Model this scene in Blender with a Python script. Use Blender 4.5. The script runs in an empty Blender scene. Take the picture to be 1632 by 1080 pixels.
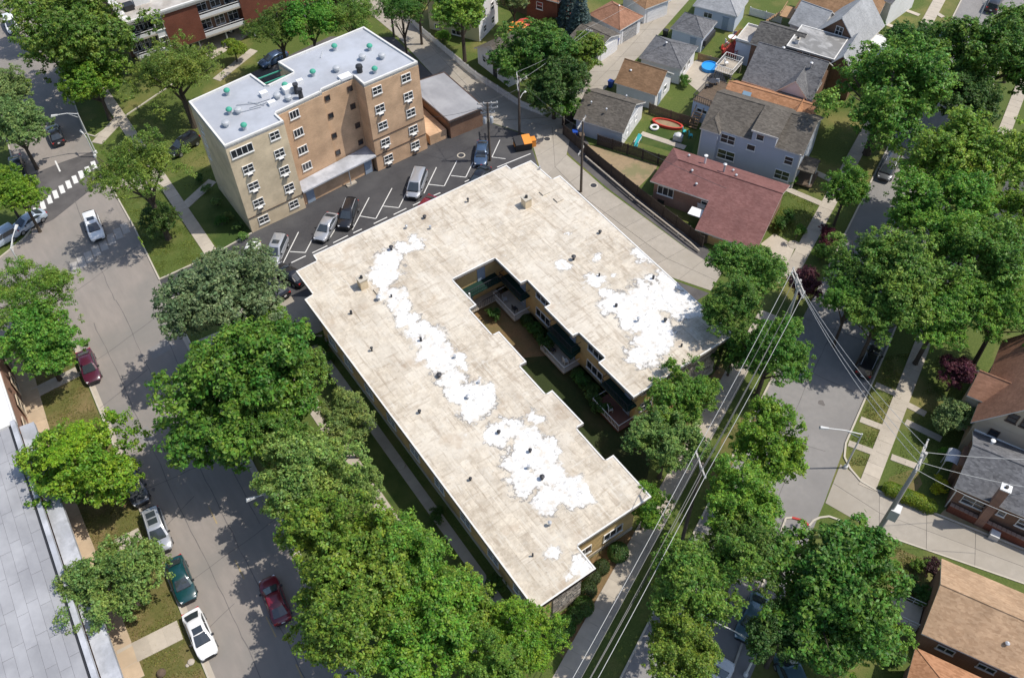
import bpy, bmesh, math, random
import numpy as np
from mathutils import Vector, Matrix
R = math.radians
S = bpy.context.scene
COL = S.collection

# ------------------------------------------------------------------ camera
# solved from the photograph's vanishing points; world axes follow the big U-shaped building
CAM_H = 76.0
F_PX = 1440.0
CM = np.array([[0.81927233, -0.57312793, -0.01781102],
               [0.44997143, 0.62334946, 0.63950071],
               [0.35541323, 0.53193968, -0.76858416]])   # rows: right, up, forward
cam = bpy.data.cameras.new('camera')
cam.sensor_width = 36.0
cam.lens = 36.0 * F_PX / 1632.0
cam.clip_start = 1.0
cam.clip_end = 6000.0
cam_ob = bpy.data.objects.new('camera', cam)
COL.objects.link(cam_ob)
mw = Matrix.Identity(4)
for i in range(3):
    mw[i][0] = CM[0][i]; mw[i][1] = CM[1][i]; mw[i][2] = -CM[2][i]
mw[0][3] = 0; mw[1][3] = 0; mw[2][3] = CAM_H
cam_ob.matrix_world = mw
S.camera = cam_ob

# ------------------------------------------------------------------ world and sun
SUN_EL = 60.0
SHADOW_AZ = 146.0                                   # direction the shadows fall, degrees from +X
sd = Vector((math.cos(R(SHADOW_AZ)) * math.cos(R(SUN_EL)), math.sin(R(SHADOW_AZ)) * math.cos(R(SUN_EL)), -math.sin(R(SUN_EL))))
W = bpy.data.worlds.new('World'); S.world = W; W.use_nodes = True
nt = W.node_tree; nt.nodes.clear()
sky = nt.nodes.new('ShaderNodeTexSky'); sky.sky_type = 'NISHITA'; sky.sun_disc = False
sky.sun_elevation = R(SUN_EL); sky.sun_rotation = math.atan2(-sd.x, -sd.y)
sky.altitude = 200; sky.air_density = 1.0; sky.dust_density = 1.5
bg = nt.nodes.new('ShaderNodeBackground'); bg.inputs['Strength'].default_value = 0.15
out = nt.nodes.new('ShaderNodeOutputWorld')
nt.links.new(sky.outputs[0], bg.inputs[0]); nt.links.new(bg.outputs[0], out.inputs[0])
sun = bpy.data.lights.new('sun', 'SUN'); sun.energy = 3.75; sun.angle = R(0.53); sun.color = (1.0, 0.95, 0.87)
sun_ob = bpy.data.objects.new('sun', sun); COL.objects.link(sun_ob)
sun_ob.rotation_euler = sd.to_track_quat('-Z', 'Y').to_euler(); sun_ob.location = (0, 0, 120)
S.view_settings.view_transform = 'Standard'; S.view_settings.look = 'None'
S.view_settings.exposure = 0.22; S.view_settings.gamma = 1.0; S.view_settings.use_curve_mapping = False
S.cycles.max_bounces = 6; S.cycles.diffuse_bounces = 3; S.cycles.glossy_bounces = 2
S.cycles.transmission_bounces = 3; S.cycles.transparent_max_bounces = 6

# ------------------------------------------------------------------ survey helpers
def ray(u, v):
    return CM.T @ np.array([(u - 816) / F_PX, -(v - 540) / F_PX, 1.0])
def P(u, v, z=0.0):
    """place on the level z that the photograph's pixel (1632 x 1080) looks at"""
    d = ray(u, v); t = (z - CAM_H) / d[2]
    return Vector((d[0] * t, d[1] * t, z))
def Pw(u, v, a, b):
    """place on the vertical wall through a and b (xy) that the pixel looks at"""
    d = ray(u, v); n = Vector((-(b[1] - a[1]), b[0] - a[0]))
    t = (n.x * a[0] + n.y * a[1]) / (n.x * d[0] + n.y * d[1])
    return Vector((d[0] * t, d[1] * t, CAM_H + d[2] * t))
def dist(p):
    return (Vector(p) - Vector((0, 0, CAM_H))).length

# ------------------------------------------------------------------ object helpers
def tag(o, label=None, cat=None, group=None, kind=None):
    if label: o['label'] = label
    if cat: o['category'] = cat
    if group: o['group'] = group
    if kind: o['kind'] = kind
    return o
def empty(name, loc, label, cat, group=None, rz=0.0):
    o = bpy.data.objects.new(name, None); COL.objects.link(o)
    o.location = loc; o.rotation_euler = (0, 0, rz); o.empty_display_size = 0.3
    return tag(o, label, cat, group)
def link(name, mesh, parent=None, loc=(0, 0, 0), rz=0.0, scale=None):
    o = bpy.data.objects.new(name, mesh); COL.objects.link(o)
    if parent is not None: o.parent = parent
    o.location = loc; o.rotation_euler = (0, 0, rz)
    if scale is not None: o.scale = scale
    return o
def copy_tree(o, parent=None):
    c = o.copy(); COL.objects.link(c)
    if parent is not None: c.parent = parent
    for ch in list(o.children): copy_tree(ch, c)
    return c

class MB:
    """collects boxes, prisms, tubes; build() links them as one mesh object"""
    def __init__(s): s.v = []; s.f = []; s.m = []
    def add(s, vs, fs, mi=0):
        b = len(s.v); s.v += [tuple(p) for p in vs]
        for f in fs: s.f.append([b + i for i in f]); s.m.append(mi)
        return s
    def box(s, c, d, rz=0.0, mi=0):
        x, y, z = d[0] / 2, d[1] / 2, d[2] / 2; co, si = math.cos(rz), math.sin(rz); vs = []
        for k in (-z, z):
            for (i, j) in ((-x, -y), (x, -y), (x, y), (-x, y)):
                vs.append((c[0] + i * co - j * si, c[1] + i * si + j * co, c[2] + k))
        return s.add(vs, [(3, 2, 1, 0), (4, 5, 6, 7), (0, 1, 5, 4), (1, 2, 6, 5), (2, 3, 7, 6), (3, 0, 4, 7)], mi)
    def prism(s, pts, z0, z1, mi=0, bottom=True, top_mi=None):
        pts = [(p[0], p[1]) for p in pts]
        a = sum(pts[i][0] * pts[(i + 1) % len(pts)][1] - pts[(i + 1) % len(pts)][0] * pts[i][1] for i in range(len(pts)))
        if a < 0: pts = pts[::-1]
        n = len(pts); vs = [(p[0], p[1], z0) for p in pts] + [(p[0], p[1], z1) for p in pts]
        s.add(vs, [[i, (i + 1) % n, n + (i + 1) % n, n + i] for i in range(n)], mi)
        b = len(s.v) - 2 * n
        s.f.append([b + n + i for i in range(n)]); s.m.append(mi if top_mi is None else top_mi)
        if bottom: s.f.append([b + n - 1 - i for i in range(n)]); s.m.append(mi)
        return s
    def poly(s, pts, mi=0):
        return s.add(pts, [list(range(len(pts)))], mi)
    def sheet(s, pts, z, mi=0):
        pts = [(p[0], p[1]) for p in pts]
        a = sum(pts[i][0] * pts[(i + 1) % len(pts)][1] - pts[(i + 1) % len(pts)][0] * pts[i][1] for i in range(len(pts)))
        if a < 0: pts = pts[::-1]
        return s.poly([(p[0], p[1], z) for p in pts], mi)
    def tube(s, path, r, n=6, mi=0, caps=True):
        path = [Vector(p) for p in path]; rs = r if isinstance(r, (list, tuple)) else [r] * len(path)
        rings = []; b = len(s.v)
        for i, p in enumerate(path):
            d = (path[min(i + 1, len(path) - 1)] - path[max(i - 1, 0)]).normalized()
            a = Vector((0, 0, 1)) if abs(d.z) < 0.9 else Vector((1, 0, 0))
            x = d.cross(a).normalized(); y = d.cross(x)
            for k in range(n):
                t = 2 * math.pi * k / n
                s.v.append(tuple(p + (x * math.cos(t) + y * math.sin(t)) * rs[i]))
        for i in range(len(path) - 1):
            for k in range(n):
                s.f.append([b + i * n + k, b + i * n + (k + 1) % n, b + (i + 1) * n + (k + 1) % n, b + (i + 1) * n + k]); s.m.append(mi)
        if caps:
            s.f.append([b + k for k in range(n)][::-1]); s.m.append(mi)
            s.f.append([b + (len(path) - 1) * n + k for k in range(n)]); s.m.append(mi)
        return s
    def lathe(s, prof, c=(0, 0, 0), n=10, mi=0):
        b = len(s.v)
        for (r, z) in prof:
            for k in range(n):
                t = 2 * math.pi * k / n; s.v.append((c[0] + r * math.cos(t), c[1] + r * math.sin(t), c[2] + z))
        for i in range(len(prof) - 1):
            for k in range(n):
                s.f.append([b + i * n + k, b + i * n + (k + 1) % n, b + (i + 1) * n + (k + 1) % n, b + (i + 1) * n + k]); s.m.append(mi)
        s.f.append([b + k for k in range(n)][::-1]); s.m.append(mi)
        s.f.append([b + (len(prof) - 1) * n + k for k in range(n)]); s.m.append(mi)
        return s
    def mesh(s, name, mats, smooth=False):
        me = bpy.data.meshes.new(name); me.from_pydata(s.v, [], s.f)
        mats = mats if isinstance(mats, (list, tuple)) else [mats]
        for m in mats: me.materials.append(m)
        if len(mats) > 1: me.polygons.foreach_set('material_index', s.m)
        if smooth:
            me.polygons.foreach_set('use_smooth', [True] * len(me.polygons)); me.set_sharp_from_angle(angle=R(38))
        me.update(); return me
    def build(s, name, mats, parent=None, smooth=False, loc=(0, 0, 0), rz=0.0):
        return link(name, s.mesh(name, mats, smooth), parent, loc, rz)

# ------------------------------------------------------------------ materials
def lin(h):
    h = h.lstrip('#'); r = []
    for i in (0, 2, 4):
        c = int(h[i:i + 2], 16) / 255; r.append(c / 12.92 if c <= .04045 else ((c + .055) / 1.055) ** 2.4)
    return tuple(r)
def base_mat(name):
    m = bpy.data.materials.new(name); m.use_nodes = True; n = m.node_tree.nodes
    return m, n, m.node_tree.links, n['Principled BSDF']
def mk(name, c1, c2=None, scale=1.0, rough=.85, bump=0.0, bscale=30.0, spec=.3, metal=0.0, coord='pos', c3=None, s3=.08, rnd=0.0, stretch=None, t3=(.45, .65)):
    """c1/c2 mixed by fine noise, c3 by large patches, rnd = brightness change from piece to piece"""
    m, n, l, b = base_mat(name)
    b.inputs['Roughness'].default_value = rough; b.inputs['Metallic'].default_value = metal
    b.inputs['Specular IOR Level'].default_value = spec
    if c2 is None: c2 = tuple(x * .88 for x in c1)
    if coord == 'pos': g = n.new('ShaderNodeNewGeometry').outputs['Position']
    else: g = n.new('ShaderNodeTexCoord').outputs['Object']
    if stretch:
        mp = n.new('ShaderNodeMapping'); mp.inputs['Scale'].default_value = stretch[:3]
        if len(stretch) > 3: mp.inputs['Rotation'].default_value = (0, 0, stretch[3])
        l.new(g, mp.inputs[0]); gs = mp.outputs[0]
    else: gs = g
    nz = n.new('ShaderNodeTexNoise'); nz.inputs['Scale'].default_value = scale; nz.inputs['Detail'].default_value = 6; nz.inputs['Roughness'].default_value = .65
    l.new(gs, nz.inputs['Vector'])
    rp = n.new('ShaderNodeMapRange'); rp.inputs[1].default_value = .3; rp.inputs[2].default_value = .7; l.new(nz.outputs[0], rp.inputs[0])
    mx = n.new('ShaderNodeMix'); mx.data_type = 'RGBA'; l.new(rp.outputs[0], mx.inputs[0])
    mx.inputs[6].default_value = (*c1, 1); mx.inputs[7].default_value = (*c2, 1); o = mx.outputs[2]
    if c3:
        n3 = n.new('ShaderNodeTexNoise'); n3.inputs['Scale'].default_value = s3; n3.inputs['Detail'].default_value = 5; n3.inputs['Roughness'].default_value = .6
        l.new(g, n3.inputs['Vector']); r3 = n.new('ShaderNodeMapRange'); r3.inputs[1].default_value = t3[0]; r3.inputs[2].default_value = t3[1]; l.new(n3.outputs[0], r3.inputs[0])
        m3 = n.new('ShaderNodeMix'); m3.data_type = 'RGBA'; l.new(r3.outputs[0], m3.inputs[0]); l.new(o, m3.inputs[6]); m3.inputs[7].default_value = (*c3, 1); o = m3.outputs[2]
    if rnd:
        oi = n.new('ShaderNodeObjectInfo'); rr = n.new('ShaderNodeMapRange'); rr.inputs[3].default_value = 1 - rnd; rr.inputs[4].default_value = 1 + rnd
        l.new(oi.outputs['Random'], rr.inputs[0]); hv = n.new('ShaderNodeHueSaturation'); l.new(rr.outputs[0], hv.inputs['Value']); l.new(o, hv.inputs['Color']); o = hv.outputs[0]
    l.new(o, b.inputs['Base Color'])
    if bump:
        nb = n.new('ShaderNodeTexNoise'); nb.inputs['Scale'].default_value = bscale; nb.inputs['Detail'].default_value = 4
        l.new(gs, nb.inputs['Vector']); bp = n.new('ShaderNodeBump'); bp.inputs['Strength'].default_value = bump; bp.inputs['Distance'].default_value = .05
        l.new(nb.outputs[0], bp.inputs['Height']); l.new(bp.outputs[0], b.inputs['Normal'])
    return m
def brick(name, c1, c2, mortar, w=.24, h=.075, rough=.9, big=None):
    """brick colour in courses: mapped by x+y along the wall and height"""
    m, n, l, b = base_mat(name); b.inputs['Roughness'].default_value = rough; b.inputs['Specular IOR Level'].default_value = .2
    g = n.new('ShaderNodeNewGeometry'); sx = n.new('ShaderNodeSeparateXYZ'); l.new(g.outputs['Position'], sx.inputs[0])
    ad = n.new('ShaderNodeMath'); l.new(sx.outputs[0], ad.inputs[0]); l.new(sx.outputs[1], ad.inputs[1])
    cb = n.new('ShaderNodeCombineXYZ'); l.new(ad.outputs[0], cb.inputs[0]); l.new(sx.outputs[2], cb.inputs[1])
    t = n.new('ShaderNodeTexBrick'); t.inputs['Scale'].default_value = 1.0; t.inputs['Brick Width'].default_value = w; t.inputs['Row Height'].default_value = h
    t.inputs['Mortar Size'].default_value = .008; t.inputs['Color1'].default_value = (*c1, 1); t.inputs['Color2'].default_value = (*c2, 1); t.inputs['Mortar'].default_value = (*mortar, 1)
    l.new(cb.outputs[0], t.inputs['Vector'])
    nz = n.new('ShaderNodeTexNoise'); nz.inputs['Scale'].default_value = .5; nz.inputs['Detail'].default_value = 6; l.new(g.outputs['Position'], nz.inputs['Vector'])
    rp = n.new('ShaderNodeMapRange'); rp.inputs[1].default_value = .3; rp.inputs[2].default_value = .7; rp.inputs[3].default_value = .78; rp.inputs[4].default_value = 1.14; l.new(nz.outputs[0], rp.inputs[0])
    hv = n.new('ShaderNodeHueSaturation'); l.new(t.outputs[0], hv.inputs['Color']); l.new(rp.outputs[0], hv.inputs['Value'])
    l.new(hv.outputs[0], b.inputs['Base Color']); return m
def shingle(name, c1, c2, c3=None):
    """asphalt shingle grain: small tabs whose tone changes from tab to tab"""
    m, n, l, b = base_mat(name); b.inputs['Roughness'].default_value = .95; b.inputs['Specular IOR Level'].default_value = .15
    tc = n.new('ShaderNodeTexCoord')
    mp = n.new('ShaderNodeMapping'); mp.inputs['Scale'].default_value = (3.2, 6.5, 6.5); l.new(tc.outputs['Object'], mp.inputs[0])
    vo = n.new('ShaderNodeTexVoronoi'); vo.inputs['Scale'].default_value = 1.0; l.new(mp.outputs[0], vo.inputs['Vector'])
    nz = n.new('ShaderNodeTexNoise'); nz.inputs['Scale'].default_value = .45; nz.inputs['Detail'].default_value = 6; nz.inputs['Roughness'].default_value = .7; l.new(tc.outputs['Object'], nz.inputs['Vector'])
    s = n.new('ShaderNodeSeparateColor'); l.new(vo.outputs['Color'], s.inputs[0])
    mx = n.new('ShaderNodeMix'); mx.data_type = 'RGBA'; l.new(s.outputs[0], mx.inputs[0]); mx.inputs[6].default_value = (*c1, 1); mx.inputs[7].default_value = (*c2, 1)
    rp = n.new('ShaderNodeMapRange'); rp.inputs[1].default_value = .3; rp.inputs[2].default_value = .7; rp.inputs[3].default_value = .8; rp.inputs[4].default_value = 1.2; l.new(nz.outputs[0], rp.inputs[0])
    hv = n.new('ShaderNodeHueSaturation'); l.new(mx.outputs[2], hv.inputs['Color']); l.new(rp.outputs[0], hv.inputs['Value']); o = hv.outputs[0]
    l.new(o, b.inputs['Base Color'])
    bp = n.new('ShaderNodeBump'); bp.inputs['Strength'].default_value = .35; bp.inputs['Distance'].default_value = .02; l.new(s.outputs[1], bp.inputs['Height']); l.new(bp.outputs[0], b.inputs['Normal'])
    return m
def leafmat(name):
    """leaf: tint from the object's own colour, changed leaf by leaf"""
    m, n, l, b = base_mat(name)
    oi = n.new('ShaderNodeObjectInfo'); g = n.new('ShaderNodeNewGeometry')
    h = n.new('ShaderNodeHueSaturation'); l.new(oi.outputs['Color'], h.inputs['Color'])
    a = n.new('ShaderNodeMapRange'); a.inputs[3].default_value = .5; a.inputs[4].default_value = 1.5; l.new(g.outputs['Random Per Island'], a.inputs[0]); l.new(a.outputs[0], h.inputs['Value'])
    k = n.new('ShaderNodeMath'); k.operation = 'MULTIPLY'; k.inputs[1].default_value = 17.3; l.new(g.outputs['Random Per Island'], k.inputs[0])
    fr = n.new('ShaderNodeMath'); fr.operation = 'FRACT'; l.new(k.outputs[0], fr.inputs[0])
    a2 = n.new('ShaderNodeMapRange'); a2.inputs[3].default_value = .47; a2.inputs[4].default_value = .53; l.new(fr.outputs[0], a2.inputs[0]); l.new(a2.outputs[0], h.inputs['Hue'])
    tc = n.new('ShaderNodeTexCoord'); nz = n.new('ShaderNodeTexNoise'); nz.inputs['Scale'].default_value = .55; nz.inputs['Detail'].default_value = 3; l.new(tc.outputs['Object'], nz.inputs['Vector'])
    gr = n.new('ShaderNodeMapRange'); gr.inputs[1].default_value = .35; gr.inputs[2].default_value = .65; gr.inputs[3].default_value = .515; gr.inputs[4].default_value = .478; l.new(nz.outputs[0], gr.inputs[0])
    gv = n.new('ShaderNodeMapRange'); gv.inputs[1].default_value = .35; gv.inputs[2].default_value = .65; gv.inputs[3].default_value = .80; gv.inputs[4].default_value = 1.25; l.new(nz.outputs[0], gv.inputs[0])
    hh = n.new('ShaderNodeHueSaturation'); l.new(gr.outputs[0], hh.inputs['Hue']); l.new(gv.outputs[0], hh.inputs['Value']); l.new(h.outputs[0], hh.inputs['Color']); h = hh
    l.new(h.outputs[0], b.inputs['Base Color']); b.inputs['Roughness'].default_value = .5; b.inputs['Specular IOR Level'].default_value = .35
    t = n.new('ShaderNodeBsdfTranslucent'); h2 = n.new('ShaderNodeHueSaturation'); h2.inputs['Value'].default_value = 1.25; h2.inputs['Hue'].default_value = .485
    l.new(h.outputs[0], h2.inputs['Color']); l.new(h2.outputs[0], t.inputs[0])
    mx = n.new('ShaderNodeMixShader'); mx.inputs[0].default_value = .4; l.new(b.outputs[0], mx.inputs[1]); l.new(t.outputs[0], mx.inputs[2])
    l.new(mx.outputs[0], n['Material Output'].inputs[0]); return m
def plain(name, c, rough=.5, metal=0.0, spec=.5, coat=0.0):
    m, n, l, b = base_mat(name); b.inputs['Base Color'].default_value = (*c, 1); b.inputs['Roughness'].default_value = rough
    b.inputs['Metallic'].default_value = metal; b.inputs['Specular IOR Level'].default_value = spec; b.inputs['Coat Weight'].default_value = coat
    b.inputs['Coat Roughness'].default_value = .06
    return m

M = {}
M['ground'] = mk('yard_soil', (.10, .085, .055), (.06, .06, .03), 1.5, c3=(.05, .065, .018), s3=.12)
M['grass'] = mk('lawn_grass', (.105, .135, .028), (.055, .085, .014), 5.0, bump=.8, bscale=14, c3=(.19, .165, .055), s3=.11, t3=(.5, .68))
M['dry'] = mk('dry_lawn', (.135, .125, .036), (.082, .092, .022), 4.0, bump=.8, bscale=14, c3=(.185, .14, .06), s3=.3, t3=(.45, .62))
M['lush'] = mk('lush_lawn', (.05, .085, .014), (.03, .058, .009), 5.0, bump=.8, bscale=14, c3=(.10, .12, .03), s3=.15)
M['courtgrass'] = mk('shade_painted_grass', (.035, .05, .012), (.022, .034, .008), 5.0, bump=.8, bscale=14, c3=(.06, .055, .02), s3=.3)  # lawn grass darkened: the courtyard's shade is put into its colour
M['mulch'] = mk('mulch_bed', (.26, .16, .075), (.16, .095, .045), 6.0, bump=.9, bscale=20, c3=(.14, .12, .05), s3=.3)
M['dirt'] = mk('bare_dirt', (.33, .24, .14), (.24, .18, .11), 2.0, bump=.5, bscale=15, c3=(.20, .18, .09), s3=.25, t3=(.5, .62))
M['road'] = mk('worn_asphalt', (.285, .25, .22), (.235, .208, .184), 1.3, bump=.25, bscale=60, c3=(.21, .195, .175), s3=.10, stretch=(1.0, .22, 1.0))
M['road2'] = mk('grey_asphalt', (.26, .245, .23), (.22, .21, .20), 1.5, bump=.25, bscale=60, c3=(.20, .19, .18), s3=.12)
M['dark'] = mk('new_asphalt', (.060, .058, .060), (.048, .047, .050), 3.0, bump=.3, bscale=60, c3=(.085, .083, .083), s3=.12)
M['patch'] = mk('asphalt_patch', (.095, .088, .085), (.078, .072, .070), 2.0, bump=.3, bscale=60, c3=(.13, .12, .115), s3=.2)
M['conc'] = mk('pavement_concrete', (.46, .405, .33), (.40, .35, .285), 2.0, bump=.15, bscale=40, rnd=.07, c3=(.37, .325, .265), s3=.3)
M['tanconc'] = mk('tan_pavement_concrete', (.50, .385, .265), (.44, .335, .23), 2.0, bump=.15, bscale=40, rnd=.06, c3=(.40, .31, .215), s3=.3)
M['seam'] = mk('roof_seam', (.245, .245, .255), (.21, .21, .22), 3)
M['paleroof'] = mk('weathered_pale_canopy', (.40, .415, .45), (.27, .275, .285), .9, rough=.7, c3=(.50, .51, .54), s3=.5, stretch=(1, .5, 1))
M['alley'] = mk('alley_concrete', (.375, .335, .28), (.31, .277, .232), 1.2, bump=.2, bscale=40, rnd=.05, c3=(.31, .275, .225), s3=.18)
M['curb'] = mk('kerb_concrete', (.50, .45, .37), (.42, .38, .31), 2.5)
M['redcurb'] = mk('red_kerb_paint', (.45, .05, .04), (.38, .06, .05), 3)
M['white'] = mk('white_paint', (.78, .77, .74), (.68, .67, .64), 3, rough=.6, coord='obj')
M['mark'] = mk('road_paint', (.74, .73, .70), (.55, .54, .51), 5, rough=.7)
M['wornmark'] = mk('worn_road_paint', (.40, .375, .345), (.31, .285, .26), 3, rough=.8)
M['tar'] = mk('tar_seal', (.11, .10, .095), (.16, .145, .135), 4, rough=.7)
M['yellowmark'] = mk('yellow_road_paint', (.40, .29, .13), (.30, .25, .17), 4, rough=.7)
M['glass'] = mk('window_glass', (.022, .026, .030), (.045, .05, .055), .8, rough=.07, spec=.8)
M['cream'] = brick('cream_brick', (.68, .55, .365), (.61, .49, .325), (.63, .53, .39))
M['orange'] = brick('orange_brick', (.61, .395, .24), (.52, .33, .195), (.60, .44, .30))
M['yellowbrick'] = brick('yellow_brick', (.64, .44, .20), (.56, .38, .165), (.46, .34, .18))
M['redbrick'] = brick('red_brick', (.20, .062, .035), (.155, .05, .03), (.20, .10, .075))
M['brownbrick'] = brick('brown_brick', (.24, .135, .085), (.19, .105, .07), (.24, .17, .125))
M['pinkbrick'] = brick('pink_brick', (.33, .19, .135), (.27, .15, .11), (.32, .22, .17))
M['greysiding'] = mk('grey_siding', (.47, .505, .58), (.44, .475, .545), .6, rough=.75)
M['bluesiding'] = mk('pale_blue_siding', (.54, .59, .68), (.50, .55, .64), .6, rough=.7)
M['whitesiding'] = mk('white_siding', (.74, .73, .72), (.68, .67, .66), .8, rough=.7)
M['greywall'] = mk('grey_wall_siding', (.50, .52, .55), (.45, .47, .50), .8, rough=.75)
M['yellowsiding'] = mk('pale_yellow_siding', (.62, .58, .36), (.57, .53, .33), .8, rough=.7)
M['tansiding'] = mk('tan_siding', (.52, .43, .32), (.47, .385, .285), .8, rough=.7)
M['eave'] = mk('fascia_white', (.72, .70, .66), (.62, .60, .56), 2, rough=.6)
M['brownfascia'] = mk('brown_fascia', (.10, .065, .05), (.075, .05, .04), 2, rough=.6)
M['sh_grey'] = shingle('grey_shingles', (.10, .10, .105), (.175, .175, .18))
M['sh_lgrey'] = shingle('pale_grey_shingles', (.27, .275, .28), (.35, .355, .36))
M['sh_dark'] = shingle('charcoal_shingles', (.065, .062, .06), (.125, .12, .112))
M['sh_maroon'] = shingle('maroon_shingles', (.165, .078, .070), (.215, .108, .098))
M['sh_orange'] = shingle('orange_shingles', (.31, .155, .08), (.43, .225, .125))
M['sh_brown'] = shingle('brown_shingles', (.19, .115, .065), (.27, .165, .095))
M['sh_tan'] = shingle('tan_shingles', (.33, .215, .13), (.44, .30, .19))
M['sh_red'] = shingle('reddish_brown_shingles', (.26, .135, .085), (.34, .18, .115))
M['sh_taupe'] = shingle('taupe_shingles', (.085, .075, .063), (.145, .128, .108))
M['greyroof'] = mk('silver_coated_roof', (.375, .388, .415), (.33, .342, .37), .7, rough=.6, c3=(.43, .45, .49), s3=.2, rnd=.03)
M['greyroof2'] = mk('grey_membrane_roof', (.30, .30, .31), (.25, .25, .262), .8, rough=.7, c3=(.36, .36, .37), s3=.2, rnd=.06, stretch=(1, .4, 1))
M['whiteroof'] = mk('white_membrane_roof', (.80, .79, .77), (.74, .73, .71), .6, rough=.7, c3=(.65, .64, .62), s3=.25)
M['silverroof'] = mk('patched_silver_roof', (.52, .51, .49), (.09, .088, .085), .75, rough=.6, c3=(.20, .195, .185), s3=.5, stretch=(1, .28, 1, .42), t3=(.46, .56))
M['stain'] = mk('weathered_roof', (.40, .36, .31), (.27, .245, .22), 1.2, rough=.8, c3=(.5, .47, .43), s3=.4)
M['wood'] = mk('weathered_wood', (.16, .115, .08), (.10, .075, .055), 3, rough=.9, rnd=.12)
M['darkwood'] = mk('dark_brown_fence_wood', (.075, .058, .048), (.05, .04, .034), 3, rough=.9, rnd=.1)
M['tanwood'] = mk('tan_deck_wood', (.36, .22, .12), (.27, .17, .09), 3, rough=.85, rnd=.12)
M['reddeck'] = mk('red_stained_deck', (.34, .05, .035), (.26, .04, .03), 3, rough=.8, rnd=.1)
M['pole'] = mk('utility_pole_wood', (.13, .105, .085), (.085, .07, .058), 4, rough=.9, coord='obj')
M['palewood'] = mk('bleached_pole_wood', (.45, .42, .38), (.36, .34, .31), 4, rough=.85, coord='obj')
M['metal'] = mk('galvanised_metal', (.52, .53, .54), (.44, .45, .46), 3, rough=.45, metal=.3, coord='obj')
M['darkmetal'] = mk('dark_metal', (.05, .05, .055), (.035, .035, .04), 3, rough=.5, coord='obj')
M['lampmetal'] = mk('pale_lamp_metal', (.62, .62, .60), (.55, .55, .53), 3, rough=.4, coord='obj')
M['green'] = mk('weathered_green_copper', (.05, .30, .20), (.08, .36, .26), 3, rough=.6, coord='obj')
M['awning'] = mk('dark_green_awning', (.008, .036, .026), (.006, .026, .019), 2, rough=.8)
M['bark'] = mk('tree_bark', (.10, .078, .058), (.06, .047, .036), 6, rough=.95, bump=.5, bscale=20, coord='obj')
M['leaf'] = leafmat('foliage_leaf')
M['tyre'] = plain('tyre_rubber', (.018, .018, .018), .8)
M['rim'] = plain('wheel_rim', (.45, .46, .48), .35, .7)
M['carglass'] = plain('car_glass', (.035, .043, .05), .06, 0, 1.0)
M['headlight'] = plain('headlamp_lens', (.75, .76, .78), .12, 0, .6)
M['taillight'] = plain('tail_lamp_lens', (.42, .02, .015), .2, 0, .6)
M['trim'] = plain('black_plastic_trim', (.022, .022, .024), .55)
M['blue'] = plain('blue_plastic', (.018, .07, .36), .45)
M['pool'] = plain('bright_blue_vinyl', (.03, .30, .72), .35)
M['teal'] = plain('teal_plastic', (.04, .40, .42), .45)
M['red'] = plain('red_plastic', (.55, .06, .04), .45)
M['orangep'] = plain('orange_plastic', (.75, .27, .04), .5)
M['limesign'] = plain('lime_sign_sheet', (.55, .78, .04), .4)
M['blacksign'] = plain('black_sign_ink', (.015, .015, .015), .5)
M['stone'] = mk('rough_face_stone', (.42, .37, .31), (.24, .20, .17), 2.0, rough=.9, rnd=.35)
M['mortar'] = mk('stone_mortar', (.30, .26, .22), None, 4)
M['door'] = mk('painted_door', (.30, .36, .44), None, 2, rough=.6)
M['skyglass'] = plain('skylight_glass', (.20, .30, .38), .15)
M['wire'] = plain('weathered_cable', (.36, .36, .35), .5)
M['darkwire'] = plain('black_cable', (.06, .06, .06), .5)
M['insul'] = plain('porcelain', (.62, .62, .60), .3)
# ------------------------------------------------------------------ ground, roads, pavements
def sheet(name, pts, z, mat, kind='structure'):
    return tag(MB().sheet(pts, z).build(name, mat), kind=kind)
def px(*uv, z=0.0):
    return [P(u, v, z) for (u, v) in uv]
def Lp(a, b, t): return (a[0] + (b[0] - a[0]) * t, a[1] + (b[1] - a[1]) * t)
unit = MB().box((0, 0, 0), (1, 1, 1))
UNIT = {}
def unit_box(mat):
    k = mat.name
    if k not in UNIT: UNIT[k] = unit.mesh('piece', mat)
    return UNIT[k]
def path_slabs(name, a, b, w, step=1.5, top=.07, mat='conc', gap=.03):
    """a straight pavement: bed strip with one concrete slab object per bay"""
    a, b = Vector((a[0], a[1])), Vector((b[0], b[1])); d = (b - a); L = d.length; d.normalize(); n = Vector((-d.y, d.x)); ang = math.atan2(d.y, d.x)
    bed = MB().prism([a + n * w / 2, b + n * w / 2, b - n * w / 2, a - n * w / 2], -.05, top - .02).build(name, M['curb']); tag(bed, kind='structure')
    k = max(1, round(L / step)); st = L / k
    for i in range(k):
        c = a + d * (st * (i + .5))
        link('slab', unit_box(M[mat]), bed, (c.x, c.y, top - .03 + random.uniform(-.004, .004)), ang, (st - gap, w - .01, .06))
    return bed
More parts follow.
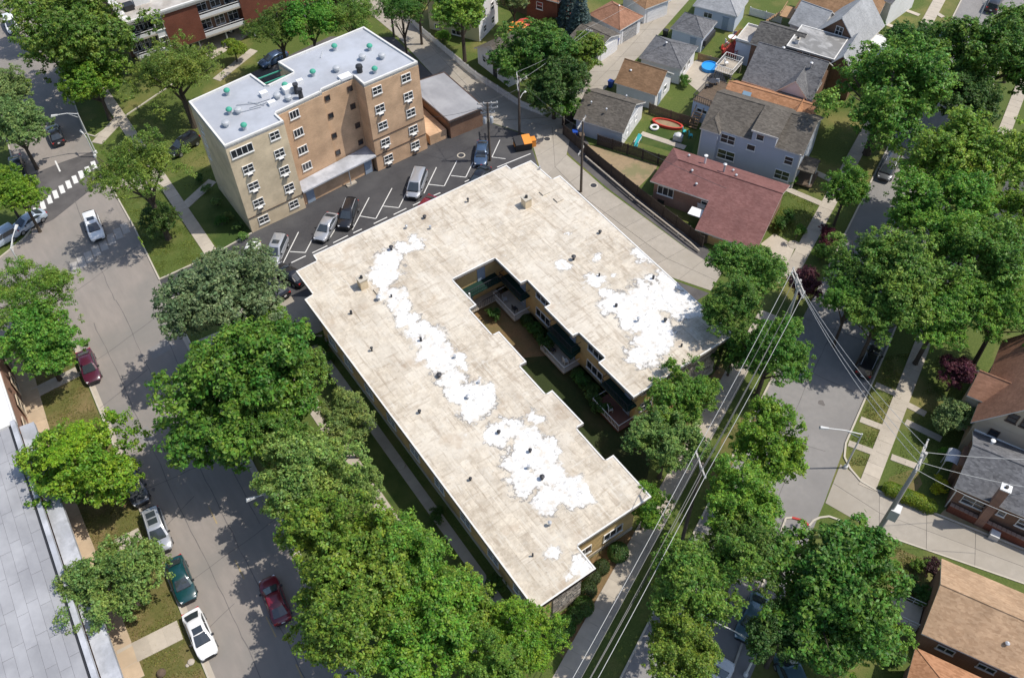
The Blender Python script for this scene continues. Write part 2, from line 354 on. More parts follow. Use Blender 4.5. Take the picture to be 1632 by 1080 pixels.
def quad_slabs(name, left, right, nx, step, top=.03, mat='alley', gap=.035):
    """a paved lane between two edge lines, cast slab by slab"""
    bed = MB(); 
    for i in range(len(left) - 1): bed.prism([left[i], left[i + 1], right[i + 1], right[i]], -.06, top - .02)
    bed = bed.build(name, M['patch']); tag(bed, kind='structure')
    for i in range(len(left) - 1):
        L = (Vector(left[i][:2]) - Vector(left[i + 1][:2])).length; k = max(1, round(L / step))
        for j in range(k):
            for q in range(nx):
                t0, t1, s0, s1 = j / k + gap / L / 2, (j + 1) / k - gap / L / 2, q / nx + (.004 if q else 0), (q + 1) / nx - (.004 if q < nx - 1 else 0)
                def pt(t, s): return Lp(Lp(left[i], left[i + 1], t), Lp(right[i], right[i + 1], t), s)
                MB().prism([pt(t0, s0), pt(t1, s0), pt(t1, s1), pt(t0, s1)], top - .06, top + random.uniform(-.004, .004)).build('slab', M[mat], bed)
    return bed
def kerb(pts, w=.18, h=.13, mat='curb', name='kerb'):
    m = MB()
    for i in range(len(pts) - 1):
        a, b = Vector(pts[i][:2]), Vector(pts[i + 1][:2]); d = (b - a).normalized(); n = Vector((-d.y, d.x)) * w / 2
        m.prism([a + n, b + n + d * .02, b - n + d * .02, a - n], -.05, h + .001 * (i % 2))
    return tag(m.build(name, M[mat]), kind='structure')

tag(MB().sheet([(-900, -700), (1100, -700), (1100, 1300), (-900, 1300)], 0).build('ground', M['grass']), kind='structure')

mainL = [(-8.4, 5), (-6.7, 37.2), (-4.5, 80.5), (-4.2, 86.5)]
mainL2 = [(-3.0, 101.2), (-1.6, 111.8), (3, 150), (9, 200)]
mainR = [(2.6, 5), (4.5, 40), (6.5, 80.5)]
mainR2 = [(6.9, 84.0), (7.6, 94.4), (8.2, 110.7)]
mainR3 = [(8.6, 116.6), (13, 150), (19, 200)]
sheet('main_road', mainL + mainL2 + [(19, 200)] + mainR3[::-1] + mainR2[::-1] + mainR[::-1], .004, M['road'])
sheet('side_street', [(-4.2, 86.5), (-3.0, 101.2), (-8, 98.6), (-60, 75), (-60, 62), (-9, 85)], .003, M['road'])
kerb([(-60, 75), (-8, 98.6), (-4.0, 100.6), (-3.0, 101.6), (-1.6, 111.8), (3, 150), (9, 200)])
kerb([(-60, 62), (-9, 85), (-5.2, 85.6), (-4.35, 84), (-4.5, 80.5), (-6.7, 37.2), (-8.4, 5)])
kerb([(2.6, 5), (4.5, 40), (6.5, 80.5)]); kerb([(6.9, 84), (7.6, 94.4), (7.9, 104.0)])
kerb([(24, 121), (9.6, 115.2), (8.7, 116.6), (13, 150), (19, 200)])
# gutter strips of paler concrete beside the kerbs
for gl, side in ((([(-8.4, 5), (-6.7, 37.2), (-4.5, 80.5)]), 1), (([(2.6, 5), (4.5, 40), (6.5, 80.5)]), -1)):
    m = MB()
    for i in range(2):
        a, b = gl[i], gl[i + 1]; m.poly([(a[0], a[1], .009), (b[0], b[1], .009), (b[0] + .5 * side, b[1], .009), (a[0] + .5 * side, a[1], .009)][::1 if side < 0 else -1])
    tag(m.build('gutter', M['conc']), kind='structure')
# newer asphalt band with its crossing
sheet('asphalt_band', px((44, 281), (100, 258), (150, 241), (153, 253), (168, 275), (205, 270), (265, 300), (262, 306), (200, 285), (143, 304), (85, 350), (60, 362), (40, 372)), .010, M['patch'])
def bars(name, pts, w, l, ang, mat, z):
    for (u, v) in pts:
        c = P(u, v); link(name, unit_box(M[mat]), bars.root, (c.x, c.y, z), R(ang), (l, w, .006))
def stripes(name, pts, w, l, ang, mat='mark', z=.016):
    root = MB().box((P(*pts[0]).x, P(*pts[0]).y, .002), (.2, .2, .002)).build(name, M['patch']); tag(root, kind='structure'); bars.root = root
    bars('stripe', pts, w, l, ang, mat, z)
c6 = lambda x, y: (x / 4.909, 200 + y / 4.909)
stripes('crosswalk', [c6(*q) for q in ((735, 310), (688, 352), (637, 385), (587, 423), (537, 462), (485, 500), (435, 540), (387, 580), (335, 625), (285, 672))], .58, 1.7, 84)
stripes('crosswalk', [c6(*q) for q in ((980, 805), (925, 845), (870, 890), (810, 935), (752, 980), (695, 1030), (640, 1070), (585, 1112))], .85, 2.0, 84, 'wornmark')
stripes('centre_line', [(339, 820), (382, 907), (432, 998), (480, 1075)], .12, 2.2, 88, 'yellowmark')
stripes('centre_line', [(92, 265)], .2, 2.6, 87)

# parking court
sheet('parking_lot', [(6.5, 80.5), (6.9, 84.0), (13.0, 84.0), (19.0, 84.9), (21, 86.5), (44.7, 87.5), (54.2, 87.0), (57.2, 80.6), (55.6, 77), (53, 71.2), (20, 71.2), (17.5, 73.2), (13, 74.5), (12, 79.2)], .006, M['dark'])
sheet('parking_apron', [(12.5, 79), (13, 74.5), (17.5, 73.2), (20, 71.2), (22, 66), (18, 65.9), (12.6, 68.5), (11.2, 73)], .005, M['alley'])
kerb([(6.7, 80.4), (12.2, 79.1), (11.2, 73), (12.6, 68.2), (18.4, 65.2)], .16, .12)
kerb([(6.9, 84.1), (13, 84.15), (19.0, 84.95)], .16, .12)
def line(name, pairs, w=.11, mat='mark', z=.014):
    pts = [(P(*a) + P(*b)) / 2 for a, b in pairs]
    root = MB().box((pts[0].x, pts[0].y, .003), (.1, .1, .002)).build(name, M['dark']); tag(root, kind='structure')
    for (a, b), c in zip(pairs, pts):
        d = P(*b) - P(*a); link('stripe', unit_box(M[mat]), root, (c.x, c.y, z), math.atan2(d.y, d.x), (d.length, w, .006))
k = lambda x, y: (380 + x / 4.8, 300 + y / 4.8)
c2 = lambda x, y: (544 + x / 3, y / 3)
line('parking_bay_marking', [(k(460, 335), k(343, 570)), (k(1000, 72), k(872, 318)), (k(1175, 0), k(1052, 232)), (k(565, 390), k(512, 492)), (k(745, 305), k(685, 405)),
     (k(1290, 25), k(1228, 148)), (k(195, 590), k(158, 655)), (c2(455, 800), c2(395, 925)), (c2(552, 770), c2(492, 890)), (c2(630, 775), c2(595, 848)), (c2(758, 670), c2(720, 752)), (c2(650, 760), c2(632, 800)),
     (k(395, 485), k(512, 492)), (k(930, 213), k(1050, 233)), (k(1108, 137), k(1226, 150)), (c2(418, 882), c2(490, 890)), (c2(525, 840), c2(595, 848)), (c2(630, 793), c2(697, 800)), (c2(722, 752), c2(785, 760))])
line('parking_bay_marking', [(k(405, 570), k(515, 517)), (k(565, 495), k(680, 440)), (k(725, 418), k(838, 362)), (k(878, 343), k(945, 312)), (k(1035, 272), k(1138, 222)), (k(1187, 202), k(1285, 155)), (k(1335, 132), k(1395, 103)), (k(1480, 62), k(1545, 35)), (c2(590, 870), c2(700, 820)), (c2(745, 800), c2(905, 735))], .14)
random.seed(4)
# lanes
quad_slabs('rear_alley', [(150, 122), (76.7, 88.9), (61.8, 82.1)], [(152, 117.5), (81.5, 86.0), (64.6, 79.8)], 2, 4.2)
quad_slabs('north_alley', [(54.5, 150), (55.3, 112), (54.0, 96), (54.5, 86.4)], [(58.2, 150), (59.6, 112), (59.9, 97), (61.7, 82.2)], 1, 4.5)
quad_slabs('side_alley', [(54.6, 86.3), (57.5, 80.4), (53.6, 72), (52.6, 66), (54.0, 52), (57.6, 45.2)], [(61.7, 82.1), (64.5, 79.7), (59.0, 74.2), (58.9, 66), (59.9, 52), (60.8, 46.6)], 2, 4.0)
sheet('alley_gutter', [(57.3, 80.3), (53.4, 72), (52.4, 66), (53.8, 52), (57.2, 45.0), (51.4, 45), (51.3, 71.2), (55.6, 77)], .005, M['patch'])
sheet('rear_yard_paving', [(45.2, 97), (54.2, 97), (54.8, 112), (47, 118), (30, 116), (30, 108), (44.5, 107)], .004, M['patch'])
sheet('driveway', px((300, 70), (405, 28), (480, -4), (495, 16), (470, 30), (402, 52), (360, 82), (338, 94)), .006, M['conc'])
path_slabs('sidewalk', P(345, 128), P(405, 80), 1.4)
# right-hand street
r2L = [(150, 76.4), (86.4, 47), (70.0, 39.4)]; r2L2 = [(60.5, 35.1), (51.3, 30.9), (10, 12)]
r2R = [(152, 67.6), (66.6, 27.7), (54.2, 22.2)]; r2R2 = [(47.6, 18.9), (10, 1.9)]
sheet('side_road', r2L + r2L2 + r2R2[::-1] + r2R[::-1], .004, M['road2'])
kerb(r2L); kerb(r2L2); kerb([(152, 67.6), (66.6, 27.7), (54.2, 22.2), (52.9, 21.2), (52.35, 20.0), (52.1, 18.4), (52.5, 17.0), (58.8, 4.6), (72, -21)])
kerb([(10, 1.9)] + [tuple(P(*q)[:2]) for q in ((1252, 826), (1262, 825))]); kerb([tuple(P(*q)[:2]) for q in ((1262, 825), (1270, 827), (1280, 830), (1288, 837))], .2, .14, 'redcurb', 'painted_kerb'); kerb([tuple(P(*q)[:2]) for q in ((1289, 838), (1296, 830), (1306, 825), (1321, 823), (1338, 829), (1350, 843), (1390, 853))])
kerb([(49.3, 13.6), (55.7, 3.1), (69, -23)], .14, .08)
random.seed(9)
quad_slabs('low_alley', [(52.0, 20.9), (52.6, 16.6), (58.5, 4.8), (71.5, -21.2)], [(47.6, 18.8), (49.2, 13.7), (55.8, 3.1), (69, -23)], 2, 4.4)
path_slabs('sidewalk', (52.0, 17.6), (150.0, 62.4), 1.6)
path_slabs('sidewalk', (9.0, 15.9), (60.5, 38.9), 2.1)
path_slabs('sidewalk', (66.0, 41.4), (150.0, 79.5), 1.7)
for a, b in (((1371, 668), (1428, 690)), ((1352, 706), (1395, 722)), ((1420, 728), (1466, 745)), ((1395, 613), (1427, 627)), ((1443, 672), (1500, 700)), ((1436, 640), (1475, 660)), ((1490, 20), (1503, 28)), ((1420, 8), (1465, 25)), ((1410, 38), (1470, 62))):
    path_slabs('footpath', P(*a), P(*b), .75)
path_slabs('sidewalk', (14.0, 130), (13.6, 84.9), 1.5)
path_slabs('sidewalk', (13.4, 67.8), (13.0, 17), 1.5)
path_slabs('footpath', (14.2, 94.5), (19, 97), 1.3); path_slabs('footpath', (7.6, 104.8), (13.3, 100.0), 2.0); path_slabs('footpath', (9.3, 113.6), (13.6, 117), 1.6)
path_slabs('footpath', (17.1, 64.5), (16.9, 24.5), 1.0)
path_slabs('footpath', (6.4, 72), (12.6, 71.6), 1.4)
path_slabs('sidewalk', P(64, 690), P(28, 560), 1.9, mat='tanconc'); path_slabs('sidewalk', P(66, 700), P(215, 1085), 1.7, mat='tanconc')
path_slabs('footpath', P(52, 628), P(124, 592), 1.5); path_slabs('footpath', P(190, 1052), P(287, 1003), 1.9); path_slabs('footpath', P(185, 870), P(224, 850), 1.4)
# planted and bare ground
def strip(name, pts, mat, z=.015): return sheet(name, pts, z, M[mat])
strip('parkway_lawn', [(-10.6, 78), (-4.75, 80), (-6.9, 37.2), (-8.5, 10), (-11.8, 10), (-11.4, 60)], 'dry', .004)
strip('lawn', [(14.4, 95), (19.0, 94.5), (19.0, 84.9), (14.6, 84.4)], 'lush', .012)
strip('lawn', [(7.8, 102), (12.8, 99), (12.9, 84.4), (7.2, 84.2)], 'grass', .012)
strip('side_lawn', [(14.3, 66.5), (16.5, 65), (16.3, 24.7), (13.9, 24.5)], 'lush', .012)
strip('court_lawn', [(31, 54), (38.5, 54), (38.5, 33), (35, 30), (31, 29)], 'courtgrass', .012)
strip('court_bed', [(31, 59.3), (38.5, 59.3), (38.5, 50.5), (36.8, 48.5), (33, 50.6), (31, 51)], 'mulch', .018)
strip('front_bed', [(18.5, 24.6), (22.9, 24.6), (23, 27.2), (31, 27.2), (31.2, 26.6), (26, 24.6), (18.5, 21.3)], 'mulch', .02)
strip('front_bed', [(38.6, 36.2), (49.6, 36.2), (52, 37.2), (50.8, 35.6), (45, 33.2), (38.6, 31.5)], 'mulch', .02)
strip('bare_yard', px((932, 229), (970, 240), (1048, 264), (1044, 273), (1014, 302), (975, 275), (930, 240)), 'dirt', .012)
strip('fence_verge', [(61.2, 80.0), (64.0, 78.8), (62.6, 73.5), (61.8, 62), (62.0, 48.5), (60.2, 48.5), (59.2, 66), (59.3, 74)], 'patch', .008)
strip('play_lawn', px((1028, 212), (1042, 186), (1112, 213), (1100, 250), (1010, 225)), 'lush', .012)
strip('pool_patio', px((1112, 95), (1150, 112), (1165, 150), (1130, 160), (1075, 115)), 'conc', .012)
strip('driveway', px((1208, 392), (1234, 372), (1268, 392), (1242, 452), (1224, 432), (1244, 420)), 'conc', .016)
path_slabs('footpath', P(1022, 213), P(1092, 236), .9)
path_slabs('footpath', P(1250, 300), P(1316, 328), .9); path_slabs('footpath', P(1285, 268), P(1330, 290), .9)
strip('yard_lawn', px((1190, 350), (1262, 300), (1312, 325), (1275, 400)), 'grass', .010)
strip('brick_border', px((1496, 822), (1632, 890), (1632, 850), (1510, 806)), 'dirt', .01)
strip('dry_verge', px((1400, 860), (1478, 893), (1450, 985), (1420, 960)), 'dry', .01)
strip('dry_verge', px((1460, 745), (1418, 760), (1408, 782), (1448, 800), (1470, 770)), 'dry', .01)
strip('dry_verge', px((1150, 700), (1190, 655), (1206, 668), (1165, 745), (1120, 800)), 'dry', .01)

# sealed cracks and paving joints on the worn carriageways
random.seed(31)
def seams(name, paths, w=.07, z=.0125):
    m = MB()
    for (a, b) in paths:
        a, b = Vector(a), Vector(b); L = (b - a).length; d = (b - a) / L; nn = Vector((-d.y, d.x)); k = max(3, int(L / 1.1)); off = 0; pts = []
        for i in range(k + 1):
            off = off * .85 + random.uniform(-.09, .09); pts.append(a + d * (L * i / k) + nn * off)
        for i in range(k):
            q = nn * (w * random.uniform(.35, .7)); m.poly([(*(pts[i] - q), z), (*(pts[i + 1] - q), z), (*(pts[i + 1] + q), z), (*(pts[i] + q), z)])
    return tag(m.build(name, M['tar']), kind='structure')
seams('tar_seam', [((-.3, 30), (1.6, 84)), ((-3.4, 30), (-1.6, 82)), ((3.0, 48), (4.4, 80)), ((-6.2, 46), (4.6, 47.5)), ((-5.8, 58), (5.2, 57)), ((-5.2, 70), (1.0, 72)), ((-4.8, 76), (6, 79)), ((-2, 88), (6.8, 91)), ((1.5, 84), (3.0, 104)), ((-5.9, 52), (-1, 54.5)), ((-6.3, 41), (-2.2, 42)), ((-30, 84), (-5, 95))], .06)
seams('tar_seam', [((46, 24.5), (70, 35.6)), ((60, 25.5), (57, 33)), ((52, 22.8), (48.5, 28)), ((66, 30), (63, 36)), ((40, 20), (52, 25))], .05)
sheet('tar_patch', [(-3.0, 62.5), (-1.6, 62.6), (-1.7, 65.0), (-3.1, 64.8)], .0105, M['road2']); sheet('tar_patch', [(2.0, 73), (4.6, 73.3), (4.5, 75.0), (1.9, 74.7)], .0105, M['road2'])
for (x, y, rr) in ((0.4, 68, .35), (-4.2, 63.5, .22), (-3.9, 57.4, .16), (1.2, 60.5, .2), (56, 27, .3), (51, 24.6, .22)):
    c = [(x + rr * (1 + .35 * math.sin(3 * t)) * math.cos(t), y + rr * 1.3 * math.sin(t)) for t in [i * math.pi / 7 for i in range(14)]]; sheet('oil_stain', c, .0115, M['tar'])
# ------------------------------------------------------------------ building kit
_wm = {}
def window_mesh(w, h, n, frame='white', sill=True, bar=.07):
    k = (round(w, 2), round(h, 2), n, frame, sill)
    if k in _wm: return _wm[k]
    m = MB(); d = .11; y = -.03
    m.box((0, y, h / 2 - bar / 2), (w, d, bar)); m.box((0, y, -h / 2 + bar / 2), (w, d, bar))
    for sx in (-1, 1): m.box((sx * (w / 2 - bar / 2), y, 0), (bar, d, h - 2 * bar))
    if h > .95 and n <= 2: m.box((0, y, 0), (w - 2 * bar, d * .8, .05))
    for i in range(1, n): m.box((-w / 2 + w * i / n, y, 0), (bar * .9, d * .9, h - 2 * bar))
    if sill: m.box((0, -.045, -h / 2 - .04), (w + .12, .15, .08))
    fm = m.mesh('window', M[frame])
    pw = (w - bar) / n - bar
    p = MB().box((0, 0, 0), (pw + .04, .03, h - 2 * bar + .02)).mesh('pane', M['glass'])
    _wm[k] = (fm, p, [-w / 2 + w * (i + .5) / n for i in range(n)]); return _wm[k]
class Bld:
    def __init__(s, name, label, o, rz=0.0, cat='building', group=None, z=0.0):
        s.o = Vector((o[0], o[1], z)); s.rz = rz
        s.e = empty(name, s.o, label, cat, group, rz)
    def loc(s, p):
        c, q = math.cos(-s.rz), math.sin(-s.rz); x, y = p[0] - s.o.x, p[1] - s.o.y
        return Vector((x * c - y * q, x * q + y * c, (p[2] - s.o.z) if len(p) > 2 else 0))
    def wor(s, p):
        c, q = math.cos(s.rz), math.sin(s.rz)
        return Vector((s.o.x + p[0] * c - p[1] * q, s.o.y + p[0] * q + p[1] * c, p[2] if len(p) > 2 else 0))
    def part(s, name, mb, mats, smooth=False):
        return mb.build(name, mats, s.e, smooth)
    def wall(s, poly, z0, z1, mat, name='wall'):
        return s.part(name, MB().prism(poly, z0, z1), M[mat])
    def rectwall(s, s0, s1, t0, t1, z1, mat, z0=-.3): return s.wall([(s0, t0), (s1, t0), (s1, t1), (s0, t1)], z0, z1, mat)
    def flat(s, poly, z, mat, th=.25, rim='eave', rw=.18, rh=.12):
        r = s.part('roof', MB().prism(poly, z - th, z), M[mat]); m = MB(); n = len(poly)
        for i in range(n):
            a, b = Vector(poly[i]), Vector(poly[(i + 1) % n]); d = (b - a).normalized(); nn = Vector((-d.y, d.x)) * rw
            q = [a, b, b + nn - d * rw, a + nn + d * rw]
            m.prism(q, z - th - .003, z + rh)
        s.part('roof_edge', m, M[rim]); return r
    def gable(s, s0, s1, t0, t1, ze, rise, mat, wmat, axis='s', ov=.4, rk=.3, trim='eave', th=.16, sides=True):
        """two roof slopes; axis s runs the ridge along the facade"""
        def C(a, b, z): return (a, b, z) if axis == 's' else (b, a, z)
        if axis == 's': l0, l1, c0, c1 = s0, s1, t0, t1
        else: l0, l1, c0, c1 = t0, t1, s0, s1
        cm = (c0 + c1) / 2; k = rise / (cm - c0); zr = ze + rise; zo = ze - ov * k; a, b = l0 - rk, l1 + rk
        m = MB()
        sec = [(c0 - ov, zo), (cm, zr), (c1 + ov, zo), (c1 + ov, zo - th), (cm, zr - th), (c0 - ov, zo - th)]
        vs = [C(a, c, z) for c, z in sec] + [C(b, c, z) for c, z in sec]
        fl = (lambda f: f) if axis == 's' else (lambda f: f[::-1])
        m.add(vs, [fl(f) for f in ((0, 6, 7, 1), (1, 7, 8, 2))], 0)
        m.f = [list(f)[::-1] for f in m.f]
        m.add(vs, [fl(f)[::-1] for f in ((2, 8, 9, 3), (3, 9, 10, 4), (4, 10, 11, 5), (5, 11, 6, 0), (0, 1, 4, 5), (1, 2, 3, 4), (6, 11, 10, 7), (7, 10, 9, 8))], 1)
        r = s.part('roof', m, [M[mat], M[trim]])
        if sides:
            for q0, q1 in ((l0, l0 + .12), (l1 - .12, l1)):
                g = MB()
                tri = [(c0, ze - .05), (c1, ze - .05), (cm, zr - th * .8)]
                vs = [C(q0, c, z) for c, z in tri] + [C(q1, c, z) for c, z in tri]
                g.add(vs, [(0, 1, 2), (5, 4, 3), (0, 3, 4, 1), (1, 4, 5, 2), (2, 5, 3, 0)])
                s.part('gable_wall', g, M[wmat])
        cap = MB(); cap.tube([C(a, cm, zr + .005), C(b, cm, zr + .005)], .07, 6); s.part('ridge_cap', cap, M[mat])
        return r
    def hip(s, s0, s1, t0, t1, ze, rise, mat, ov=.4, trim='eave', th=.16):
        a0, a1, b0, b1 = s0 - ov, s1 + ov, t0 - ov, t1 + ov; w, d = a1 - a0, b1 - b0; h = min(w, d) / 2; zr = ze + rise
        if w >= d: q = [(a0 + h, (b0 + b1) / 2), (a1 - h, (b0 + b1) / 2)]
        else: q = [((a0 + a1) / 2, b0 + h), ((a0 + a1) / 2, b1 - h)]
        vs = [(a0, b0, ze), (a1, b0, ze), (a1, b1, ze), (a0, b1, ze), (*q[0], zr), (*q[1], zr)]
        m = MB()
        if w >= d: m.add(vs, [(0, 1, 5, 4), (1, 2, 5), (2, 3, 4, 5), (3, 0, 4)], 0)
        else: m.add(vs, [(0, 1, 4), (1, 2, 5, 4), (2, 3, 5), (3, 0, 4, 5)], 0)
        m.add([(a0, b0, ze), (a1, b0, ze), (a1, b1, ze), (a0, b1, ze), (a0, b0, ze - th), (a1, b0, ze - th), (a1, b1, ze - th), (a0, b1, ze - th)],
              [(4, 5, 1, 0), (5, 6, 2, 1), (6, 7, 3, 2), (7, 4, 0, 3), (7, 6, 5, 4)], 1)
        r = s.part('roof', m, [M[mat], M[trim]])
        c = MB(); c.tube([vs[4], vs[5] if (Vector(vs[4]) - Vector(vs[5])).length > .1 else (vs[4][0] + .1, vs[4][1], vs[4][2])], .07, 5)
        for i, j in ((0, 4), (1, 5 if w >= d else 4), (2, 5), (3, 4 if w >= d else 5)): c.tube([vs[i], vs[j]], .06, 5)
        s.part('ridge_cap', c, M[mat]); return r
    def win(s, p, ang, w, h, n=2, frame='white', sill=True, name='window'):
        """p local (s, t, z) on the wall, ang = turn of the wall from the facade"""
        fm, pm, xs = window_mesh(w, h, n, frame, sill)
        o = link(name, fm, s.e, p, ang)
        for x in xs: link('pane', pm, o, (x, -.012, 0))
        return o
    def wins(s, pts, a, b, w, h, n=2, frame='white', sill=True):
        """windows seen at photograph pixels on the local wall a-b"""
        A, B = s.wor(a), s.wor(b); ang = math.atan2(b[1] - a[1], b[0] - a[0]); r = []
        for (u, v) in pts:
            q = Pw(u, v, A, B); r.append(s.win(s.loc(q), ang, w, h, n, frame, sill))
        return r
    def box(s, name, c, d, mat, rz=0.0): return s.part(name, MB().box(c, d, rz), M[mat])
    def door(s, p, ang, w, h, mat='door'):
        o = MB().box((0, -.02, h / 2), (w, .1, h)).box((0, -.01, h + .05), (w + .16, .14, .1)).build('door', M[mat], s.e, loc=p, rz=ang)
        MB().box((w * .36, -.1, h * .46), (.06, .08, .06)).build('handle', M['metal'], o)
        return o
    def garage_door(s, p, ang, w, h=2.1, rows=4, mat='whitesiding'):
        o = MB().box((0, -.01, h / 2), (w + .2, .06, h + .1)).build('garage_door', M['eave'], s.e, loc=p, rz=ang)
        pm = MB().box((0, 0, 0), (w, .05, h / rows - .04)).mesh('panel', M[mat])
        for i in range(rows): link('panel', pm, o, (0, -.05, h / rows * (i + .5)))
        return o
    def stack(s, p, h=.5, r=.09, mat='metal', cap=True):
        m = MB().lathe([(r, 0), (r, h)] + ([(r * 1.9, h + .02), (r * 1.9, h + .09), (r * .5, h + .2)] if cap else []), p, 8)
        return s.part('vent_pipe', m, M[mat], True)
    def chimney(s, p, w, d, h, mat):
        c = s.part('chimney', MB().box((p[0], p[1], p[2] + h / 2), (w, d, h)), M[mat])
        m = MB().box((p[0], p[1], p[2] + h + .05), (w + .14, d + .14, .1)).build('chimney_cap', M['curb'], c)
        MB().lathe([(.17, 0), (.15, .3)], (p[0], p[1], p[2] + h + .1), 8).build('flue', M['trim'], c)
        return c
def house(name, label, pa, pb, ze, ov=.4, cat='house', group=None):
    """frame on the eave seen from pixel pa to pb at height ze: s along it, t away from the viewer"""
    A, B = P(*pa, ze), P(*pb, ze); d = (B - A).to_2d(); L = d.length; rz = math.atan2(d.y, d.x); d.normalize(); n = Vector((-d.y, d.x))
    o = A.to_2d() + n * ov + d * ov
    b = Bld(name, label, o, rz, cat, group); b.L = L - 2 * ov; return b

# ------------------------------------------------------------------ the U-shaped courtyard block
ZR = 6.4
U = Bld('courtyard_apartments', 'two storey U-shaped apartment block with pale flat roof coated in white patches', (0, 0), 0, 'apartment building')
roof_poly = [(18.75, 69.5), (18.7, 65.4), (17.65, 65.25), (17.5, 23.9), (23.68, 23.9), (23.68, 26.42), (31.8, 26.38), (31.8, 31.65), (30.86, 31.65), (30.88, 35.9), (31.75, 35.92), (31.65, 40.7), (30.88, 40.68), (30.85, 44.95), (31.67, 44.94), (31.69, 49.74), (30.9, 49.76), (30.9, 54.0), (31.82, 54.05), (31.75, 58.6),
             (37.2, 58.55), (37.3, 53.9), (38.12, 53.85), (38.08, 49.68), (37.33, 49.7), (37.34, 44.93), (38.1, 44.88), (38.2, 40.82), (37.3, 40.75), (37.4, 35.5), (50.5, 35.6), (51.1, 65.35), (50.0, 65.37), (49.95, 69.6), (47.12, 69.7), (47.1, 70.66), (21.37, 70.62), (21.3, 69.6)]
# roof membrane with the worn white coating: its patches are stains with a shape of their own
def coated_roof():
    m, n, l, b = base_mat('coated_flat_roof'); b.inputs['Roughness'].default_value = .8; b.inputs['Specular IOR Level'].default_value = .25
    pos = n.new('ShaderNodeNewGeometry').outputs['Position']
    def noise(sc, det=6, rg=.65, vec=pos):
        q = n.new('ShaderNodeTexNoise'); q.inputs['Scale'].default_value = sc; q.inputs['Detail'].default_value = det; q.inputs['Roughness'].default_value = rg; l.new(vec, q.inputs['Vector']); return q
    def rng(o, a, c, d=0., e=1.):
        q = n.new('ShaderNodeMapRange'); q.inputs[1].default_value = a; q.inputs[2].default_value = c; q.inputs[3].default_value = d; q.inputs[4].default_value = e; l.new(o, q.inputs[0]); return q.outputs[0]
    def math_(op, x, y):
        q = n.new('ShaderNodeMath'); q.operation = op
        for i, t in enumerate((x, y)):
            if isinstance(t, (int, float)): q.inputs[i].default_value = t
            else: l.new(t, q.inputs[i])
        return q.outputs[0]
    def mixc(f, c1, c2):
        q = n.new('ShaderNodeMix'); q.data_type = 'RGBA'; l.new(f, q.inputs[0])
        for i, t in ((6, c1), (7, c2)):
            if isinstance(t, tuple): q.inputs[i].default_value = (*t, 1)
            else: l.new(t, q.inputs[i])
        return q.outputs[2]
    a = lambda x, y: (544 + x / 3, 360 + y / 3); c = lambda x, y: (544 + x / 3, 720 + y / 3)
    blobs = [(*a(370, 80), 12), (*a(300, 105), 13), (*a(340, 60), 9), (*a(230, 160), 22), (*a(200, 220), 24), (*a(200, 262), 18), (*a(240, 335), 20), (*a(270, 385), 17), (*a(225, 330), 14), (*a(320, 450), 17), (*a(370, 505), 18), (*a(430, 550), 24), (*a(470, 600), 20), (*a(410, 600), 17), (*a(480, 665), 18), (*a(545, 640), 14), (*a(590, 660), 8),
             (*a(535, 735), 22), (*a(600, 800), 24), (*a(550, 790), 20), (*a(690, 810), 20), (*a(640, 880), 24), (*a(720, 790), 13), (*a(760, 985), 22), (*a(730, 1000), 15), (*a(840, 960), 16), (*a(930, 915), 13), (*a(900, 1010), 20), (*a(1000, 1050), 16), (*a(880, 1060), 22),
             (*c(860, 50), 24), (*c(950, 20), 22), (*c(880, 140), 26), (*c(1000, 110), 24), (*c(1080, 190), 28), (*c(990, 240), 21), (*c(1160, 190), 16), (*c(870, 185), 15), (*c(1140, 550), 14), (*c(1080, 605), 10), (*c(1180, 540), 10), (*c(1010, 470), 12),
             (*a(1450, 340), 30), (*a(1330, 375), 26), (*a(1440, 430), 34), (*a(1540, 330), 34), (*a(1600, 250), 24), (*a(1620, 380), 26), (*a(1500, 500), 28), (*a(1480, 560), 26), (*a(1435, 615), 24), (*a(1530, 560), 16), (*a(1215, 262), 13), (*a(1270, 315), 11), (*a(1225, 152), 9), (*a(1440, 138), 15), (*a(1485, 165), 11), (*a(1060, 192), 9), (*a(1085, 40), 5), (*a(1650, 330), 20), (*a(1690, 400), 15), (*a(1300, 240), 7)]
    n1 = noise(.45, 8, .7); sub = n.new('ShaderNodeVectorMath'); sub.operation = 'SUBTRACT'; l.new(n1.outputs['Color'], sub.inputs[0]); sub.inputs[1].default_value = (.5, .5, .5)
    sca = n.new('ShaderNodeVectorMath'); sca.operation = 'SCALE'; l.new(sub.outputs[0], sca.inputs[0]); sca.inputs['Scale'].default_value = 3.6
    ad = n.new('ShaderNodeVectorMath'); ad.operation = 'ADD'; l.new(pos, ad.inputs[0]); l.new(sca.outputs[0], ad.inputs[1]); warped = ad.outputs[0]
    acc = None
    for (u, v, r) in blobs:
        p = P(u, v, ZR); rad = r * dist(p) / F_PX * 1.02
        d = n.new('ShaderNodeVectorMath'); d.operation = 'DISTANCE'; l.new(warped, d.inputs[0]); d.inputs[1].default_value = p
        f = rng(d.outputs['Value'], rad * 1.5, rad * .5)
        acc = f if acc is None else math_('MAXIMUM', acc, f)
    fine = noise(5.0, 4).outputs[0]
    field = math_('ADD', acc, math_('MULTIPLY', math_('SUBTRACT', fine, .5), .45)); field = math_('ADD', field, math_('MULTIPLY', math_('SUBTRACT', noise(1.0, 5, .6).outputs[0], .5), 1.9))
    # base: warm grey-beige membrane with roll-wide streaks in both building directions
    def streak(sx, sy, det=4):
        mp = n.new('ShaderNodeMapping'); mp.inputs['Scale'].default_value = (sx, sy, 1); l.new(pos, mp.inputs[0]); return noise(1.0, det, .6, mp.outputs[0]).outputs[0]
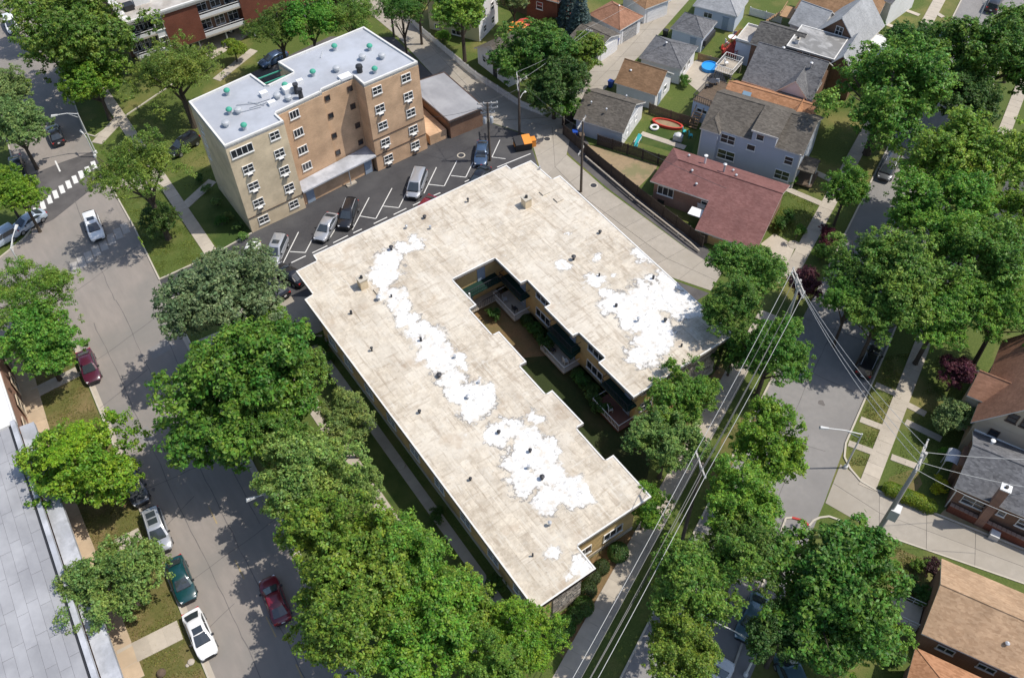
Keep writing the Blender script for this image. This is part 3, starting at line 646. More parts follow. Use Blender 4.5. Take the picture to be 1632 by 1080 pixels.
    base = mixc(rng(noise(1.3, 8, .78).outputs[0], .36, .62), (.66, .585, .47), (.44, .38, .30))
    base = mixc(rng(noise(.22, 5).outputs[0], .45, .62, 0, .7), base, (.63, .575, .485))
    base = mixc(rng(streak(2.6, .35), .55, .66, 0, .6), base, (.35, .285, .215))
    base = mixc(rng(streak(.45, 2.4), .56, .66, 0, .55), base, (.37, .305, .23))
    base = mixc(rng(streak(4.5, .4), .58, .66, 0, .75), base, (.62, .575, .49))
    base = mixc(rng(streak(.4, 4.5), .60, .67, 0, .7), base, (.62, .575, .49))
    base = mixc(rng(noise(3.4, 6, .75).outputs[0], .57, .66, 0, .75), base, (.34, .285, .225))
    base = mixc(rng(noise(.30, 3).outputs[0], .58, .68, 0, .5), base, (.42, .33, .24))
    base = mixc(rng(noise(1.9, 5, .7).outputs[0], .60, .70, 0, .8), base, (.63, .595, .52))
    br = n.new('ShaderNodeTexBrick'); br.inputs['Scale'].default_value = 1; br.inputs['Brick Width'].default_value = 4.6; br.inputs['Row Height'].default_value = 1.0; br.inputs['Mortar Size'].default_value = .02
    rot = n.new('ShaderNodeMapping'); rot.inputs['Rotation'].default_value = (0, 0, R(90)); l.new(pos, rot.inputs[0]); l.new(rot.outputs[0], br.inputs['Vector'])
    br.inputs['Color1'].default_value = (1, 1, 1, 1); br.inputs['Color2'].default_value = (.80, .78, .76, 1); br.inputs['Mortar'].default_value = (.66, .64, .61, 1)
    mul = n.new('ShaderNodeMix'); mul.data_type = 'RGBA'; mul.blend_type = 'MULTIPLY'; l.new(rng(noise(.25, 3).outputs[0], .40, .60), mul.inputs[0]); l.new(base, mul.inputs[6]); l.new(br.outputs[0], mul.inputs[7]); base = mul.outputs[2]
    halo = rng(field, .12, .42, 0, .4); base = mixc(halo, base, (.54, .50, .43))
    ring = math_('MULTIPLY', rng(field, .27, .38), rng(field, .53, .47)); ring = math_('MULTIPLY', ring, rng(noise(.7, 4).outputs[0], .42, .52))
    ring2 = math_('MULTIPLY', rng(field, .06, .10), rng(field, .17, .13)); ring2 = math_('MULTIPLY', ring2, rng(noise(.5, 4, .6).outputs[0], .52, .58)); ring2 = math_('MULTIPLY', ring2, rng(acc, .04, .2)); ring = math_('MAXIMUM', ring, ring2); ring = math_('MULTIPLY', ring, rng(acc, .02, .12))
    base = mixc(ring, base, (.20, .185, .165))
    coat = math_('MULTIPLY', rng(field, .36, .68), rng(noise(1.3, 7, .75).outputs[0], .34, .52, .12, 1.0)); coat = math_('MULTIPLY', coat, rng(noise(7.0, 3, .7).outputs[0], .28, .46, .55, 1.0)); base = mixc(coat, base, (.70, .695, .68))
    speck = math_('MULTIPLY', coat, rng(noise(2.3, 4, .65).outputs[0], .58, .66, 0, .9)); base = mixc(speck, base, (.40, .38, .35))
    l.new(base, b.inputs['Base Color'])
    bp = n.new('ShaderNodeBump'); bp.inputs['Strength'].default_value = .25; bp.inputs['Distance'].default_value = .03; l.new(fine, bp.inputs['Height']); l.new(bp.outputs[0], b.inputs['Normal'])
    return m
M['uroof'] = coated_roof()
U.flat(roof_poly, ZR, 'uroof', .28, 'eave', .14, .05)
MB().prism(roof_poly, ZR - .40, ZR - .286).build('soffit', M['brownfascia'], U.e)
wall_poly = [(19.6, 68.8), (19.6, 64.6), (18.45, 64.4), (18.4, 24.8), (22.9, 24.8), (22.9, 27.3), (31.0, 27.3), (31.0, 30.9), (30.0, 30.9), (30.0, 59.4), (38.75, 59.4), (38.75, 36.4), (49.6, 36.5), (50.2, 64.6), (49.1, 64.6), (49.1, 68.8), (46.3, 68.8), (46.3, 69.9), (22.2, 69.9), (22.2, 68.8)]
U.wall(wall_poly, -.3, ZR - .395, 'yellowbrick')
U.part('foundation', MB().prism([(x + (-.06 if x < 20 else .06 if x > 49 else 0), y + (-.06 if y < 40 else 0)) for x, y in wall_poly], -.3, .55), M['curb'])
# split-stone end panels, each stone its own piece
def stone_panel(a, b, z0, z1, cols, rows, ang):
    a, b = Vector(a), Vector(b); d = (b - a); L = d.length; d.normalize(); nn = Vector((d.y, -d.x))
    bed = MB().box((L / 2, -.03, (z0 + z1) / 2), (L, .05, z1 - z0)).build('stone_panel', M['mortar'], U.e, loc=(a.x, a.y, 0), rz=ang)
    sm = [MB().box((0, 0, 0), (1, .09 + .03 * i, 1)).mesh('stone', M['stone']) for i in range(3)]
    zz = z0
    for r in range(rows):
        h = (z1 - z0) / rows; x = 0
        while x < L - .1:
            w = min(random.uniform(.25, .62), L - x)
            link('stone', random.choice(sm), bed, (x + w / 2, -.07, z0 + h * (r + .5)), 0, (w - .04, 1, h - .04)); x += w
random.seed(21)
stone_panel((19.9, 24.8), (22.9, 24.8), .55, 5.9, 7, 19, 0)
stone_panel((44.5, 36.45), (49.4, 36.5), .55, 5.9, 10, 19, 0)
# windows: street front, end fronts, court side
for zz in (2.0, 4.85):
    U.win((25.0, 27.3, zz), 0, 2.2, 1.25, 3); U.win((28.6, 27.3, zz), 0, 2.2, 1.25, 3)
    for x in (40.2, 42.8): U.win((x, 36.4, zz), 0, 1.6, 1.25, 2)
    for y in (62, 58.5, 54, 49.5, 45, 40.5, 36, 31.5, 27.5): U.win((18.42, y, zz), R(-90), 1.7, 1.2, 2)
    for y, w in ((56.6, 2.6), (51.75, 2.6), (42.75, 2.6)): U.win((38.75, y, zz), R(-90), w, 1.25, 3)
    for y in (52, 42.7, 34): U.win((30.0, y, zz), R(90), 1.8, 1.25, 2)
# court balconies with green decks, rails and awnings
def balcony(y0, y1, x0, x1, z, deck, rail=True, railmat='darkmetal', name='balcony'):
    b = MB().box(((x0 + x1) / 2, (y0 + y1) / 2, z), (x1 - x0, y1 - y0, .16)).build(name, M[deck], U.e)
    if rail:
        r = MB(); xe = x0 + .05
        r.box((xe, (y0 + y1) / 2, z + 1.0), (.06, y1 - y0, .06)); r.box((xe, (y0 + y1) / 2, z + .2), (.04, y1 - y0, .04))
        for yy in (y0 + .03, y1 - .03): r.box(((x0 + x1) / 2 + .03, yy, z + 1.0), (x1 - x0 - .1, .05, .05))
        for i in range(int((y1 - y0) / .22) + 1): r.box((xe, min(y0 + .03 + i * .22, y1 - .03), z + .55), (.03, .03, .9))
        r.build('railing', M[railmat], b)
    return b
for (y0, y1) in ((36.2, 40.4), (45.2, 49.4), (54.2, 58.4)):
    balcony(y0, y1, 37.5, 38.75, 3.15, 'awning')
    balcony(y0, y1, 36.6, 38.75, .45, 'redbrick' if y0 == 36.2 else 'conc', True, 'white', 'terrace')
    m = MB(); m.add([(38.74, y0, 3.02), (38.74, y1, 3.02), (36.7, y1, 2.45), (36.7, y0, 2.45), (36.7, y1, 2.2), (36.7, y0, 2.2)], [(0, 3, 2, 1), (3, 5, 4, 2)]); m.add([(38.74, y0, 3.02), (36.7, y0, 2.45), (36.7, y0, 2.2), (38.74, y0, 2.6)], [(0, 1, 2, 3)]); m.add([(38.74, y1, 3.02), (36.7, y1, 2.45), (36.7, y1, 2.2), (38.74, y1, 2.6)], [(3, 2, 1, 0)])
    m.v = [(37.45 if abs(q[0] - 36.7) < .01 else q[0], q[1], q[2]) for q in m.v]
    if y0 == 45.2: U.part('awning', m, M['awning'])
    for zz in (1.2, 3.9): U.door((38.72, y0 + 1.3, zz - .65), R(-90), .95, 2.0, 'door'); U.win((38.74, y0 + 3.0, zz + .5), R(-90), 1.1, 1.2, 2)
for z, deck in ((3.15, 'awning'), (.5, 'conc')):
    b = MB().box((34.4, 58.7, z), (6.4, 1.5, .16)).build('balcony', M[deck], U.e); r = MB()
    r.box((34.4, 57.99, z + 1.0), (6.4, .06, .06))
    for i in range(27): r.box((31.3 + i * .24, 57.99, z + .55), (.03, .03, .9))
    r.build('railing', M['darkmetal'], b)
U.part('downspout', MB().tube([(32.3, 56.2, 6.0), (32.3, 56.2, .1)], .09, 8), M['white'])
U.door((34.0, 59.38, .6), 0, 1.0, 2.1); U.door((35.8, 59.38, 3.25), 0, 1.0, 2.0)
# roof furniture
for (u, v) in ((593, 559), (669, 658), (750, 765), (849, 886), (876, 837), (624, 473), (956, 372), (914, 414), (1041, 444), (1017, 512), (982, 488), (746, 634), (671, 543), (842, 746), (864, 763), (763, 610), (648, 364), (624, 398), (746, 322), (677, 348), (860, 270), (1086, 552), (604, 478), (686, 365), (1060, 512), (725, 570), (700, 600), (845, 720), (795, 690), (560, 500), (955, 440)):
    p = P(u, v, ZR); h = random.uniform(.25, .5); r = random.uniform(.08, .15)
    U.stack((p.x, p.y, ZR), h, r, random.choice(['darkmetal', 'metal', 'darkmetal']), random.random() < .6)
for (u, v, hh) in ((579, 457, 1.25), (839, 328, 1.15)):
    p = P(u, v, ZR); U.chimney((p.x, p.y, ZR), .85, .85, hh, 'cream')
for (u, v, w, d) in ((868, 307, 1.0, .8), (600, 467, .15, 1.1), (890, 318, .9, .8)):
    p = P(u, v, ZR); U.box('roof_hatch' if d < 1 else 'roof_pipe', (p.x, p.y, ZR + .08), (w, d, .16), 'uroof', 0)
q = P(640, 743, 0); 
tag(MB().lathe([(.16, .12), (.16, .18), (.36, .20), (.42, .12), (.40, .0)], (q.x, q.y, .07), 18).build('well_cover', M['conc']), 'round pale ring on the shaded lawn beside the long block', 'lawn ring')

# ------------------------------------------------------------------ five-storey tan brick block
T = Bld('brick_apartment_block', 'five storey tan and orange brick apartment block with silver roof and green vents', (0, 0), 0, 'apartment building')
ZT = 13.0
lw = [P(400, 119.6, ZT), P(425.7, 138.3, ZT), P(468.8, 117.3, ZT), P(443.2, 101, ZT)]
tp = [(19.05, 95.2), (19.1, 84.95), (26.45, 85.2), (26.3, 87.15), (32.6, 87.75), (32.6, 88.05), (37.2, 88.35), (37.3, 86.0), (44.9, 86.2), (43.4, 97.0)] + [(lw[i].x, lw[i].y) for i in (3, 2, 1, 0)]
T.wall(tp, -.3, ZT - .25, 'cream', 'wall')
T.flat(tp, ZT, 'greyroof', .3, 'eave', .22, .22)
def skin(a, b, mat, z0=0.0, z1=ZT - .32, off=.05):      # brick facing of another colour on one front
    d = (Vector(b) - Vector(a)); L = d.length; ang = math.atan2(d.y, d.x)
    return MB().box((L / 2, -off / 2 + .01, (z0 + z1) / 2), (L - .004, off, z1 - z0)).build('brick_facing', M[mat], T.e, loc=(a[0], a[1], 0), rz=ang)
skin(tp[2], tp[3], 'orange'); skin(tp[3], tp[4], 'orange'); skin((32.6, 88.05), (37.2, 88.35), 'orange'); skin(tp[6], tp[7], 'orange'); skin(tp[7], tp[8], 'orange'); skin(tp[8], tp[9], 'orange')
f4 = lambda x, y: (280 + x / 2.843, 20 + y / 2.843)
def off(a, b, o=.055):
    d = (Vector(b) - Vector(a)).normalized(); n = Vector((d.y, -d.x)) * o; return tuple(Vector(a) + n), tuple(Vector(b) + n)
A, B = tp[1], tp[2]
T.wins([f4(300, 626)], A, B, 2.7, 1.15, 4); left = T.wins([f4(328, 707), f4(352, 785), f4(375, 860), f4(398, 935)], A, B, 1.35, 1.1, 2)
right = T.wins([f4(448, 557), f4(470, 636), f4(492, 714), f4(514, 792), f4(535, 867)], A, B, 1.25, 1.1, 2)
A2, B2 = off(tp[3], tp[4]); T.wins([f4(537, 461), f4(556, 543), f4(575, 621), f4(594, 695)], A2, B2, 1.3, 1.1, 3)
T.wins([f4(687, 388), f4(703, 467), f4(718, 558), f4(735, 634)], *off((32.6, 88.05), (37.2, 88.35)), .7, .75, 1, 'brownfascia', False)
T.wins([f4(789, 345), f4(803, 425), f4(824, 511), f4(838, 587)], *off((32.6, 88.05), (37.2, 88.35)), .7, .75, 1, 'brownfascia', False)
A3, B3 = off(tp[7], tp[8])
rl = T.wins([f4(912, 352), f4(925, 434), f4(938, 511), f4(950, 586), f4(964, 660)], A3, B3, 1.3, 1.1, 2); rr = T.wins([f4(1043, 295), f4(1054, 378), f4(1065, 453), f4(1076, 529), f4(1085, 600)], A3, B3, 1.3, 1.1, 2)
T.wins([(322, 205), (328, 225), (334, 246)], (19.1, 95.9), (19.1, 85), 1.0, 1.2, 1)
acm = MB().box((0, -.18, 0), (.62, .34, .32)).mesh('air_conditioner', M['eave']); grm = MB().box((0, -.365, 0), (.54, .03, .25)).mesh('grille', M['darkmetal'])
for w in left[:3] + right[1:4] + [rl[1], rl[3], rl[4], rr[1], rr[3], rr[4]]:
    o = link('air_conditioner', acm, T.e, w.location + Vector((0, 0, -.80)), w.rotation_euler.z); link('grille', grm, o)
T.part('belt_course', MB().box((22.75, 85.0, 2.3), (7.4, .06, .07), math.atan2(.25, 7.35)).box((41.1, 86.0, 2.5), (7.5, .06, .07), .026).box((41.1, 86.0, 4.95), (7.5, .06, .07), .026), M['brownfascia'])
# low annex with a pale roof in the recess
an = [(26.6, 85.2), (37.0, 86.1), (37.0, 88.2), (32.5, 87.6), (26.6, 87.0)]
T.wall([(26.7, 85.75), (36.9, 86.5), (36.9, 88.2), (26.7, 87.0)], -.3, 2.5, 'orange', 'annex_wall')
T.part('annex_roof', MB().prism([(26.5, 84.9), (37.25, 85.75), (37.25, 88.25), (32.5, 87.65), (26.5, 86.95)], 2.5, 2.72), M['paleroof'])
T.door((27.6, 85.79, 0), R(4.2), 1.1, 2.1); T.door((36.2, 86.42, 0), R(4.2), 1.1, 2.1)
T.part('canopy_post', MB().tube([(33.1, 85.55, 0), (33.1, 85.55, 2.5)], .07, 6), M['metal'])
T.box('doorstep', (33.2, 85.75, .1), (1.4, .6, .2), 'conc', R(4))
hood = MB()
def green_vent(u, v):
    p = P(u, v, ZT); b = MB().lathe([(.26, 0), (.22, .55)], (0, 0, 0), 10).build('roof_vent', M['metal'], T.e, True, loc=(p.x, p.y, ZT))
    MB().lathe([(.34, .50), (.38, .55), (.36, .70), (.25, .82), (.08, .88)], (0, 0, 0), 14).build('vent_hood', M['green'], b, True)
g4 = lambda x, y: (300 + x / 4.295, 30 + y / 4.295)
for q in ((272, 520), (287, 650), (388, 757), (668, 480), (858, 390), (1005, 215), (1245, 215), (1280, 370)): green_vent(*g4(*q))
for q in ((262, 735), (612, 545), (1018, 360), (1195, 280), (1328, 272), (690, 560), (345, 645)):
    p = P(*g4(*q), ZT); T.part('roof_fan', MB().lathe([(.3, 0), (.3, .35), (.48, .4), (.42, .62), (.2, .72)], (p.x, p.y, ZT), 12), M['metal'], True)
p = P(*g4(1175, 365), ZT); T.part('roof_fan', MB().lathe([(.36, 0), (.36, .6), (.46, .65), (.40, .95), (.2, 1.02)], (p.x, p.y, ZT), 12), M['trim'], True)
for q, d in (((520, 525), (.9, .7, .5)), ((575, 585), (.9, .6, .4)), ((1075, 405), (1.5, 1.0, .35)), ((765, 440), (.8, .5, .45)), ((690, 500), (1.3, 1.0, .7))):
    p = P(*g4(*q), ZT); T.box('roof_unit', (p.x, p.y, ZT + d[2] / 2), d, 'whitesiding')
m = MB(); rr_ = lambda x, y: P(*g4(x, y), ZT + .12)
for a, b in (((330, 590), (470, 575)), ((410, 570), (520, 590)), ((470, 575), (560, 545)), ((350, 640), (500, 600)), ((420, 610), (540, 570)), ((905, 265), (920, 220))): m.tube([rr_(*a), rr_(*b)], .05, 5)
T.part('roof_conduit', m, M['metal'])
for q, w in (((745, 510), .75), ((775, 545), .6)):
    p = P(*g4(*q), ZT); T.part('exhaust_stack', MB().lathe([(.3, 0), (.26, 1.1), (.34, 1.15), (.34, 1.3)], (p.x, p.y, ZT), 12), M['darkmetal'], True)
m = MB()
for i in range(3): m.box(((lw[1].x + lw[2].x) / 2, (lw[1].y + lw[2].y) / 2 + .25 + i * 1.4, ZT - .8), (3.6, .12, .12))
T.part('lightwell_beam', m, M['green'])

# ------------------------------------------------------------------ low flat garage behind it
G = Bld('flat_roof_garage', 'long low brick garage with grey flat roof beside the tan apartment block', (0, 0), 0, 'garage')
gp = [(48.4, 85.8), (53.9, 85.6), (53.9, 95.6), (50.4, 97.4), (47.8, 92)]
gp = [(48.3, 85.8), (53.9, 85.6), (53.9, 95.8), (48.0, 96.4)]
G.wall([(48.6, 86.1), (53.6, 85.9), (53.6, 95.6), (48.3, 96.1)], -.3, 2.8, 'brownbrick'); G.flat(gp, 3.0, 'greyroof2', .22, 'brownfascia', .15, .04)
G.box('lower_wall', (46.9, 91.5, .7), (2.6, 10, 1.5), 'orange')
for i in range(8): G.box('stair_tread', (45.7, 87.2 + i * .75, .06 + .05 * i), (1.6, .32, .12), 'conc')

# ------------------------------------------------------------------ balcony block, top left
Bk = house('balcony_apartments', 'red brick apartment block with white balconies above an open car port', (197, 40), (520, -64), 8.6, .3, 'apartment building')
D = 14; L = 40
Bk.rectwall(0, L, 1.6, D, 8.3, 'brownbrick', 2.7); Bk.wall([(0, 6.0), (L, 6.0), (L, D), (0, D)], -.3, 2.75, 'brownbrick', 'ground_floor_wall')
Bk.flat([(-.3, -.3), (L, -.3), (L, D), (-.3, D)], 8.6, 'stain', .35, 'eave', .3, .25)
def sl(u, v): return Bk.loc(Pw(u, v, Bk.wor((0, 0)), Bk.wor((10, 0)))).x
x1, x2, x3, x4 = sl(248, 45), sl(268, 60), sl(322, 40), sl(386, 20)
for (a, b) in ((0, x1), (x3, x4)):
    for z in (2.75, 5.6):
        o = Bk.box('balcony', ((a + b) / 2, .8, z), (b - a, 1.7, .2), 'conc'); r = MB().box(((a + b) / 2, .02, z + .95), (b - a, .06, .07)).box(((a + b) / 2, .02, z + .4), (b - a, .05, .5)).build('railing', M['whitesiding'], o)
        for k in range(3):
            x = a + (b - a) * (k + .5) / 3; Bk.win((x, 1.58, z + 1.35), 0, 1.5, 1.9, 2)
        MB().box((a + 1.0, .8, z + .35), (.8, .6, .5)).box((b - 1.3, .9, z + .35), (.6, .6, .6)).build('patio_chair', M['darkmetal'], o)
Bk.rectwall(x1, x2, 0, 1.6, 8.28, 'whitesiding', 2.7); Bk.rectwall(x2 + .003, x3, -.1, 1.6, 8.26, 'redbrick', 2.7); Bk.rectwall(x4, L, -.1, 1.6, 8.26, 'redbrick', 2.7)
for z in (4.2, 7.0): Bk.win(((x1 + x2) / 2, -.01, z), 0, 1.3, 1.7, 1)
for k in range(9): Bk.part('car_port_post', MB().tube([(.6 + k * 4.2, .3, 0), (.6 + k * 4.2, .3, 2.7)], .12, 8), M['metal'])
Bk.part('floor_slab', MB().box((L / 2, 4.0, 2.62), (L - .02, 8, .16)), M['conc'])
p = Bk.loc(P(212, 8, 8.6)); Bk.box('roof_unit', (p.x + 1.2, p.y, 9.1), (2.2, 1.5, 1.0), 'white'); Bk.box('roof_unit', (p.x - .8, p.y - .8, 9.0), (1.3, 1.3, .8), 'trim'); Bk.box('roof_unit', (p.x + 3.6, p.y + .3, 9.0), (1.1, 1.3, .9), 'trim')
for k in range(8): Bk.box('roof_curb', (-.0 + .4, 1 + k * 1.5, 8.72), (.7, .9, .25), 'whiteroof')

# ------------------------------------------------------------------ flat commercial roofs, bottom left
C1 = Bld('white_roof_shop', 'low shop with white flat roof and pink brick street front', (0, 0), 0, 'shop building')
C1.wall([(-30, 68.3), (-11.9, 68.3), (-10.6, 84), (-30, 85)], -.3, 4.9, 'pinkbrick')
C1.flat([(-30, 68.1), (-11.75, 68.1), (-11.35, 76), (-10.8, 84.3), (-30, 85.3)], 5.0, 'whiteroof', .2, 'eave', .2, .1)
for y in (70.0, 73.2, 76.4, 79.6): C1.win((-11.75 + (y - 68.3) * .083 + .06, y, 2.1), R(90) - .083, 1.6, 2.0, 1, 'tansiding')
C2 = Bld('grey_roof_store', 'long commercial building with grey seamed flat roof beside the pavement', (0, 0), 0, 'shop building')
ra, rb = P(19, 673, 5.5), P(158, 1098, 5.5)
C2.wall([(-45, 68.0), (-12.1, 68.0), (-13.9, 30), (-14.6, 10), (-45, 10)], -.3, 5.2, 'pinkbrick')
bed = C2.part('roof', MB().prism([(-45, 68.2), (-11.95, 68.2), (-13.55, 38.5), (-14.9, 10), (-45, 10)], 5.2, 5.46), M['seam'])
dirv = Vector((-1.6, -29.7)).normalized(); per = Vector((dirv.y, -dirv.x)); per = per if per.x < 0 else -per
strip_m = MB().box((0, 0, 0), (1, 1, .06)).mesh('roof_panel', M['greyroof2'])
o0 = Vector((-12.2, 68.0)); a_ = math.atan2(per.y, per.x)
for j in range(14):                               # felt sheets lie along the roof in bands
    for i in range(18):
        c = o0 + dirv * (j * 3.2 + 1.6 + .8 * (i % 2)) + per * (i * .92 + .62)
        link('roof_panel', strip_m, bed, (c.x, c.y, 5.47 + random.uniform(-.006, .006) ), a_, (.90, 3.17, 1))
m = MB()
for q, w in ((0.0, .30),): m.prism([(-12.15, 68.3), (-11.72, 68.3), (-13.3, 38.5), (-14.6, 10), (-15.05, 10), (-13.75, 38.5)], 5.2, 5.72)
C2.part('parapet', m, M['paleroof'])
C2.part('parapet_joint', MB().prism([(-12.42, 68.0), (-12.19, 68.0), (-13.79, 38.5), (-15.09, 10), (-15.3, 10), (-14.0, 38.5)], 5.2, 5.53), M['trim'])
C2.part('canopy', MB().prism([(-11.70, 67.9), (-10.4, 67.7), (-11.85, 38.6), (-13.2, 10), (-14.55, 10), (-13.27, 38.5)], 4.3, 4.9), M['paleroof'])
C2.part('end_parapet', MB().prism([(-45, 67.9), (-12.2, 67.9), (-12.2, 68.3), (-45, 68.3)], 5.2, 5.7), M['eave'])
def rebase(b, p):
    d = Vector((p[0], p[1], 0)); b.e.location = d
    for c in b.e.children: c.location = c.location - d
    b.o = b.o + d
for b, p in ((U, (34, 47)), (T, (32, 91)), (G, (51, 91)), (C1, (-20, 76)), (C2, (-28, 40))): rebase(b, p)

# ------------------------------------------------------------------ houses and garages
def S_(b, u, v, t=0.0):            # local s and z of a pixel on the facade plane t
    q = b.loc(Pw(u, v, b.wor((0, t)), b.wor((10, t)))); return q.x, q.z
# grey three-part house
h = house('grey_sided_house', 'tall grey sided house with dark shingle dormers beside the maroon roof', (1117, 200), (1279, 250), 5.3, .3); L = h.L; D = 8.6
h.rectwall(0, L, 0, D, 5.3, 'greysiding'); h.gable(0, L, 0, D, 5.3, 2.2, 'sh_taupe', 'greysiding', 's', .06, .3)
a, b_ = L * .50, L * .74
h.rectwall(a, b_, -.1, 4.2, 6.78, 'greysiding', 5.0)
m = MB(); m.add([(a - .2, -.35, 6.76), (b_ + .2, -.35, 6.76), (b_ + .2, 4.3, 7.4), (a - .2, 4.3, 7.4), (a - .2, -.35, 6.9), (b_ + .2, -.35, 6.9), (b_ + .2, 4.3, 7.56), (a - .2, 4.3, 7.56)], [(4, 5, 6, 7), (3, 2, 1, 0), (0, 1, 5, 4), (1, 2, 6, 5), (2, 3, 7, 6), (3, 0, 4, 7)]); h.part('dormer_roof', m, M['sh_taupe'])
h.part('dormer_fascia', MB().box(((a + b_) / 2, -.37, 6.83), (b_ - a + .4, .04, .2)), M['eave'])
h.rectwall(-.01, L * .17, -.5, 1.0, 4.9, 'greysiding', 0); h.hip(0, L * .17, -.5, 3, 5.2, 1.1, 'sh_taupe', .25)
h.wins([(1160, 222)], (0, 0), (1, 0), 1.9, 1.3, 2); h.wins([(1157, 247)], (0, 0), (1, 0), 2.3, 1.4, 2); h.win((a + 1.0, -.1, 6.05), 0, 1.0, .9, 1); h.wins([(1197, 235)], (0, 0), (1, 0), 1.1, .9, 1)
h.wins([(1257, 256)], (0, 0), (1, 0), 1.1, 1.2, 1); h.wins([(1246, 279)], (0, 0), (1, 0), 1.9, 1.4, 2)
h.part('corner_board', MB().box((L, 0, 2.6), (.16, .16, 5.4)), M['eave']); h.part('corner_board', MB().box((0, -.5, 2.4), (.14, .14, 4.9)), M['eave'])
h.box('porch_roof', (L + 1.0, 2.2, 2.5), (2.0, 3.0, .15), 'sh_taupe'); h.box('porch_deck', (L + 1.1, 2.2, .45), (2.2, 3.2, .2), 'wood')
for t in (.9, 3.5): h.box('porch_post', (L + 1.85, t, 1.4), (.12, .12, 2.1), 'white')
# orange shingled house behind it
R1, R2 = P(1162, 129, 6.3), P(1295, 167, 6.3); d = (R2 - R1).to_2d(); rz = math.atan2(d.y, d.x); d.normalize(); n = Vector((-d.y, d.x)); L = 11.0
h = Bld('orange_roof_house', 'house with bright orange shingle roof and a skylight', R1.to_2d() - n * 3.9 + d * .3, rz, 'house')
h.rectwall(0, L, 0, 7.8, 4.0, 'orange'); h.gable(0, L, 0, 7.8, 4.0, 2.3, 'sh_orange', 'orange', 's', .4, .3)
h.gable(L - 3.6, L + .6, -.3, 4.2, 4.32, 2.0, 'sh_orange', 'orange', 't', .3, .3)
q = P(1175, 147, 6); q = h.loc(q); h.part('skylight', MB().add([(2.0, 2.2, 5.2), (3.1, 2.2, 5.2), (3.1, 3.2, 5.8), (2.0, 3.2, 5.8), (2.0, 2.2, 5.42), (3.1, 2.2, 5.42), (3.1, 3.2, 6.0), (2.0, 3.2, 6.0)], [(4, 5, 6, 7), (0, 1, 5, 4), (1, 2, 6, 5), (2, 3, 7, 6), (3, 0, 4, 7)]), M['skyglass'])
# brick house under plain grey roof
h = house('grey_gable_brick_house', 'brown brick house under a wide mid grey gable roof', (1182, 125), (1267, 151), 4.6, .4); L = h.L + 2.4; D = 8.4
h.rectwall(0, L, 0, D, 4.6, 'brownbrick'); h.gable(0, L, 0, D, 4.6, 3.0, 'sh_grey', 'brownbrick', 's', .4, .35)
h.gable(L - 4.4, L - .2, -.45, 4.4, 4.55, 2.2, 'sh_grey', 'bluesiding', 't', .3, .2)
h.wins([(1203, 137)], (0, 0), (1, 0), .9, .7, 1); h.wins([(1247, 150)], (0, 0), (1, 0), 2.2, .8, 3)
for q in ((3.0, 4.6), (7.4, 3.0)): h.stack((q[0], q[1], 6.9), .6, .12, 'metal')
h.win((L, 2.2, 4.9), R(90), 1.1, 1.3, 2)
# brick house with patched silver flat roof and dark rear wing
h = house('silver_roof_brick_house', 'brick house with patched silver flat roof and charcoal rear wing', (1268, 78), (1316, 92), 5.6, .25); L = h.L + 1.2; D = 5.6
h.rectwall(0, L, 0, D, 5.35, 'brownbrick'); h.flat([(-1.6, -.25), (L + .25, -.25), (L + .25, D + .25), (-1.6, D + .25)], 5.6, 'silverroof', .2, 'eave', .14, .08)
h.rectwall(-6.6, -.02, .4, D + .8, 4.4, 'brownbrick'); h.gable(-6.6, -.2, .4, D + .8, 4.4, 1.5, 'sh_dark', 'brownbrick', 's', .3, .2)
h.rectwall(-9.0, -6.62, 1.0, 5.4, 3.4, 'bluesiding'); h.flat([(-9.1, .9), (-6.64, .9), (-6.64, 5.5), (-9.1, 5.5)], 3.6, 'stain', .2, 'eave', .12, .3)
h.wins([(1284, 89)], (0, 0), (1, 0), 1.0, 1.4, 1); h.chimney((-.6, 1.2, 5.0), .5, .5, 1.2, 'whitesiding')
h.gable(L - .6, L + 3.2, -.2, D + .2, 4.6, 2.1, 'sh_lgrey', 'brownbrick', 't', .3, .3); h.rectwall(L + .02, L + 3.2, 0, D, 4.6, 'brownbrick')
# pale roofed gable house
h = house('pale_roof_gable_house', 'brick gabled house with pale silver grey roof near the top street', (1295, 50), (1370, 78), 4.8, .35); L = h.L; D = 7.5
h.rectwall(0, L, 0, D, 4.8, 'brownbrick'); h.gable(0, L, 0, D, 4.8, 3.4, 'sh_lgrey', 'brownbrick', 't', .35, .4); h.win((L / 2, 0, 6.0), 0, 1.1, 1.4, 2)
h.rectwall(-4.5, .02, 1.4, 6.6, 4.0, 'whitesiding'); h.gable(-4.5, -.02, 1.4, 6.6, 4.0, 2.0, 'sh_lgrey', 'whitesiding', 's', .3, .2)
h.rectwall(L + .02, L + 2.6, 1, 6, 3.6, 'whitesiding'); h.flat([(L + .05, .8), (L + 2.8, .8), (L + 2.8, 6.2), (L + .05, 6.2)], 3.8, 'whiteroof', .2, 'eave', .12, .1)
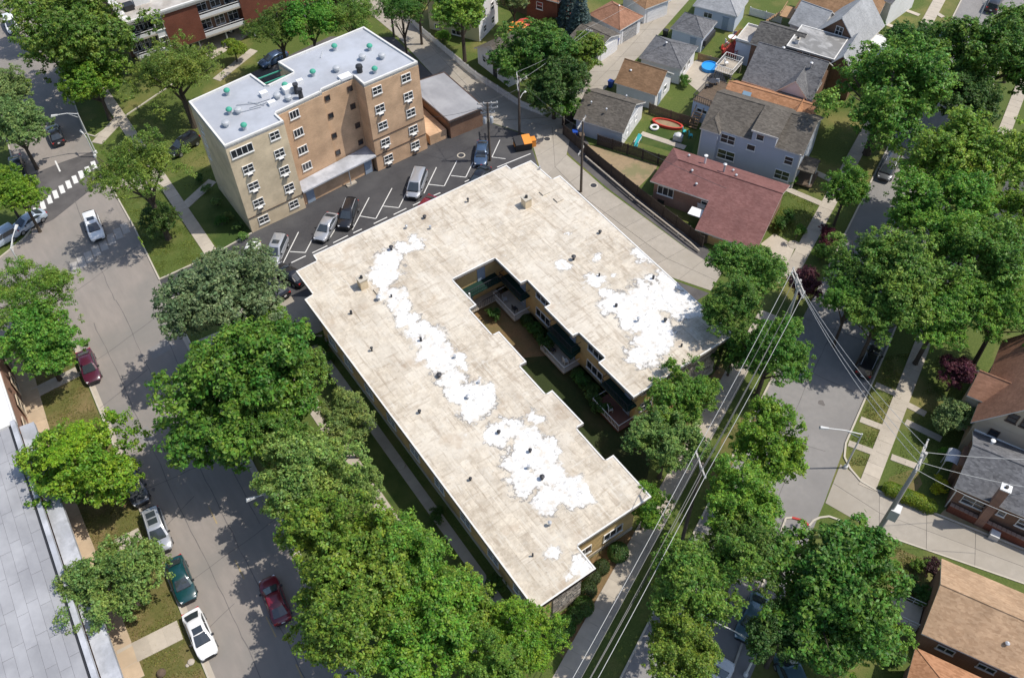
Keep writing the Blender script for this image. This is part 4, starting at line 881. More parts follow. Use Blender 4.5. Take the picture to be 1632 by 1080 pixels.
# brown hipped house at the top edge
h = house('brown_hip_house', 'tan house with wide brown hipped roof at the top edge', (1266, 14), (1392, 44), 4.0, .4); L = h.L
h.rectwall(0, L, 0, 8, 4.0, 'tansiding'); h.hip(0, L, 0, 8, 4.0, 2.3, 'sh_brown', .4)
for x in (2.0, 5.0): h.win((x, 0, 2.2), 0, 1.1, 1.2, 2)
st = h.part('rear_stair', MB().box((-1.2, 1.0, 2.4), (2.0, 3.2, .15)).box((-2.1, 1.0, 3.2), (.1, 3.2, .1)), M['tanwood'])
for i in range(7): MB().box((-2.4 - i * .3, 1.0, 2.2 - i * .32), (.3, 1.1, .06)).build('stair_tread', M['tanwood'], st)
h = house('grey_roof_corner_house', 'pale house with blue grey roof cut off by the top edge', (1360, -22), (1408, -2), 4.4, .4); h.rectwall(0, 6, 0, 8, 4.4, 'whitesiding'); h.gable(0, 6, 0, 8, 4.4, 2.2, 'sh_grey', 'whitesiding', 's')
# alley garages
def garage(name, label, pa, pb, pc, ze, rise, mat, wmat, style, axis='s', doorside='r', doors=1, rk=.3):
    h = house(name, label, pa, pb, ze, .3, 'garage', 'garages along the rear alley'); C = h.loc(P(*pc, ze)); D = max(4.5, C.y - .3)
    h.rectwall(0, h.L, 0, D, ze - (.16 if style == 'hip' else .0), wmat)
    if style == 'hip': h.hip(0, h.L, 0, D, ze, rise, mat, .3)
    else: h.gable(0, h.L, 0, D, ze, rise, mat, wmat, axis, .3, rk)
    h.D = D
    if doorside == 'r': h.garage_door((h.L, D / 2, 0), R(90), min(4.6, D - 1.0))
    return h
g = garage('white_alley_garage', 'white alley garage with pale grey hip roof and small windows', (1104, 9), (1175, 27), (1192, 10), 2.8, 1.6, 'sh_lgrey', 'bluesiding', 'hip', doorside='')
g.win((2.2, 0, 1.7), 0, 1.4, .9, 2); g.door((5.0, 0, 0), 0, .9, 2.0)
g = garage('hip_roof_garage', 'garage with mid grey hip roof second from the top on the alley', (1068, 45), (1121, 61), (1145, 38), 2.7, 1.5, 'sh_grey', 'bluesiding', 'hip', doorside='')
g.door((3.4, 0, 0), 0, .9, 2.0); g.part('window_box', MB().box((g.L + .2, 2.5, 1.2), (.5, 3.6, .9)), M['darkmetal'])
g = garage('slate_hip_garage', 'garage with darker grey hip roof beside the blue pool', (1018, 92), (1087, 111), (1117, 75), 2.7, 1.6, 'sh_grey', 'whitesiding', 'hip', doorside='')
for t in (1.6, 3.4): g.win((g.L, t, 1.6), R(90), .8, .9, 1)
g.stack((2.6, 2.4, 4.0), .35, .1)
g = garage('brown_gable_garage', 'white garage with plain brown gable roof facing the alley', (979, 130), (1047, 151), (1077, 116), 2.8, 1.9, 'sh_brown', 'whitesiding', 'gable', doorside='')
g.door((g.L, 1.6, 0), R(90), .9, 2.0); g.win((g.L, 3.4, 1.6), R(90), .8, .9, 1); g.stack((1.2, 1.6, 3.4), .5, .1); 
g = garage('taupe_gable_garage', 'large grey garage with dark taupe gable roof at the alley corner', (914, 187), (994, 211), (1037, 163), 2.7, 1.9, 'sh_taupe', 'greywall', 'gable', doorside='')
g.door((g.L, 2.9, 0), R(90), .95, 2.0, 'whitesiding'); g.win((g.L, 1.7, 1.6), R(90), .7, .9, 1); g.win((g.L, 4.6, 1.6), R(90), .7, .9, 1)
for q in ((1.2, 1.9), (3.6, 1.4), (4.8, 5.2)): g.stack((q[0], q[1], 3.9), .25, .08)
g.part('white_facing', MB().box((g.L + .012, g.D / 2, 1.3), (.05, g.D - .05, 2.8)), M['whitesiding'])
g = garage('brown_hip_garage', 'white garage with reddish brown hip roof across the alley', (937, 23), (988, 49), (1015, 21), 2.7, 1.7, 'sh_red', 'whitesiding', 'hip', doors=1); g.garage_door((g.L, g.D * .5, 0), R(90), g.D - 1.6)
g.stack((3.2, 2.6, 4.0), .25, .1)
g = garage('low_grey_garage', 'white garage with low taupe roof half hidden behind trees', (908, 56), (955, 78), (984, 51), 2.7, .7, 'sh_taupe', 'whitesiding', 'gable')
g = garage('tan_roof_garage', 'tan roofed white garage at the far end of the alley', (990, -12), (1028, 15), (1048, -4), 2.7, 1.0, 'sh_brown', 'whitesiding', 'hip')
g = garage('far_alley_garage', 'far alley garage with brown roof cut off by the top edge', (1026, -34), (1062, -16), (1086, -34), 2.7, 1.2, 'sh_brown', 'whitesiding', 'hip')
# cottage garage with gable end
a, b_ = P(762, 101), P(811, 139); d = (b_ - a).to_2d(); rz = math.atan2(d.y, d.x)
h = Bld('white_gable_garage', 'white garage with grey gable roof behind the picket fence', a.to_2d(), rz, 'garage'); L = d.length
h.rectwall(0, L, 0, 7.5, 2.7, 'whitesiding'); h.gable(0, L, 0, 7.5, 2.7, 2.1, 'sh_taupe', 'whitesiding', 't', .35, .35)
h.win((1.7, 0, 1.6), 0, .8, 1.1, 1); h.door((4.3, 0, 0), 0, .9, 2.0, 'darkmetal'); h.win((5.6, 0, 3.1), 0, .6, .9, 1)
# pale yellow house
a, b_ = P(685, 46), P(764, 67); d = (b_ - a).to_2d(); rz = math.atan2(d.y, d.x)
h = Bld('yellow_house', 'pale yellow sided house with white gable end behind the big tree', a.to_2d(), rz, 'house'); L = d.length; D = 6.2
h.rectwall(0, L, 0, D, 5.6, 'yellowsiding'); h.gable(0, L, 0, D, 5.6, 2.2, 'sh_grey', 'whitesiding', 's', .4, .3)
h.part('white_facing', MB().box((L + .012, D / 2, 2.75), (.05, D - .05, 5.7)), M['whitesiding'])
h.wins([(697, 24), (722, 32)], (0, 0), (1, 0), 1.1, 1.4, 1); h.wins([(696, 42)], (0, 0), (1, 0), .8, .8, 1); h.wins([(727, 52)], (0, 0), (1, 0), 1.5, .8, 2)
for t in (1.8, 4.4): h.win((L + .03, t, 3.6), R(90), .9, 1.3, 1); h.win((L + .03, t, 1.3), R(90), .9, 1.1, 1)
# brick cottage at the top centre
h = Bld('brick_cottage', 'red brick house block with white window frames at the top centre', P(840, 34).to_2d(), R(-65), 'house')
h.rectwall(0, 5.2, 0, 7, 4.8, 'redbrick'); h.win((5.2, 2.2, 3.4), R(90), 1.6, 1.2, 2); h.win((2.2, 0, 3.2), 0, 1.1, 1.2, 1); h.hip(0, 5.2, 0, 7, 4.8, 1.8, 'sh_red', .4)
h.part('rear_stair', MB().box((6.4, 3.0, 1.0), (2.0, 2.2, .14)).box((7.6, 3.0, .5), (.6, 1.4, .1)).box((7.3, 2.0, 1.5), (.1, .1, 1.0)), M['reddeck'])
# maroon roofed ranch
a = P(1036, 288, 3.4); rz = R(-64.4); h = Bld('maroon_roof_house', 'brick ranch house with maroon roof sweeping low over its front wing', a.to_2d(), rz, 'house')
L = 15.2; ov = .45; D = 7.2
C = h.loc(P(1109, 358, 2.6)); s1 = C.x; t1 = C.y
kk = .40; ze = 3.4; ridge_t = D / 2; zr = ze + kk * ridge_t; zl = ze + kk * t1
h.wall([(ov, ov), (L - ov, ov), (L - ov, D - ov), (ov, D - ov)], -.3, 3.4, 'pinkbrick'); h.wall([(s1 + ov, t1 + ov), (L - ov, t1 + ov), (L - ov, ov + .02), (s1 + ov, ov + .02)], -.3, zl + .05, 'yellowbrick', 'wing_wall')
pts = [(0, 0, ze), (s1, 0, ze), (s1, t1, zl), (L, t1, zl), (L, ridge_t, zr), (2.0, ridge_t, zr), (0, D, ze), (L, D, ze)]
m = MB().add(pts, [(0, 1, 2, 3, 4, 5)], 0).add(pts, [(5, 4, 7, 6), (0, 5, 6)], 0)
lowp = [(x, y, z - .18) for x, y, z in pts]
m.add(pts + lowp, [(0, 8, 9, 1), (1, 9, 10, 2), (2, 10, 11, 3), (3, 11, 12, 4), (4, 12, 15, 7), (7, 15, 14, 6), (6, 14, 8, 0)], 1); m.add(lowp, [(5, 4, 3, 2, 1, 0)], 1); m.add(lowp, [(6, 7, 4, 5), (6, 5, 0)], 1)
h.part('roof', m, [M['sh_maroon'], M['eave']]); h.part('ridge_cap', MB().tube([(2.0, ridge_t, zr + .02), (L, ridge_t, zr + .02)], .08, 6), M['sh_maroon'])
g = MB(); gv = [(L - ov, ov, 3.2), (L - ov, D - ov, 3.2), (L - ov, ridge_t, zr - .25), (L - ov - .15, ov, 3.2), (L - ov - .15, D - ov, 3.2), (L - ov - .15, ridge_t, zr - .25)]; g.add(gv, [(0, 1, 2), (5, 4, 3), (0, 2, 5, 3), (1, 4, 5, 2)]); g.add([(L - ov, t1 + ov, zl - .1), (L - ov, ov, 3.2), (L - ov, ov, zl - .1)], [(0, 2, 1)]); h.part('gable_wall', g, M['tansiding'])
h.win((2.0, ov, 2.2), 0, 2.1, 1.3, 3); h.win((7.2, ov, 2.2), 0, 1.2, 1.0, 1); h.win((1.6, ov, .4), 0, .9, .6, 1, 'brownfascia', False); h.win((6.6, ov, .4), 0, .9, .6, 1, 'brownfascia', False)
h.win((s1 + 2.6, t1 + ov, 1.6), 0, .9, .6, 1, 'tansiding'); h.win((s1 + 4.6, t1 + ov, 1.6), 0, .7, .5, 1, 'tansiding'); h.win((s1 + 6.2, t1 + ov, 1.6), 0, .9, .6, 1, 'tansiding')
h.box('entry_canopy', (s1 - .9, t1 * .35, 2.2), (1.6, 1.4, .1), 'whitesiding'); h.door((s1 - .9, ov, 0), 0, .9, 2.0, 'whitesiding')
h.stack((4.9, D - 2.0, zr - .7), 1.2, .13, 'white'); h.stack((7.6, D - 2.8, zr - .3), 1.1, .13, 'metal')
for q in ((2.6, D - 1.4), (4.2, ridge_t - .9), (5.4, 1.3), (8.4, D - 1.6), (9.2, ridge_t + .7)): h.stack((q[0], q[1], zr - abs(q[1] - ridge_t) * kk), .18, .09)
# houses on the right edge
h = house('brown_steep_house', 'tall tan gabled house with steep dark brown roof on the right edge', (1553, 667), (1600, 687), 5.4, .3); L = 6.0; D = 11
h.rectwall(0, L, 0, D, 5.4, 'tansiding'); h.gable(0, L, 0, D, 5.4, 4.2, 'sh_red', 'tansiding', 't', .4, .4)
h.rectwall(L + .02, L + 6, 1.5, D - 1, 4.6, 'whitesiding'); h.gable(L - 1.5, L + 6, 1.5, D - 1, 4.6, 3.2, 'sh_red', 'whitesiding', 's', .35, .2)
h.win((L / 2 - .6, 0, 7.2), 0, .9, 1.2, 1, 'brownfascia'); h.win((L / 2 + .6, 0, 7.2), 0, .9, 1.2, 1, 'brownfascia'); h.win((L / 2 - 1.2, 0, 4.2), 0, .9, 1.2, 1, 'brownfascia'); h.win((L / 2 + 1.8, 0, 3.0), 0, 1.0, 1.2, 1, 'brownfascia')
h.rectwall(-1.4, .6, 2.5, 5.5, 5.6, 'tansiding'); h.gable(-1.4, 2.0, 2.5, 5.5, 5.6, 1.6, 'sh_red', 'tansiding', 's', .3, .2)
h2 = house('grey_roof_brick_bungalow', 'brown brick bungalow with slate grey roof and tall side chimney', (1522, 773), (1632, 820), 4.0, .35, 'house'); L = h2.L + 5; D = 6.4
h2.rectwall(0, L, 0, D, 4.0, 'brownbrick'); h2.gable(0, L, 0, D, 4.0, 2.0, 'sh_grey', 'brownbrick', 's', .35, .3)
h2.win((1.9, 0, 2.3), 0, 2.2, 1.2, 2, 'lampmetal'); h2.win((4.2, 0, 2.5), 0, .7, .8, 1); h2.win((6.4, 0, 2.3), 0, 1.6, 1.2, 2)
h2.part('chimney', MB().box((3.15, -.3, 3.2), (.75, .65, 6.4)), M['pinkbrick']); h2.part('chimney_cap', MB().box((3.15, -.3, 6.44), (.9, .8, .14)), M['white']); h2.part('flue', MB().lathe([(.16, 0), (.15, .22)], (3.15, -.3, 6.5), 8), M['trim'])
h2.part('downspout', MB().tube([(-.3, -.3, 3.7), (.06, -.08, 3.0), (.06, -.08, .1)], .06, 6), M['eave'])
hm = MB(); hp = [(-.35 - .62 + .62 * math.cos(t), 2.35 + .42 * math.sin(t)) for t in [i * math.pi / 8 for i in range(9)]]
hm.add([(x, 3.0, z) for x, z in hp] + [(x, 4.7, z) for x, z in hp], [(i, i + 1, 10 + i, 9 + i) for i in range(8)]); h2.part('entry_hood', hm, M['paleroof'])
for t in (3.1, 4.6): h2.part('hood_post', MB().tube([(-1.5, t, .1), (-1.5, t, 2.4)], .05, 6), M['lampmetal'])
h2.stack((1.2, 4.6, 5.5), .4, .12, 'white'); h2.box('brick_pier', (-.2, 3.9, 1.6), (.5, 2.4, 3.2), 'brownbrick')
h2.part('side_roof', MB().prism([(-.2, D + .4), (L, D + .4), (L, D + 3.2), (-.2, D + 3.2)], 3.6, 3.8), M['whiteroof']); h2.rectwall(0, L, D + .6, D + 3.0, 3.6, 'whitesiding')
h2.box('air_conditioner', (4.6, -1.0, .35), (.8, .8, .7), 'lampmetal')
h3 = house('tan_shingle_house', 'brick house with broad tan shingle gable roof at lower right', (1469, 1007), (1632, 1081), 3.8, .35, 'house'); L = h3.L + 6; D = 6.8
h3.rectwall(0, L, 0, D, 3.8, 'brownbrick'); h3.gable(0, L, 0, D, 3.8, 1.9, 'sh_tan', 'tansiding', 's', .35, .3)
for x in (2.0, 5.2, 7.6): h3.win((x, 0, 2.2), 0, 1.4, .8, 2, 'lampmetal')
h3.part('stoop', MB().box((-1.1, 2.6, .3), (2.0, 2.2, .6)).box((-2.5, 2.6, .15), (.8, 2.2, .3)), M['conc'])
r = MB()
for t in (1.55, 3.65):
    for x in (-.2, -1.0, -1.9): r.tube([(x, t, .6), (x, t, 1.5)], .035, 6)
    r.tube([(-.1, t, 1.5), (-2.1, t, 1.5)], .04, 6); r.tube([(-.1, t, 1.05), (-2.1, t, 1.05)], .03, 6); r.tube([(-2.1, t, 1.5), (-2.9, t, .9), (-2.9, t, 0)], .04, 6)
h3.part('stair_railing', r, M['lampmetal']); h3.stack((5.6, 1.4, 4.5), .25, .1)
h4 = Bld('orange_hip_house', 'house corner with orange hipped shingle roof at the bottom right', P(1459, 1031, 3.7).to_2d(), R(-64), 'house'); 
h4.rectwall(.4, 13, -8.4, -.4, 3.6, 'pinkbrick'); h4.hip(.4, 13, -8.4, -.4, 3.75, 2.0, 'sh_orange', .4)
# distant block under the top edge and a few roofs beyond the right trees
h = house('pale_stucco_house', 'pale house roof glimpsed between crowns on the far right', (1590, 330), (1640, 345), 4, .4); h.rectwall(0, 6, 0, 8, 4, 'whitesiding'); h.hip(0, 6, 0, 8, 4, 1.8, 'sh_grey', .4)
# ------------------------------------------------------------------ trees and shrubs
def leaf_mesh(name, pos, nrm, size, rng, aspect=.62, jitter=.35):
    n = len(pos); sz = size * (1 + rng.uniform(-jitter, jitter, n))
    r = rng.normal(size=(n, 3)); t = np.cross(nrm, r); t /= np.linalg.norm(t, axis=1)[:, None] + 1e-9; b = np.cross(nrm, t)
    a = t * sz[:, None]; c = b * (sz * aspect)[:, None]; bend = nrm * (sz * .18)[:, None]
    v = np.stack([pos - a, pos + c * .9 - bend * 0, pos + a, pos - c * .9], axis=1)
    v[:, 0] -= bend; v[:, 2] -= bend
    me = bpy.data.meshes.new(name); me.vertices.add(4 * n); me.vertices.foreach_set('co', v.reshape(-1).astype(np.float32))
    me.loops.add(4 * n); me.loops.foreach_set('vertex_index', np.arange(4 * n, dtype=np.int32))
    me.polygons.add(n); me.polygons.foreach_set('loop_start', np.arange(0, 4 * n, 4, dtype=np.int32)); me.polygons.foreach_set('loop_total', np.full(n, 4, dtype=np.int32))
    me.materials.append(M['leaf']); me.update(calc_edges=True); return me
def unit_rand(rng, n):
    d = rng.normal(size=(n, 3)); return d / np.linalg.norm(d, axis=1)[:, None]
def crown_mesh(name, seed, Rr=5.0, zf=.85, n=36000, leaf=.125, nb=34, rb=(.24, .40), flat=.85, up=.55, jit=.65, ring=(.45, .86), aspect=.6, low=-.4, droop=0.0, tuft=.30, per=24, loose=.16):
    """crown > limbs' leaf masses > tufts > leaves, so the outline frays and gaps show"""
    rng = np.random.default_rng(seed)
    d = unit_rand(rng, nb * 5); d = d[d[:, 2] > low][:nb]; nb = len(d)
    f = rng.uniform(ring[0], ring[1], nb)[:, None]; lop = 1 + .14 * np.sin(np.arctan2(d[:, 1], d[:, 0]) * 2 + seed)[:, None] + rng.uniform(-.12, .12, nb)[:, None]
    c = d * f * lop * np.array([Rr, Rr, Rr * zf]); rad = rng.uniform(rb[0], rb[1], nb) * Rr
    c = np.vstack([c, [[0, 0, -.05 * Rr]]]); rad = np.append(rad, Rr * .42)
    nt_ = n // per; w = rad ** 2; idx = rng.choice(len(rad), nt_, p=w / w.sum())
    dd = unit_rand(rng, nt_); dd[:, 2] = np.where((dd[:, 2] < -.1) & (rng.random(nt_) < .65), -dd[:, 2], dd[:, 2])
    q = dd * rng.uniform(.70, 1.12, nt_)[:, None] * rad[idx][:, None]; q[:, 2] *= flat
    q = c[idx] + q; q += rng.normal(size=(nt_, 3)) * loose
    if droop: q[:, 2] -= droop * (np.hypot(q[:, 0], q[:, 1]) / Rr) ** 2 * Rr
    for _ in range(14):                                  # hollows between the limbs
        vd = unit_rand(rng, 1)[0]; vd[2] = abs(vd[2]) * 1.1 - .25; vc = vd * np.array([Rr, Rr, Rr * zf]) * rng.uniform(.8, 1.05); keep = np.linalg.norm((q - vc) * np.array([1, 1, .8]), axis=1) > Rr * rng.uniform(.14, .26); q = q[keep]; dd = dd[keep]
    nt_ = len(q)
    k = (Rr - tuft * .4) / np.percentile(np.hypot(q[:, 0], q[:, 1]), 98.5); q *= k
    ts = tuft * rng.uniform(.6, 1.35, nt_)
    td = unit_rand(rng, nt_ * per).reshape(nt_, per, 3); rr = rng.random((nt_, per, 1)) ** .45
    p = (q[:, None, :] + td * rr * ts[:, None, None] * np.array([1, 1, .62])).reshape(-1, 3); dd2 = np.repeat(dd, per, axis=0)
    nr = dd2 * .35 + td.reshape(-1, 3) * .5 + np.array([0, 0, up]) + unit_rand(rng, len(p)) * jit; nr /= np.linalg.norm(nr, axis=1)[:, None]
    return leaf_mesh(name, p, nr, leaf, rng, aspect)
CR = {}
for i in range(4): CR['maple', i] = crown_mesh('maple_crown', 10 + i, 5, .85, 48000, .125, 44, (.18, .32), tuft=.34)
for i in range(3): CR['big', i] = crown_mesh('broad_crown', 30 + i, 5, .72, 52000, .105, 60, (.15, .27), ring=(.5, .92), tuft=.27, per=20)
for i in range(3): CR['locust', i] = crown_mesh('feathery_crown', 50 + i, 5, .55, 40000, .085, 70, (.10, .20), .55, .6, .7, (.35, .98), .5, -.3, .10, .30, 26, .22)
for i in range(3): CR['linden', i] = crown_mesh('oval_crown', 70 + i, 5, 1.05, 48000, .125, 46, (.18, .30), tuft=.36)
for i in range(2): CR['small', i] = crown_mesh('young_crown', 90 + i, 5, .9, 22000, .20, 22, (.26, .42), tuft=.6)
for i in range(2): CR['shrub', i] = crown_mesh('shrub_foliage', 100 + i, 1, .8, 5200, .055, 14, (.3, .5), tuft=.13, per=16, loose=.03)
def topiary(seed):
    rng = np.random.default_rng(seed); n = 3200; d = unit_rand(rng, n); p = d * rng.uniform(.86, 1.03, n)[:, None] * np.array([1, 1, .9]); nr = d * .9 + unit_rand(rng, n) * .5
    return leaf_mesh('clipped_foliage', p, nr / np.linalg.norm(nr, axis=1)[:, None], .07, rng)
CR['ball', 0] = topiary(5)
def spruce_mesh():
    rng = np.random.default_rng(8); n = 9000; t = rng.random(n) ** .6; z = 8 * (1 - t); ang = rng.uniform(0, 2 * np.pi, n)
    arm = np.round(ang / (2 * np.pi) * 13 + np.floor(z * 1.6) * .5) / 13 * 2 * np.pi; ang = arm + rng.normal(size=n) * .10
    r = (.15 + 2.5 * t) * rng.uniform(.25, 1, n) ** .6; z = np.floor(z * 1.6) / 1.6 - r * .22 + rng.normal(size=n) * .07
    p = np.stack([r * np.cos(ang), r * np.sin(ang), z], axis=1); nr = np.array([0, 0, 1.]) + unit_rand(rng, n) * .8
    return leaf_mesh('spruce_boughs', p, nr / np.linalg.norm(nr, axis=1)[:, None], .16, rng, .5)
CR['spruce', 0] = spruce_mesh()
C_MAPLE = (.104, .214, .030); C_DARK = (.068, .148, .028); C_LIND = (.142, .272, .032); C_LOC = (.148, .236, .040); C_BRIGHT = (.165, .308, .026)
C_SILV = (.170, .248, .090); C_PURP = (.12, .033, .046); C_SPR = (.12, .18, .17); C_LIGHT = (.178, .288, .070)
trnd = random.Random(77)
def trunk_mesh(r, h, crown_r, lean, n=5):
    m = MB(); top = Vector((lean[0], lean[1], h)); f = h * .5
    m.tube([(0, 0, -.2), (0, 0, .3), (lean[0] * .25, lean[1] * .25, f), (lean[0] * .7, lean[1] * .7, h * .85), top + Vector((0, 0, crown_r * .35))], [r * 1.45, r * 1.05, r * .85, r * .6, r * .25], 8)
    for i in range(n):
        a = 2 * math.pi * i / n + trnd.uniform(-.4, .4); z0 = f * trnd.uniform(.85, 1.35); q = Vector((math.cos(a), math.sin(a), 0)); b = Vector((lean[0] * .4, lean[1] * .4, z0))
        e = b + q * crown_r * trnd.uniform(.6, .8) + Vector((0, 0, h - z0 + crown_r * trnd.uniform(-.05, .3)))
        md = b.lerp(e, .45) + Vector((0, 0, crown_r * .06)); m.tube([b, md, e], [r * .5, r * .33, r * .1], 6)
        e2 = md + (q.cross(Vector((0, 0, 1))) * trnd.choice((-1, 1)) + q * .5 + Vector((0, 0, .5))) * crown_r * .33
        m.tube([md, e2], [r * .28, r * .08], 5)
    return m
def tree(u, v, rpx, hc, kind, col, label, group=None, zs=1.0, var=None, name=None):
    c = P(u, v, hc); rad = rpx * dist(c) / F_PX
    if hc - rad * .7 * zs < .8: pass
    ks = [k for k in CR if k[0] == kind]; key = (kind, var if var is not None else trnd.randrange(len(ks)))
    names = {'maple': 'maple_tree', 'big': 'shade_tree', 'locust': 'locust_tree', 'linden': 'linden_tree', 'small': 'young_tree'}
    e = empty(name or names[kind], (c.x, c.y, 0), label, 'tree', group)
    lean = (trnd.uniform(-.4, .4), trnd.uniform(-.4, .4))
    trunk_mesh(max(.12, rad * .055), hc, rad, lean, 6).build('trunk', M['bark'], e, True)
    s = rad / 5.0; cr = link('crown', CR[key], e, (0, 0, hc), trnd.uniform(0, 6.28), (s, s, s * zs))
    j = lambda x: max(0, x * trnd.uniform(.88, 1.14)); col = tuple(x * 1.22 for x in col) if kind == 'big' else col; cr.color = (j(col[0]), j(col[1]), j(col[2]), 1)
    return e
def bush(u, v, r, label, col=C_DARK, kind='shrub', cat='shrub', name='shrub', group=None, zs=1.0):
    c = P(u, v, r * .7); e = empty(name, (c.x, c.y, 0), label, cat, group)
    MB().tube([(0, 0, -.1), (0, 0, r * .6)], [.05, .03], 5).build('stem', M['bark'], e)
    ks = [k for k in CR if k[0] == kind]
    f = link('foliage', CR[trnd.choice(ks)], e, (0, 0, r * .75 * zs), trnd.uniform(0, 6.28), (r, r, r * zs)); f.color = (*[x * trnd.uniform(.88, 1.12) for x in col], 1); return e
g1 = 'trees along the wide main road'; g2 = 'trees between the road and the courtyard block'; g3 = 'trees along the right hand street'; g4 = 'trees round the rear alley'; g5 = 'trees near the top balcony block'
